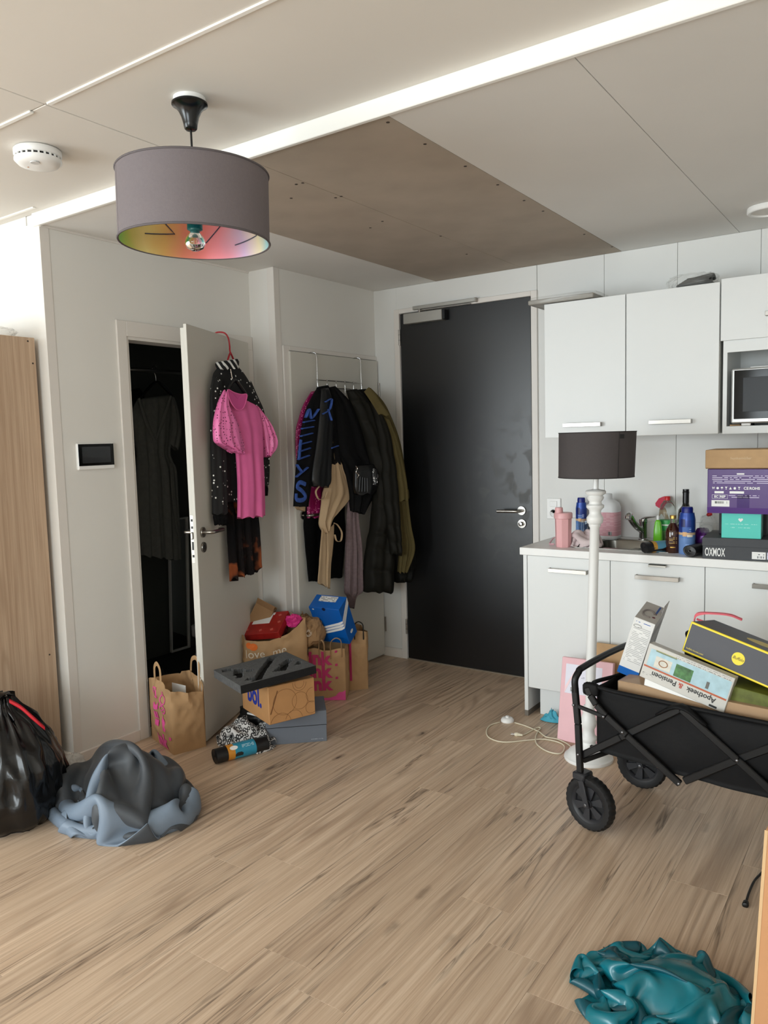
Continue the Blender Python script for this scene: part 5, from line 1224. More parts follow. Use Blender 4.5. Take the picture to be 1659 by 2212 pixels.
# pink dress on a black hanger
M_PINK = fabric('pink_jersey', (220, 106, 160), .05, 14, .12, 200, .85); M_PINKS = None
def dot_mat():
    m, nt, p = nodes('pink_eyelet_satin'); L = nt.links.new; tc = nt.nodes.new('ShaderNodeTexCoord')
    vo = nt.nodes.new('ShaderNodeTexVoronoi'); vo.inputs['Scale'].default_value = 72; vo.inputs['Randomness'].default_value = .55; L(tc.outputs['Object'], vo.inputs['Vector'])
    k = math_n(nt, 'LESS_THAN', vo.outputs['Distance'], .26)
    L(mixrgb(nt, k, lin((232, 118, 176)), lin((128, 34, 84))), p.inputs['Base Color']); p.inputs['Roughness'].default_value = .38
    b = nt.nodes.new('ShaderNodeBump'); b.inputs['Strength'].default_value = .5; b.inputs['Distance'].default_value = .006
    n = nt.nodes.new('ShaderNodeTexNoise'); n.inputs['Scale'].default_value = 22; L(tc.outputs['Object'], n.inputs['Vector']); L(n.outputs[0], b.inputs['Height']); L(b.outputs[0], p.inputs['Normal'])
    return m
M_PINKS = dot_mat()
bh = thing('black_clothes_hanger', 'black clothes hanger inside the pink dress', 'hanger', tuple(gp(507, 850, .085))); HO = np.array(bh.location)
sharp(B().tube([gp(*q)-HO for q in ((488, 848, .105), (499, 830, .105), (508, 822, .105), (517, 832, .105), (533, 856, .105))], .012, 8, sm=4, flat=.6).obj('shoulder_bar', M_BLACK, bh), 60)
sharp(B().tube([gp(*q)-HO for q in ((508, 820, .088), (507, 812, .08), (503, 806, .07), (500, 812, .06))], .003, 8, sm=4).obj('hook', M_BLACK, bh), 60)
pdx = garment('pink_dress', 'bright pink dress with dotted puff sleeves', 'dress', [(483, 841, 556, 878), (488, 862, 560, 888), (496, 900, 565, 910), (504, 935, 567, 945), (508, 975, 568, 986), (511, 1030, 571, 1030), (512, 1075, 572, 1072), (512, 1119, 572, 1114)], LP0, GN, M_PINK, off=.100, t=.024, wave=.006, k=5, seed=11, nu=72, topt=.6)
# neck opening: a darker inner back with a rolled edge
nk = [gp(*q) for q in ((492, 842, .128), (496, 862, .136), (505, 878, .139), (515, 886, .140), (525, 882, .139), (531, 868, .136), (533, 852, .130), (521, 852, .124), (506, 848, .124))]
nk = np.array(nk)-np.array(pdx.location); NK = smooth_pts(nk, 4, True); cN = NK.mean(0)
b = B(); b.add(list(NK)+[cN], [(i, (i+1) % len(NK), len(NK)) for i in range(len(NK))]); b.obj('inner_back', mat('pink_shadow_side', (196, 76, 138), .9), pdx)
sharp(B().tube(NK, .0028, 6, closed=True).obj('neckline', M_PINK, pdx), 60)
B().box((-.008, -.001, -.012), (.008, .001, .0), 0, frame(tuple(gp(512, 857, .128)-np.array(pdx.location)), (0, 1, 0), (0, 0, 1)) ).obj('care_label', M_WHITEP, pdx)
addpart(pdx, 'puff_sleeve', M_PINKS, [(483, 843, 492, 850), (472, 868, 493, 878), (463, 905, 511, 915), (461, 940, 520, 945), (464, 955, 525, 962), (476, 962, 524, 976), (500, 974, 523, 981)], off=.118, t=.034, wave=.007, k=6, seed=12, nu=64, topt=.3, top=.4)
addpart(pdx, 'puff_sleeve', M_PINKS, [(555, 876, 562, 888), (556, 892, 576, 908), (561, 920, 588, 930), (566, 945, 596, 950), (569, 965, 594, 968), (571, 985, 577, 987)], off=.085, t=.028, wave=.006, k=6, seed=13, nu=56, topt=.3, top=.4)

# ---- over-door rack and the coats
rk = thing('over_door_rack', 'chrome over-door hook rack', 'rack', (.024, -.55, 1.80)); RO = np.array(rk.location)
RXX = .046
def rkp(px, py, x=RXX): return at(px, py, 'x', x)-RO
yl, yr = rkp(685, 807)[1], rkp(780, 816)[1]
for y in (yl, yr):
    sharp(B().tube([(-.022, y-.018, .178), (-.022, y-.018, .197), (.004, y-.010, .199), (.020, y, .185), (.022, y, .12), (.022, y, .035), (.022, y, 0)], .0035, 8, sm=4).obj('door_bracket', M_CHROME, rk), 60)
for z in (.038, -.005): B().tube([(.022, yl-.006, z), (.022, yr+.006, z)], .003, 8).obj('rail', M_CHROME, rk)
for i in range(6):
    y = yl+(yr-yl)*i/5
    B().tube([(.025, y, .045), (.025, y, -.06), (.028, y, -.085), (.042, y, -.095), (.056, y, -.085), (.060, y, -.060)], .003, 8, sm=4).obj('hook', M_CHROME, rk, smooth=True)
X1 = (1, 0, 0); OB = (.85, -.53, 0); MD = (.95, -.31, 0)
GR = 'coats and clothes on the over-door rack'
garment('black_trousers', 'plain black trousers hanging behind the beige coat', 'trousers', [(668, 1060, 745, 1060), (656, 1112, 745, 1100), (658, 1170, 745, 1160), (664, 1257, 740, 1245)], (.05, 0, 0), X1, fabric('black_wool', (10, 10, 11)), GR, t=.014, wave=.008, k=5, seed=21)
garment('magenta_sequin_top', 'magenta sequinned top showing at the edge of the coats', 'top', [(672, 846, 692, 842), (655, 875, 694, 875), (645, 905, 695, 905), (639, 935, 695, 935), (641, 1000, 700, 1000), (656, 1060, 704, 1060), (660, 1085, 702, 1085), (661, 1117, 695, 1119)], (.052, 0, 0), X1, speck_mat('magenta_sequins', (150, 20, 90), (252, 150, 200), 110, .34, .55, .4), GR, t=.020, wave=.006, k=4, seed=22)
bc = garment('beige_trench_coat', 'sand beige trench coat with hanging belt ends', 'coat', [(700, 930, 735, 930), (711, 1004, 738, 1003), (707, 1036, 747, 1034), (700, 1062, 756, 1066), (697, 1080, 745, 1088), (694, 1110, 726, 1110), (692, 1133, 716, 1122), (700, 1150, 706, 1148)], (.13, 0, 0), X1, fabric('sand_gabardine', (190, 164, 132), .04, 12, .1, 150), GR, t=.016, wave=.010, k=5, seed=23, topt=.5)
M_SAND = fabric('sand_gabardine_belt', (186, 160, 128), .04, 12, .1, 150)
addpart(bc, 'belt_end', M_SAND, [(695, 1140, 706, 1150), (691, 1185, 705, 1188), (688, 1225, 704, 1225), (686, 1258, 704, 1267)], (.135, 0, 0), X1, t=.004, wave=.003, k=2, seed=24, nu=20)
addpart(bc, 'belt_end', M_SAND, [(705, 1148, 722, 1131), (706, 1190, 720, 1180), (705, 1225, 715, 1225), (705, 1268, 713, 1273)], (.142, 0, 0), X1, t=.004, wave=.003, k=2, seed=25, nu=20)
bo = np.array(bc.location)
for pts in ([(690, 1050), (682, 1062), (688, 1078), (700, 1076), (706, 1062)], [(722, 1130), (729, 1134), (738, 1150), (736, 1168), (727, 1168), (723, 1155)]):
    sharp(B().tube([at(*q, 'x', .165)-bo for q in pts], .007, 8, sm=4, flat=.35).obj('belt_loop', M_SAND, bc), 60)
addpart(bc, 'hem', M_SAND, [(637, 1090, 660, 1094), (637, 1098, 659, 1105)], (.075, 0, 0), X1, t=.004, wave=.003, k=3, seed=26, nu=20)
# black jacket with blue brushed letters
M_DEN = fabric('black_denim', (18, 18, 20), .12, 25, .25, 150)
lj = garment('lettered_jacket', 'black jacket with big blue brushed letters down the sleeve', 'jacket', [(686, 836, 708, 832), (678, 870, 722, 868), (682, 920, 728, 920), (688, 960, 732, 960), (700, 1002, 735, 1002)], (.115, 0, 0), X1, M_DEN, GR, t=.03, wave=.006, k=4, seed=27)
addpart(lj, 'sleeve', M_DEN, [(684, 840, 702, 838), (665, 876, 694, 876), (656, 910, 690, 910), (648, 960, 684, 960), (642, 1010, 676, 1010), (639, 1050, 670, 1052), (637, 1092, 664, 1094)], (.135, 0, 0), X1, t=.026, wave=.004, k=3, seed=28)
addpart(lj, 'sleeve', mat('black_leather', (13, 13, 14), .42, bump=.3, bscale=40), [(694, 840, 708, 838), (690, 870, 716, 870), (686, 920, 716, 922), (680, 970, 714, 972), (674, 1010, 712, 1014), (672, 1036, 711, 1040), (676, 1050, 704, 1052)], (.15, 0, 0), X1, t=.028, wave=.005, k=3, seed=29)
M_BLUEP = mat('brushed_blue_paint', (52, 84, 158), .8, var=.25, vscale=60)
ljo = np.array(lj.location); SX = .166
def strokes(parent, name, poly, r=.0125, x=SX):
    sharp(B().tube([at(*q, 'x', x)-ljo for q in poly], r, 8, sm=4, flat=.35).obj(name, M_BLUEP, parent), 60)
for poly in ([(640, 1066), (641, 1079), (654, 1080), (660, 1072), (652, 1060), (642, 1052), (648, 1042), (660, 1046)], [(640, 1030), (664, 1010)], [(652, 1020), (641, 1004)], [(645, 992), (667, 984)], [(646, 976), (669, 968)], [(648, 960), (671, 954)], [(646, 992), (650, 950)], [(650, 942), (674, 936)], [(652, 926), (676, 922)], [(656, 912), (678, 908)], [(660, 902), (668, 884), (672, 904), (688, 884)]):
    strokes(lj, 'painted_letter', poly)
for poly in ([(703, 868), (716, 862), (712, 884), (698, 894)], [(708, 884), (716, 908)], [(716, 968), (730, 963)]): strokes(lj, 'painted_letter', poly, .010, .178)
garment('black_cotton_jacket', 'black zipped jacket in the middle of the coats', 'jacket', [(704, 838, 724, 834), (708, 871, 757, 871), (712, 924, 781, 924), (716, 976, 799, 976), (736, 1004, 808, 1002), (752, 1055, 812, 1055), (756, 1104, 785, 1110)], (.10, -.45, 0), MD, fabric('black_cotton', (13, 13, 14), .1, 18, .3, 90, .75), GR, off=.06, t=.04, wave=.008, k=5, seed=30)
garment('mauve_knit_scarf', 'mauve grey knitted scarf hanging from the rack', 'scarf', [(752, 1060, 775, 1060), (749, 1115, 774, 1115), (747, 1186, 782, 1186), (745, 1240, 783, 1240), (744, 1278, 783, 1275), (752, 1290, 768, 1288), (757, 1312, 762, 1312)], (.10, -.45, 0), MD, fabric('mauve_knit', (118, 102, 104), .12, 60, .5, 220), GR, off=.05, t=.014, wave=.012, k=6, seed=31, nu=64)
hb = garment('black_handbag', 'small black handbag with silver clasp among the coats', 'bag', [(768, 1006, 806, 1002), (764, 1020, 812, 1016), (764, 1050, 815, 1050), (768, 1068, 808, 1066)], (.10, -.45, 0), MD, mat('black_bag_leather', (12, 12, 13), .35), GR, off=.125, t=.03, wave=.002, k=3, seed=32)
ho = np.array(hb.location)
sharp(B().tube([atp(*q, (.26, -.45, 0), MD)-ho for q in ((768, 1006), (772, 1012), (769, 1020), (775, 1026), (771, 1033))], .004, 6, sm=4).obj('clasp', M_CHROME, hb), 60)
for i in range(4): B().tube([atp(778+i*5, 1030+i, (.265, -.45, 0), MD)-ho, atp(776+i*6, 1062, (.265, -.45, 0), MD)-ho], .004, 6).obj('tassel', M_BLACK, hb)
gobj('sequin_edge', gbody([(803, 1012, 813, 1012), (802, 1030, 815, 1030), (804, 1046, 812, 1046)], (.10, -.45, 0), MD, off=.145, t=.02, wave=.002, seed=4), speck_mat('silver_sequins', (30, 30, 32), (235, 235, 235), 130, .4, .6, .3), hb)
# puffer coats and khaki trench
M_OLV = mat('dark_olive_nylon', (24, 23, 18), .65, spec=.2, var=.08, vscale=10, bump=.3, bscale=30)
M_OLV2 = mat('black_olive_nylon', (16, 16, 13), .65, spec=.2, var=.08, vscale=10, bump=.3, bscale=30)
PA = (.10, -.42, 0)
garment('long_dark_puffer', 'almost black padded coat behind the khaki trench', 'coat', [(770, 842, 790, 840), (790, 880, 815, 872), (808, 930, 838, 925), (820, 1000, 858, 1000), (830, 1100, 878, 1100), (840, 1180, 892, 1180), (850, 1235, 897, 1225), (853, 1257, 890, 1255)], PA, OB, M_OLV2, GR, off=.01, t=.035, wave=.006, k=4, seed=33, puff=.5, quilts=8, nv=70)
pc = garment('olive_puffer_coat', 'long dark olive quilted coat hanging lowest of all', 'coat', [(748, 843, 770, 840), (757, 871, 799, 871), (778, 924, 820, 922), (795, 989, 848, 1000), (806, 1055, 852, 1055), (802, 1133, 854, 1133), (794, 1173, 852, 1180), (787, 1225, 851, 1230), (785, 1277, 850, 1280)], PA, OB, M_OLV, GR, off=.085, t=.05, wave=.008, k=4, seed=34, puff=.55, quilts=9, nv=90)
addpart(pc, 'sleeve', M_OLV, [(800, 870, 812, 876), (812, 920, 838, 925), (822, 989, 852, 1000), (826, 1055, 858, 1055), (832, 1120, 863, 1125), (838, 1165, 866, 1170), (842, 1196, 867, 1199)], PA, OB, off=.135, t=.038, wave=.006, k=3, seed=35, puff=.5, quilts=7, nv=70)
M_KHA = fabric('khaki_cotton', (92, 82, 52), .06, 10, .15, 130)
kt = garment('khaki_trench', 'khaki trench coat with turned collar next to the black door', 'coat', [(794, 840, 800, 838), (806, 868, 826, 866), (818, 900, 842, 896), (824, 948, 860, 944), (838, 1002, 871, 994), (848, 1055, 880, 1055), (853, 1094, 882, 1084), (858, 1140, 888, 1136), (861, 1180, 896, 1186), (859, 1236, 878, 1234)], PA, OB, M_KHA, GR, off=.055, t=.035, wave=.008, k=5, seed=36, nu=64)
addpart(kt, 'collar', M_KHA, [(786, 846, 797, 836), (797, 862, 812, 852), (808, 880, 828, 876), (818, 896, 843, 897)], PA, OB, off=.165, t=.008, wave=.001, k=2, seed=37, nu=24)
addpart(kt, 'sleeve', M_KHA, [(826, 900, 840, 904), (834, 945, 858, 948), (846, 1000, 870, 998), (854, 1050, 879, 1050), (856, 1082, 881, 1080)], PA, OB, off=.115, t=.022, wave=.004, k=3, seed=39)
addpart(kt, 'belt', M_KHA, [(850, 1058, 880, 1056), (851, 1070, 882, 1068), (853, 1078, 881, 1078)], PA, OB, off=.06, t=.042, wave=.002, k=2, seed=38, topt=1)

# ---- in the cupboard
dk = fabric('dark_grey_linen', (96, 96, 92), .08, 40, .3, 150)
rl = thing('clothes_rail', 'steel clothes rail inside the cupboard', 'rail', (-.78, -1.27, 1.92))
B().tube([(0, -.86, 0), (0, .86, 0)], .0125, 12).obj('tube', M_STEEL, rl, smooth=True)
for y in (-.862, .862): sharp(B().lathe([(.025, 0), (.025, .008), (0, .009)], 20, RT((0, y, 0), (PI/2 if y > 0 else -PI/2, 0, 0))).obj('flange', M_STEEL, rl))
cd = garment('grey_wrap_dress', 'dark grey wrap dress hanging in the cupboard', 'dress', [(296, 862, 372, 852), (286, 885, 378, 880), (288, 931, 372, 930), (296, 976, 364, 976), (297, 1000, 370, 998), (295, 1040, 378, 1020), (296, 1120, 384, 1118), (300, 1200, 388, 1210)], (-.78, 0, 0), X1, dk, None, t=.03, wave=.012, k=7, seed=41, nu=80)
addpart(cd, 'sleeve', dk, [(366, 853, 376, 858), (371, 880, 384, 890), (372, 920, 391, 934), (366, 960, 384, 974)], (-.77, 0, 0), X1, t=.02, wave=.004, k=3, seed=42)
co = np.array(cd.location)
for pts in ([(300, 860), (318, 915), (335, 952)], [(370, 856), (352, 910), (337, 952)]):
    sharp(B().tube([at(*q, 'x', -.742)-co for q in pts], [.010, .014, .006], 8, sm=4, flat=.4).obj('lapel', dk, cd), 60)
addpart(cd, 'belt_end', dk, [(367, 1000, 374, 1000), (372, 1080, 380, 1078), (382, 1150, 386, 1160)], (-.735, 0, 0), X1, t=.003, wave=.002, seed=43, nu=16)
chh = thing('closet_hanger', 'black hanger holding the grey wrap dress', 'hanger', tuple(at(335, 845, 'x', -.78))); co = np.array(chh.location)
sharp(B().tube([at(*q, 'x', -.78)-co for q in ((302, 862), (322, 838), (338, 825), (352, 834), (372, 856))], .012, 8, sm=4, flat=.7).obj('shoulder_bar', M_BLACK, chh), 60)
B().tube([at(*q, 'x', -.78)-co for q in ((337, 828), (336, 812), (331, 802), (329, 795), (334, 790), (340, 795))], .003, 8, sm=4).obj('hook', M_CHROME, chh, smooth=True)
garment('black_closet_top', 'black top hanging behind the grey dress in the cupboard', 'top', [(280, 842, 300, 838), (270, 870, 310, 862), (270, 930, 312, 930), (268, 1010, 318, 1010), (272, 1100, 320, 1100)], (-.95, 0, 0), X1, fabric('black_closet_cotton', (14, 14, 14)), None, t=.03, wave=.008, k=4, seed=44)
mi = thing('leaning_mirror', 'narrow white framed mirror at the back of the cupboard', 'mirror', (-1.30, -.67, .02), (0, .05, 0))
b = B()
for (y0, y1, z0, z1) in ((-.085, -.075, 0, .95), (.075, .085, 0, .95), (-.075, .075, 0, .01), (-.075, .075, .94, .95)): b.box((-.01, y0, z0), (.01, y1, z1))
b.obj('frame', M_TRIM, mi); B().box((-.006, -.075, .01), (-.002, .075, .94)).obj('glass', mat('mirror_glass', (200, 200, 200), .03, 1.0), mi)
tag(drape(0, 0, 0, .16, .13, .09, 17, 60, 20, 6, .5).obj('dark_cloth_heap', fabric('striped_dark_cloth', (58, 58, 60), .5, 14), loc=(-.62, -1.35, .004), smooth=True), 'crumpled dark cloth on the cupboard floor', 'clothes')
cj = thing('white_candle_jar', 'white jar on a stand at the back of the cupboard', 'jar', (-1.12, -.66, .005))
sharp(B().lathe([(0, 0), (.03, 0), (.022, .02), (.018, .12), (.03, .14), (0, .14)], 20).obj('stand', M_WHITEP, cj), 40); sharp(B().lathe([(0, .14), (.04, .14), (.042, .15), (.042, .21), (.038, .215), (0, .215)], 24).obj('jar', M_WHITEP, cj), 40)
# ================================================================== wardrobe corner
M_BIRCH = wood_mat('light_oak_foil', ['b0947a', 'bea389', 'cab096', 'a2866c', '86705c'], 1.0, 'Z', .45, False, False, .05)
wd = thing('wardrobe', 'tall light wood wardrobe at the end of the partition wall', 'wardrobe', (-.75, -2.567, 0))
WY = -.075
b = B().box((.485, -.075, 0), (.505, .292, 1.965), .001); side = b.obj('side_panel', M_BIRCH, wd)
B().box((-.505, WY, 0), (-.485, .292, 1.965), .001).obj('side_panel', M_BIRCH, wd)
B().box((-.485, WY+.02, 1.945), (.485, .29, 1.965), .001).obj('top_panel', M_BIRCH, wd); B().box((-.485, .282, .06), (.485, .29, 1.945)).obj('back_panel', M_BIRCH, wd)
B().box((-.485, WY+.03, .04), (.485, .28, .06)).obj('bottom_panel', M_BIRCH, wd)
for s in (-1, 1):
    dr = B().box((min(s*.002, s*.484), WY, .06), (max(s*.002, s*.484), WY+.018, 1.943), .001).obj('door', M_BIRCH, wd)
    sharp(B().lathe([(.006, 0), (.006, .012), (.014, .016), (.014, .024), (0, .026)], 16, RT((s*.05, WY, 1.0), (PI/2, 0, 0))).obj('knob', M_STEEL, dr))
for q in ((60, 737), (71, 785), (107, 1414)):
    p = at(*q, 'x', -.245); B().lathe([(.004, 0), (.004, .001), (0, .0011)], 10, RT((.505, p[1]+2.567, p[2]), (0, PI/2, 0))).obj('screw_hole', M_SCREW, side)
wb = thing('plastic_bag', 'crinkled clear bag with black print on the wardrobe', 'bag', (-.42, -2.42, 1.966))
crumple((-.16, -.13, 0), (.15, .14, .055), 48, 18, .35, 2.8, 41, .7).obj('film', M_FILM, wb, smooth=True)
crumple((.03, -.10, .004), (.12, -.02, .04), 22, 12, .3, 3, 44, .7).obj('printed_patch', speck_mat('black_white_print', (225, 225, 222), (12, 12, 12), 34, .5, .6), wb, smooth=True)

# black refuse bag with red drawstring
M_SACK = mat('black_polythene', (14, 14, 15), .22, spec=.6, bump=.35, bscale=14)
rb = thing('refuse_bag', 'full shiny black refuse bag with red drawstring', 'bag', (.002, -2.690, 0)); rb.scale = (.92, .92, 1.0)
G = []; NU, NV = 120, 60
for i in range(NV+1):
    v = i/NV; z = .50*v
    r0 = np.interp(v, [0, .06, .2, .45, .62, .78, .88, .95, 1], [.19, .225, .245, .235, .195, .135, .075, .050, .045])
    row = []
    for j in range(NU):
        a = 2*PI*j/NU; d = (math.cos(a), math.sin(a))
        n1 = mnoise.noise(Vector((d[0]*1.6, d[1]*1.6, v*2.2+4))); n2 = mnoise.noise(Vector((d[0]*4.2+3, d[1]*4.2, v*3.0))); n3 = mnoise.noise(Vector((d[0]*9, d[1]*9+2, v*5.0)))
        g = (.5-abs(mnoise.noise(Vector((math.cos(a)*5.5, math.sin(a)*5.5, v*1.2)))))*(.02+.06*max(0, v-.35))
        r = r0*(1+.10*n1+.07*(1-2*abs(n2))-.035+.03*(1-2*abs(n3)))+g*.9
        row.append((r*d[0]*1.0+.03*v*math.sin(3), r*d[1], max(0, z+.02*n2*v)))
    G.append(row)
b = B(); b.grid(G, cv=True); b.f.append(tuple(range(NU))[::-1]); b.f.append(tuple(NV*NU+k for k in range(NU)))
b.obj('sack', M_SACK, rb, smooth=True)
X = cloth(36, 30, .34, .26, squeeze(0, 0, .45, .5, .52, .05, 5, .34, .26), balls=[((0, 0, .36), (.10, .10, .15)), ((0, 0, .2), (.25, .25, .2))], steps=70, iters=5)
cloth_obj('tied_top', X, M_SACK, rb, .0015)
rp = [at(20, 1514, 'x', .11), at(45, 1528, 'x', .135), at(68, 1548, 'x', .16), at(84, 1562, 'x', .175), at(97, 1573, 'x', .18)]
G = []
for i, p in enumerate(smooth_pts((np.array(rp)-np.array(rb.location))/np.array([.92, .92, 1]), 5)):
    w = .011*(1-.4*abs(i/20-.5)); G.append([p+np.array([0, 0, w]), p+np.array([.004, -.003, 0]), p+np.array([0, 0, -w]), p+np.array([-.004, .003, 0])])
B().grid(np.array(G), cv=True).obj('drawstring', mat('red_drawstring', (196, 38, 50), .4), rb, smooth=True)
# little clear packet
pkt = thing('crumpled_packet', 'small crumpled clear plastic packet beside the wardrobe', 'packet', (-.055, -2.352, 0))
crumple((-.055, -.05, 0), (.06, .06, .125), 40, 26, .3, 2.6, 51, .75).obj('film', film_mat('crinkled_film', (232, 230, 226), .12, .55), pkt, smooth=True)
crumple((-.03, -.03, .002), (.04, .03, .055), 24, 16, .3, 3, 52, .7).obj('tissue', M_PAPERW, pkt, smooth=True)

# puffer jacket in a heap
M_PUF = mat('charcoal_puffer', (58, 62, 67), .55, sheen=.1, bump=.25, bscale=25); M_LIN = mat('blue_grey_lining', (112, 126, 142), .5, bump=.25, bscale=25)
pj = thing('puffer_jacket', 'dark grey puffer jacket with blue-grey lining in a heap on the floor', 'jacket', (.33, -2.43, 0))
BL = [((.0, .02, .0), (.25, .17, .19)), ((.10, .05, .03), (.15, .11, .14))]
X = cloth(92, 84, 1.25, 1.05, dome(0, 0, .34, .22, .25, .012, 11, .62), balls=BL, steps=110, iters=6, bend=.5, lbend=.30, grav=-.0003, outer=((.02, .0, .0), (.38, .27, .29)))
cloth_obj('shell', X, M_PUF, pj, .010, M_LIN)
X = cloth(60, 40, .80, .50, dome(-.02, -.10, .27, .13, .17, .012, 23, .45), balls=[(c, tuple(np.array(r)+.03)) for c, r in BL], steps=100, iters=6, bend=.5, lbend=.30, grav=-.0003, outer=((0, -.03, 0), (.39, .27, .26)))
cloth_obj('lining', X, M_LIN, pj, .010, M_PUF)
pj.location = (.368, -2.395, 0); pj.scale = (.90, .90, 1.26)

# ================================================================== paper bags
M_BAG = mat('kraft_paper', (180, 144, 104), .8, var=.06, vscale=14, bump=.3, bscale=26)
M_BAGD = mat('kraft_paper_inside', (150, 116, 80), .85, var=.05, vscale=14, bump=.3, bscale=26)
class PaperBag:
    def __init__(s, name, label, pos, rz, w, d, h, seed, topf=None, crum=.006, taper=0.0, group='brown paper bags on the floor', bulge=.006):
        s.t = thing(name, label, 'bag', pos, (0, 0, rz), group); s.w, s.d, s.h, s.seed, s.crum, s.taper, s.bulge = w, d, h, seed, crum, taper, bulge
        s.topf = topf or (lambda q: 0.0); n = 26; nv = 30; out = []; inn = []
        per = [q for q in np.linspace(0, 4, 4*n+1)[:-1]]
        for i in range(nv+1): out.append([s.pt(q, i/nv) for q in per]); inn.append([s.pt(q, i/nv, -.0022) for q in per])
        b = B(); b.grid(out+inn[::-1], cv=True); k = len(per); b.f.append(tuple(range(k))[::-1]); m = (2*(nv+1)-1)*k; b.f.append(tuple(range(m, m+k)))
        s.body = sharp(b.obj('body', M_BAG, s.t), 32)
    def pt(s, q, v, off=0.0):
        """q: 0..1 front (y=0), 1..2 right (x=w), 2..3 back, 3..4 left ; v: 0..1 height"""
        k = int(q) % 4; f = q-int(q); w, d = s.w, s.d; c = np.array([w/2, d/2])
        p = [np.array([w*f, 0]), np.array([w, d*f]), np.array([w*(1-f), d]), np.array([0, d*(1-f)])][k].astype(float)
        nrm = [np.array([0, -1.]), np.array([1., 0]), np.array([0, 1.]), np.array([-1., 0])][k]
        z = v*(s.h+s.topf(q)*max(0, (v-.5)*2))
        p = c+(p-c)*(1-s.taper*v)
        if k in (1, 3): p = p-nrm*(.18*(s.w)*max(0, v-.45)*math.sin(PI*f)*.35)      # gussets fold in towards the top
        P3 = Vector((p[0]*9+s.seed, p[1]*9, z*9)); r = 1-2*abs(mnoise.noise(P3)); r2 = 1-2*abs(mnoise.noise(P3*2.2))
        e = math.sin(PI*min(1, max(0, f)))**.5*min(1, v*6)
        g = s.crum*(r*.9+r2*.5)*(.35+.9*v)*e+s.bulge*math.sin(PI*f)*math.sin(PI*min(1, v*1.1))
        p = p+nrm*(g+off)
        return np.array([p[0], p[1], z+(.004*mnoise.noise(Vector((q*3, s.seed, 0))) if v > .95 else 0)])
    def handle(s, q0, q1, hh, m=None, flat=.25, r=.011, lean=0.0):
        a, b = s.pt(q0, 1), s.pt(q1, 1); mid = (a+b)/2; up = np.array([0, 0, 1.]); out = np.array([lean*(mid[1]-s.d/2)*0, lean, 0])
        pts = [a-up*.05, a, a*.92+mid*.08+up*hh*.7+out*.5, mid*.7+a*.3+up*hh+out, mid*.7+b*.3+up*hh+out, b*.92+mid*.08+up*hh*.7+out*.5, b, b-up*.05]
        return sharp(B().tube(pts, r, 8, sm=4, flat=flat).obj('handle', m or M_BAG, s.t), 60)
    def face(s, k, x, z, off=.0034):
        L = s.w if k in (0, 2) else s.d
        return s.pt(k+min(.999, max(.001, x/L)), z/s.h, off)
    def decal(s, name, k, polys, m):
        """flat print that follows the paper: polygons in face metres"""
        b = B()
        for poly in polys:
            c = np.mean(poly, 0); n = len(poly); v = [s.face(k, *c)]+[s.face(k, *((np.array(p)+c)/2)) for p in poly]+[s.face(k, *p) for p in poly]
            f = [(0, 1+i, 1+(i+1) % n) for i in range(n)]+[(1+i, 1+n+i, 1+n+(i+1) % n, 1+(i+1) % n) for i in range(n)]
            b.add(v, f)
        return b.obj(name, m, s.t)
    def lettering(s, k, txt, size, x, z, m, rot=0.0, bold=.02, sx=1.0):
        o = text('lettering', txt, size, m, s.t, Matrix.Rotation(rot, 4, 'Z'), 'LEFT', bold, 0.0, sx)
        for v in o.data.vertices: v.co = Vector(tuple(s.face(k, x+v.co.x, z+v.co.y)))
        return o
M_FPINK = mat('hot_pink_print', (232, 88, 160), .7); M_FPINKD = mat('dark_pink_print', (190, 52, 108), .7)
def ell(cx, cz, rx, rz, n=18, a0=0, a1=2*PI): return [(cx+rx*math.cos(a), cz+rz*math.sin(a)) for a in np.linspace(a0, a1, n, endpoint=False)]
def ringd(cx, cz, rx, rz, th, n=20, a0=0, a1=2*PI):
    A = np.linspace(a0, a1, n+1); return [[(cx+rx*math.cos(a), cz+rz*math.sin(a)), (cx+rx*math.cos(b_), cz+rz*math.sin(b_)), (cx+(rx-th)*math.cos(b_), cz+(rz-th)*math.sin(b_)), (cx+(rx-th)*math.cos(a), cz+(rz-th)*math.sin(a))] for a, b_ in zip(A, A[1:])]
# bag by the cupboard: long printed side towards the window
b1 = PaperBag('paper_bag', 'brown paper bag with pink food drawings standing in the cupboard doorway', (.114, -1.925, 0), math.atan2(.95, .313), .165, .285, .312, 3, lambda q: .03*math.sin(PI*(q % 1)) if int(q) in (1, 3) else (-.035*(q % 1) if int(q) == 0 else -.01), .017)
K = 3   # left face: x runs from the back edge to the front edge
b1.lettering(K, 'ink', .090, .118, .042, M_FPINK, 0, .035); b1.decal('dot_print', K, [[(.262, .070), (.278, .070), (.278, .086), (.262, .086)]], M_FPINK)
b1.decal('carton_print', K, [[(.10, .105), (.14, .105), (.138, .135), (.102, .135)], [(.10, .14), (.118, .14), (.118, .175), (.103, .175)], [(.121, .14), (.139, .14), (.137, .175), (.121, .175)]], M_FPINK)
b1.decal('bottle_print', K, [[(.195, .098), (.222, .098), (.222, .150), (.213, .165), (.213, .180), (.204, .180), (.204, .165), (.195, .150)]], M_FPINK)
b1.decal('moon_print', K, [ell(.125, .205, .032, .020, 12, PI*.95, PI*2.05)[:12]+[(.152, .222), (.14, .208), (.12, .205), (.104, .214)]], M_FPINK)
b1.decal('croissant_print', K, ringd(.215, .205, .026, .020, .006)+[[(.20, .20), (.23, .212), (.23, .207), (.20, .195)]], M_FPINK)
b1.decal('apple_print', K, ringd(.215, .248, .024, .022, .005)+[[(.213, .27), (.218, .27), (.222, .285), (.216, .285)]], M_FPINK)
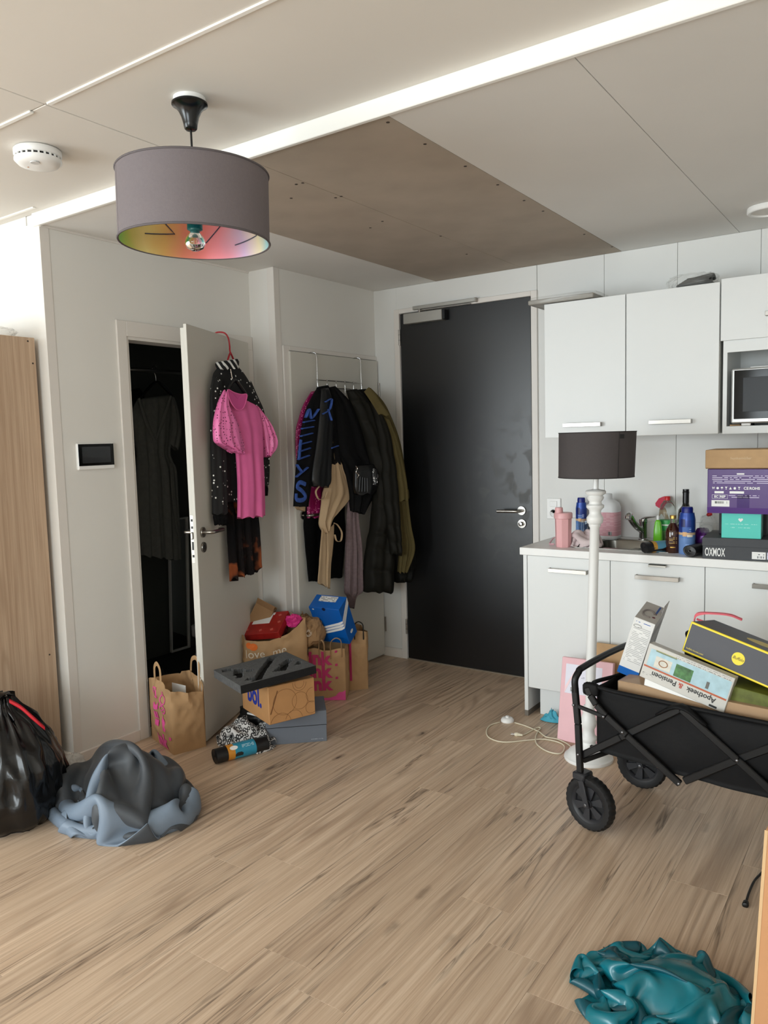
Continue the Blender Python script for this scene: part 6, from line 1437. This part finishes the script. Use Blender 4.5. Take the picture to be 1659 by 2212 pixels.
b1.decal('tin_print', K, [[(.105, .235), (.145, .235), (.145, .241), (.105, .241)], [(.105, .275), (.145, .275), (.145, .281), (.105, .281)], [(.105, .241), (.111, .241), (.111, .275), (.105, .275)], [(.139, .241), (.145, .241), (.145, .275), (.139, .275)], ell(.125, .258, .011, .011)], M_FPINK)
b1.handle(3.35, 3.62, .075); b1.handle(1.25, 1.60, .080, lean=-.02)
tag(B().box((-.05, -.001, 0), (.05, .001, .175), .0004).obj('receipt_paper', M_PAPERW, loc=(.025, -1.80, .125)), 'white paper poking out of the bag with pink drawings', 'paper')
# big bag with white lettering, against the open door
NB = math.atan2(.75, .66)
b2 = PaperBag('paper_bag', 'large brown paper bag lettered in white with an orange heart', (-.010, -1.292, 0), NB, .325, .17, .40, 8, lambda q: (-.015*math.sin(PI*(q % 1))+.10*(q % 1)**3) if int(q) == 0 else (.10 if int(q) == 1 else .02), .019, -.03, bulge=.012)
M_WPRINT = mat('white_print_on_kraft', (226, 214, 196), .7)
b2.lettering(0, 'love', .068, -.006, .320, M_WPRINT, .03, .0, .92); b2.lettering(0, 'me', .068, .138, .325, M_WPRINT, .03, .0, .92)
b2.decal('orange_heart', 0, [ell(.040, .365, .022, .022, 14), ell(.016, .372, .014, .018, 12)], mat('orange_print_kraft', (226, 112, 40), .7))
MR = Matrix(((.953, -.301, .023), (.274, .832, -.483), (.126, .466, .875)))
t = carton('red_box', 'flat red patterned box with a white address label in the large bag', (-.100, -1.232, .368), MR, None, None)
M_REDB = mat('red_print_board', (158, 34, 30), .4, var=.18, vscale=26)
sharp(B().box((0, 0, 0), (.242, .182, .044), .002).obj('body', M_REDB, t))
B().box((.045, .085, .044), (.155, .155, .0446)).obj('address_label', M_PAPERW, t); B().box((.10, .155, .044), (.165, .175, .0446)).obj('address_label_tab', M_PAPERW, t)
for (x_, y_) in ((.19, .03), (.215, .09), (.20, .15), (.03, .04), (.12, .03)): B().box((-.008, -.008, 0), (.008, .008, .0005), 0, RT((x_, y_, .044), (0, 0, .5))).obj('flower_print', mat('pale_red_print', (196, 96, 84), .5), t)
M_MAG = mat('magenta_tissue', (214, 50, 130), .6)
tag(crumple((-.06, -.045, 0), (.055, .05, .085), 22, 14, .45, 1.3, 61, .9).obj('magenta_tissue', M_MAG, loc=(.135, -1.055, .43), smooth=False), 'crumpled magenta tissue paper in the large bag', 'paper')
tag(crumple((-.09, -.05, 0), (.08, .06, .10), 36, 22, .35, 2.2, 62, .7).obj('red_tissue', mat('dull_red_tissue', (140, 60, 66), .7), loc=(-.02, -1.05, .36), smooth=False), 'dull red crumpled paper behind the red box', 'paper')
t = thing('open_kraft_box', 'small open brown card box behind the large bag', 'box', (-.105, -1.10, .44), Matrix.Rotation(.5, 3, 'Z') @ Matrix.Rotation(.5, 3, 'Y'))
sharp(B().box((-.055, -.05, 0), (-.052, .05, .12)).box((.052, -.05, 0), (.055, .05, .12)).box((-.052, -.05, 0), (.052, -.047, .12)).box((-.052, .047, 0), (.052, .05, .12)).box((-.052, -.047, 0), (.052, .047, .003)).obj('walls', M_BAGD, t))
B().box((-.055, -.05, .0), (.055, .0, .003), 0, RT((0, -.05, .12), (-.9, 0, 0))).obj('flap', M_BAGD, t)
# crumpled kraft mailer with round stamp
t = thing('kraft_mailer', 'crumpled brown paper mailer with a round stamp between the bags', 'mailer', (.145, -.965, .335))
crumple((-.09, -.08, -.04), (.11, .10, .17), 30, 18, .34, 1.1, 75, .8, flatb=False).obj('wrap', M_BAGD, t)
B().tube([(-.07+.035*math.cos(a), -.05, .135+.035*math.sin(a)) for a in np.linspace(-.3, 3.6, 14)], .002, 6).obj('string_handle', M_BAG, t)
mm_ = np.array([.062, -.058, .07])
for r_ in (.018, .012): B().tube([mm_+np.array([.66*r_*math.cos(a), .75*r_*math.cos(a), r_*math.sin(a)])+np.array([.004, -.004, .0]) for a in np.linspace(0, 2*PI, 20)[:-1]], .0012, 5, closed=True).obj('round_stamp', M_WPRINT, t)
# pink lettered bag with the blue shoebox on top
b3 = PaperBag('paper_bag', 'brown paper bag with three rows of pink letters and a pink base', (.172, -.986, 0), math.atan2(.517, .856), .207, .165, .298, 13, lambda q: .006*math.sin(9*q), .009)
for z in (.243, .168, .093):
    b3.lettering(0, 'ink', .105, -.002, z, M_FPINKD, .03, .045); b3.decal('dot_print', 0, [[(.152, z+.034), (.166, z+.035), (.166, z+.048), (.152, z+.047)]], M_FPINKD)
b3.decal('pink_base_print', 0, [[(.002, .001), (.205, .001), (.205, .030), (.16, .030), (.13, .014), (.05, .016), (.002, .008)], [(.150, .030), (.205, .030), (.205, .060), (.19, .050), (.17, .050)]], M_FPINK)
b3.handle(.30, .45, .055); b3.handle(.62, .92, .062)
t = carton('blue_shoebox', 'bright blue shoebox with three white stripes on top of the lettered bag', (.162, -.862, .318), Matrix(((.985, -.137, .104), (.170, .859, -.484), (-.023, .494, .869))), None, None)
M_BLUE = mat('bright_blue_board', (8, 92, 178), .4); Wd, Dp, Ht = .192, .107, .262
sharp(B().box((0, 0, 0), (Wd, Dp, Ht), .002).obj('body', M_BLUE, t))
sharp(B().box((-.001, -.001, Ht-.03), (Wd+.001, Dp+.001, Ht+.001), .001).obj('end_lid', M_BLUE, t))
B().box((.035, .055, Ht+.001), (.145, .100, Ht+.0016)).obj('size_label', print_mat('shoe_label', (226, 226, 224), (90, 90, 92), 90, 120, 0, 1, .45), t)
B().lathe([(.011, 0), (.011, .0008), (0, .0008)], 20, FRONT(.094, Ht-.006, -.0012)).obj('finger_hole', mat('navy_hole', (8, 24, 60), .6), t)
for i in range(3):
    o = .020*i
    B().prism([(.004, .100-o), (.004, .087-o), (Wd-.022, .148-o*1.0), (Wd, .164-o), (Wd, .178-o), (Wd-.03, .162-o)][::-1], 0, .0006, FRONT(0, 0)).obj('stripe', M_INKW, t)
    B().prism([(0, .165-o), (0, .177-o), (Dp, .262-o*.7), (Dp, .250-o*.7)], 0, .0006, frame((Wd+.0006, 0, 0), (0, 1, 0), (0, 0, 1))).obj('stripe', M_INKW, t)
def trefoil(parent, Mx, s):
    for a in (-.7, 0, .7): B().prism([(s*(.35*math.cos(u)*math.cos(a)-(.75+.75*math.sin(u))*math.sin(a)*.62), s*(.35*math.cos(u)*math.sin(a)+(.75+.75*math.sin(u))*math.cos(a)*.62)) for u in np.linspace(0, 2*PI, 16)[:-1]], 0, .0006, Mx).obj('leaf_mark', M_INKW, parent)
trefoil(t, frame((Wd+.0008, .055, .045), (0, 1, 0), (0, 0, 1)), .022); trefoil(t, FRONT(.025, Ht-.016, -.0014), .009)
b4 = PaperBag('paper_bag', 'narrow brown paper bag with a black cord handle beside the white door', (.262, -.735, 0), .80, .115, .20, .345, 19, lambda q: .015*math.sin(3*q), .014)
b4.handle(.35, .8, .055, M_BLACK, 1.0, .0035)
b4.decal('pink_print', 0, [[(.005, .06), (.018, .06), (.018, .30), (.005, .30)]], M_FPINKD)

# ================================================================== boxes, foam tray, shirt, sack roll
RG = Matrix.Rotation(math.atan2(.675, .738), 3, 'Z')
t = carton('grey_shoebox', 'slate grey shoebox on the floor under the brown parcel', (.419, -1.608, 0), RG, None, None)
M_SLATE = mat('slate_blue_board', (106, 113, 124), .55)
B().box((.002, .002, 0), (.294, .218, .098), .001).obj('tray', M_SLATE, t); sharp(B().box((0, 0, .086), (.296, .22, .156), .0015).obj('lid', M_SLATE, t))
patch(t, 'lid_gap', 0, .296, .084, .0862, mat('dark_gap', (30, 32, 36), .7), -.0004); patch(t, 'small_print', .215, .278, .013, .019, print_mat('box_small_print', (106, 113, 124), (176, 182, 190), 150, 400, dens=.75), .0012)
RB = Matrix.Rotation(math.atan2(.933, .359), 3, 'Z')
t = carton('brown_parcel', 'brown parcel with blue lettering and drawn circles on the grey shoebox', (.536, -1.706, .157), RB, None, None)
Wd, Dp, Ht = .247, .300, .182
sharp(B().box((0, 0, 0), (Wd, Dp, Ht), .003).obj('body', mat('parcel_board', (186, 138, 90), .6, var=.05, vscale=12, bump=.08, bscale=40), t))
M_BOLB = mat('bol_blue_print', (28, 52, 150), .5); M_LINEB = mat('brown_line_print', (120, 80, 46), .6)
text('lettering', 'bol.', .135, M_BOLB, t, frame((-.0008, .235, .105), (0, -1, 0), (0, 0, 1)), 'LEFT', .03, .0003, .8)
for (cx, cz, r_) in ((.165, .085, .042), (.085, .095, .062), (.165, .170, .036), (.165, .170, .024), (.235, .10, .036), (.06, -.01, .055), (.13, .0, .045), (.225, .04, .03)):
    pts = [(cx+r_*math.cos(a), -.0006, cz+r_*math.sin(a)) for a in np.linspace(0, 2*PI, 48)]; seg = []
    run = []
    for p in pts:
        if .004 < p[0] < Wd-.004 and .004 < p[2] < Ht-.004: run.append(p)
        else:
            if len(run) > 2: seg.append(run)
            run = []
    if len(run) > 2: seg.append(run)
    for sgm in seg: B().tube(sgm, .0007, 5).obj('drawn_circle', M_LINEB, t)
B().prism([(.006, .05), (.012, .05), (.050, .155), (.046, .158)][::-1], 0, .0005, FRONT(0, 0)).obj('drawn_spoon', M_LINEB, t)
B().box((-.0006, .0, .0), (Wd*.12, .04, .05), 0) if False else None
# foam insert
MF = Matrix(((.344, -.939, -.007), (.938, .344, -.047), (.047, .010, .999)))
t = carton('foam_insert', 'dark grey packing foam with cut-out shapes on the brown parcel', (.518, -1.859, .352), MF, None, None, 'foam')
M_FOAM = mat('dark_foam', (84, 84, 84), .95, var=.18, vscale=60, bump=.6, bscale=160); M_FOAMB = mat('black_foam', (18, 18, 19), .9, bump=.5, bscale=160)
Wd, Dp = .391, .303
# top layer: strips around the cut-outs (cells of a grid that are not cut), bottom layer solid
nx_, ny_ = 64, 50; cut = np.zeros((nx_, ny_), bool)
shapes = [[(.09, .045), (.125, .03), (.20, .13), (.29, .235), (.345, .275), (.315, .298), (.27, .262), (.17, .15)], [(.04, .16), (.075, .145), (.11, .215), (.075, .23)], [(.085, .19), (.12, .15), (.14, .165), (.105, .21)], [(.02, .24), (.06, .235), (.07, .26), (.03, .275)], [(.205, .075), (.255, .05), (.30, .105), (.27, .125)], [(.26, .14), (.30, .115), (.355, .16), (.335, .185)], [(.03, .115), (.055, .105), (.075, .135), (.05, .145)], [(.325, .085), (.35, .075), (.375, .105), (.36, .12)], [(.05, .05), (.085, .035), (.11, .055), (.07, .075)]]
def inside(p, poly):
    c = False; n = len(poly)
    for i in range(n):
        (x1, y1), (x2, y2) = poly[i], poly[(i+1) % n]
        if (y1 > p[1]) != (y2 > p[1]) and p[0] < (x2-x1)*(p[1]-y1)/(y2-y1)+x1: c = not c
    return c
for i in range(nx_):
    for j in range(ny_):
        p = (Wd*(i+.5)/nx_, Dp*(j+.5)/ny_); cut[i, j] = any(inside((np.array(p)-np.mean(s_, 0))/1.22+np.mean(s_, 0), s_) for s_ in shapes) and .012 < p[0] < Wd-.012 and .012 < p[1] < Dp-.012
v = []; f = []; H0, H1 = .012, .036
def quad(*q): k = len(v); v.extend(q); f.append((k, k+1, k+2, k+3))
gx = lambda i: Wd*i/nx_; gy = lambda j: Dp*j/ny_
for i in range(nx_):
    for j in range(ny_):
        z = H1
        if not cut[i, j]: quad((gx(i), gy(j), z), (gx(i+1), gy(j), z), (gx(i+1), gy(j+1), z), (gx(i), gy(j+1), z))
        if i+1 < nx_ and cut[i, j] != cut[i+1, j]:
            a, b_ = (H0, H1); quad((gx(i+1), gy(j), a), (gx(i+1), gy(j+1), a), (gx(i+1), gy(j+1), b_), (gx(i+1), gy(j), b_))
        if j+1 < ny_ and cut[i, j] != cut[i, j+1]: quad((gx(i), gy(j+1), H0), (gx(i+1), gy(j+1), H0), (gx(i+1), gy(j+1), H1), (gx(i), gy(j+1), H1))
mk('cut_layer', v, f, M_FOAM, t)
B().box((0, 0, -.002), (Wd, Dp, .0115), .002).obj('base_layer', M_FOAMB, t)
for (lo_, hi_) in (((-.0008, -.0008, -.002), (Wd+.0008, 0, .0362)), ((Wd, 0, -.002), (Wd+.0008, Dp, .0362)), ((0, Dp, -.002), (Wd, Dp+.0008, .0362))): B().box(lo_, hi_).obj('black_side', M_FOAMB, t)
B().box((-.0008, 0, -.002), (0, Dp, .0362)).obj('raw_side', M_FOAM, t)
# black carrier behind the shirt
bb = thing('black_carrier_bag', 'flat black carrier bag behind the patterned shirt', 'bag', (.270, -1.44, 0))
crumple((-.13, -.14, 0), (.11, .14, .155), 40, 22, .22, 2.0, 81, .6).obj('body', mat('black_carrier', (12, 12, 13), .45), bb, smooth=True)
B().box((-.01, -.135, .12), (.06, -.128, .128)).obj('paper_strip', M_PAPERW, bb)
def leopard():
    m, nt, p = nodes('black_white_rosettes'); L = nt.links.new; tc = nt.nodes.new('ShaderNodeTexCoord')
    mp = nt.nodes.new('ShaderNodeMapping'); L(tc.outputs['UV'], mp.inputs[0]); mp.inputs['Scale'].default_value = (30, 26, 1)
    vo = nt.nodes.new('ShaderNodeTexVoronoi'); vo.voronoi_dimensions = '2D'; vo.inputs['Scale'].default_value = 1; L(mp.outputs[0], vo.inputs['Vector'])
    n = nt.nodes.new('ShaderNodeTexNoise'); n.inputs['Scale'].default_value = 1.6; L(mp.outputs[0], n.inputs['Vector'])
    d = math_n(nt, 'ADD', vo.outputs['Distance'], math_n(nt, 'MULTIPLY', math_n(nt, 'SUBTRACT', n.outputs[0], .5), .5))
    L(ramp(nt, d, [(.0, lin((205, 205, 205))), (.2, lin((205, 205, 205))), (.24, lin((22, 22, 24))), (.46, lin((22, 22, 24))), (.5, lin((214, 214, 214)))]), p.inputs['Base Color']); p.inputs['Roughness'].default_value = .75
    return m
sh_ = thing('patterned_shirt', 'black and white patterned shirt crumpled on the floor', 'shirt', (.315, -1.645, 0)); sh_.scale = (1, 1, 1.25)
X = cloth(64, 58, .52, .46, dome(0, 0, .15, .11, .14, .008, 91, .5), balls=[((0, 0, 0), (.10, .07, .09))], steps=100, iters=6, bend=.5, lbend=.25, grav=-.0002, outer=((.0, .0, 0), (.165, .125, .165)))
o = cloth_obj('cloth', X, leopard(), sh_, .003)
uvl = o.data.uv_layers.new(name='UVMap'); ny_c = X.shape[1]; nx_c = X.shape[0]
uvl.data.foreach_set('uv', [c for p in o.data.polygons for vi in p.vertices for c in ((vi//ny_c)/(nx_c-1), (vi % ny_c)/(ny_c-1))])
_a, _b = at(462, 1652, 'z', 0), at(556, 1627, 'z', 0)
r3 = sack_roll('sack_roll', 'black refuse sack roll with orange and blue band on the floor', (_a[0]-.006, _a[1]+.012, 0), math.atan2(_b[1]-_a[1], _b[0]-_a[0]), .036, .262, (.055, .195, [(0, (206, 138, 44)), (.088, (206, 138, 44)), (.0885, (40, 140, 172)), (.2, (40, 140, 172))]), soft=.03)
rr_ = .036*1.08
def on_roll(name, pts, m):
    b = B(); v = [];
    n = len(pts); c = np.mean(pts, 0)
    P3 = lambda q: (q[0], -rr_*1.05*math.cos(q[1]+.42), .036*.97+rr_*.975*math.sin(q[1]+.42)+.0006)
    b.add([P3(c)]+[P3(p) for p in pts], [(0, 1+i, 1+(i+1) % n) for i in range(n)]); return b.obj(name, m, r3)
on_roll('white_badge', [(.085+.020*math.cos(a), .42+.28*math.sin(a)) for a in np.linspace(0, 2*PI, 18)[:-1]], M_INKW)
on_roll('sack_picture', [(.088, -.75), (.125, -.75), (.128, -.45), (.118, -.25), (.098, -.25), (.088, -.45)], mat('dark_picture', (34, 40, 38), .5))
on_roll('print_lines', [(.125, .20), (.185, .20), (.185, .55), (.125, .55)], print_mat('roll_print', (40, 140, 172), (206, 226, 232), 260, 120, 0, 2, .6))

# ================================================================== near right corner
M_KBOX = mat('near_cardboard', (190, 140, 98), .75, var=.04, vscale=8, bump=.05, bscale=90)
cbx = carton('moving_box', 'tall plain cardboard moving box cut off by the picture edge', (2.728, -2.52, 0), RZ(-.05) @ Matrix.Rotation(.045, 3, 'Y'), None, None)
b = B().box((0, 0, 0), (.45, .006, .625), .002).box((0, .32, 0), (.45, .326, .625), .002).box((0, .006, 0), (.006, .32, .625), .002).box((.444, .006, 0), (.45, .32, .625), .002).box((.006, .006, 0), (.444, .32, .006))
sharp(b.obj('walls', M_KBOX, cbx)); B().box((0, 0, .0), (.006, .30, .15), .001, RT((.0, .01, .620), (0, -.25, 0))).obj('flap', M_KBOX, cbx) if False else None
B().box((-.0015, -.0008, .02), (.005, .0, .624)).obj('raw_edge', mat('cardboard_raw', (206, 172, 130), .85), cbx)
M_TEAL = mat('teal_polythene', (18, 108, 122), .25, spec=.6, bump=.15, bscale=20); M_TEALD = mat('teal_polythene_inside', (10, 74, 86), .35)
tb_ = thing('teal_bag', 'crinkled teal plastic bag lying open on the floor', 'bag', (2.492, -2.335, 0))
X = cloth(88, 84, .86, .80, dome(0, 0, .21, .19, .14, .012, 101, .35), balls=[((.04, .02, .0), (.14, .12, .085))], steps=100, iters=6, bend=.10, lbend=.05, grav=-.0002, outer=((0, 0, 0), (.235, .21, .16)))
cloth_obj('sheet', X, M_TEAL, tb_, .0016, M_TEALD)
cb_ = thing('black_power_cord', 'black cord with a small plug running out from behind the moving box', 'cord', tuple(at(1611, 1957, 'z', 0))); co = np.array(cb_.location)
pts = [at(1612, 1948, 'z', .006)-co, at(1618, 1928, 'z', .006)-co, at(1630, 1902, 'z', .006)-co, at(1650, 1880, 'z', .006)-co, at(1668, 1850, 'z', .006)-co, at(1662, 1800, 'z', .006)-co]
B().tube(pts, .0038, 8, sm=5).obj('cable', M_BLACK, cb_, smooth=True)
d_ = (pts[0]-pts[1])/np.linalg.norm(pts[0]-pts[1])
sharp(B().tube([pts[0]-d_*.004, pts[0]+d_*.004, pts[0]+d_*.020, pts[0]+d_*.024], [.005, .009, .010, .007], 10, sm=3).obj('plug', M_BLACK, cb_), 50)
hs = B().tube([at(*q, 'z', .0012)-at(1320, 2070, 'z', 0) for q in ((1303, 2046), (1318, 2053), (1334, 2064), (1340, 2074), (1332, 2086), (1316, 2091), (1297, 2090))], [.0014, .0007, .0006, .0005], 5, sm=4).obj('hair_strand', M_BLACK, loc=tuple(at(1320, 2070, 'z', 0)))
tag(hs, 'thin dark hair strand curled on the floor by the teal bag', 'hair')
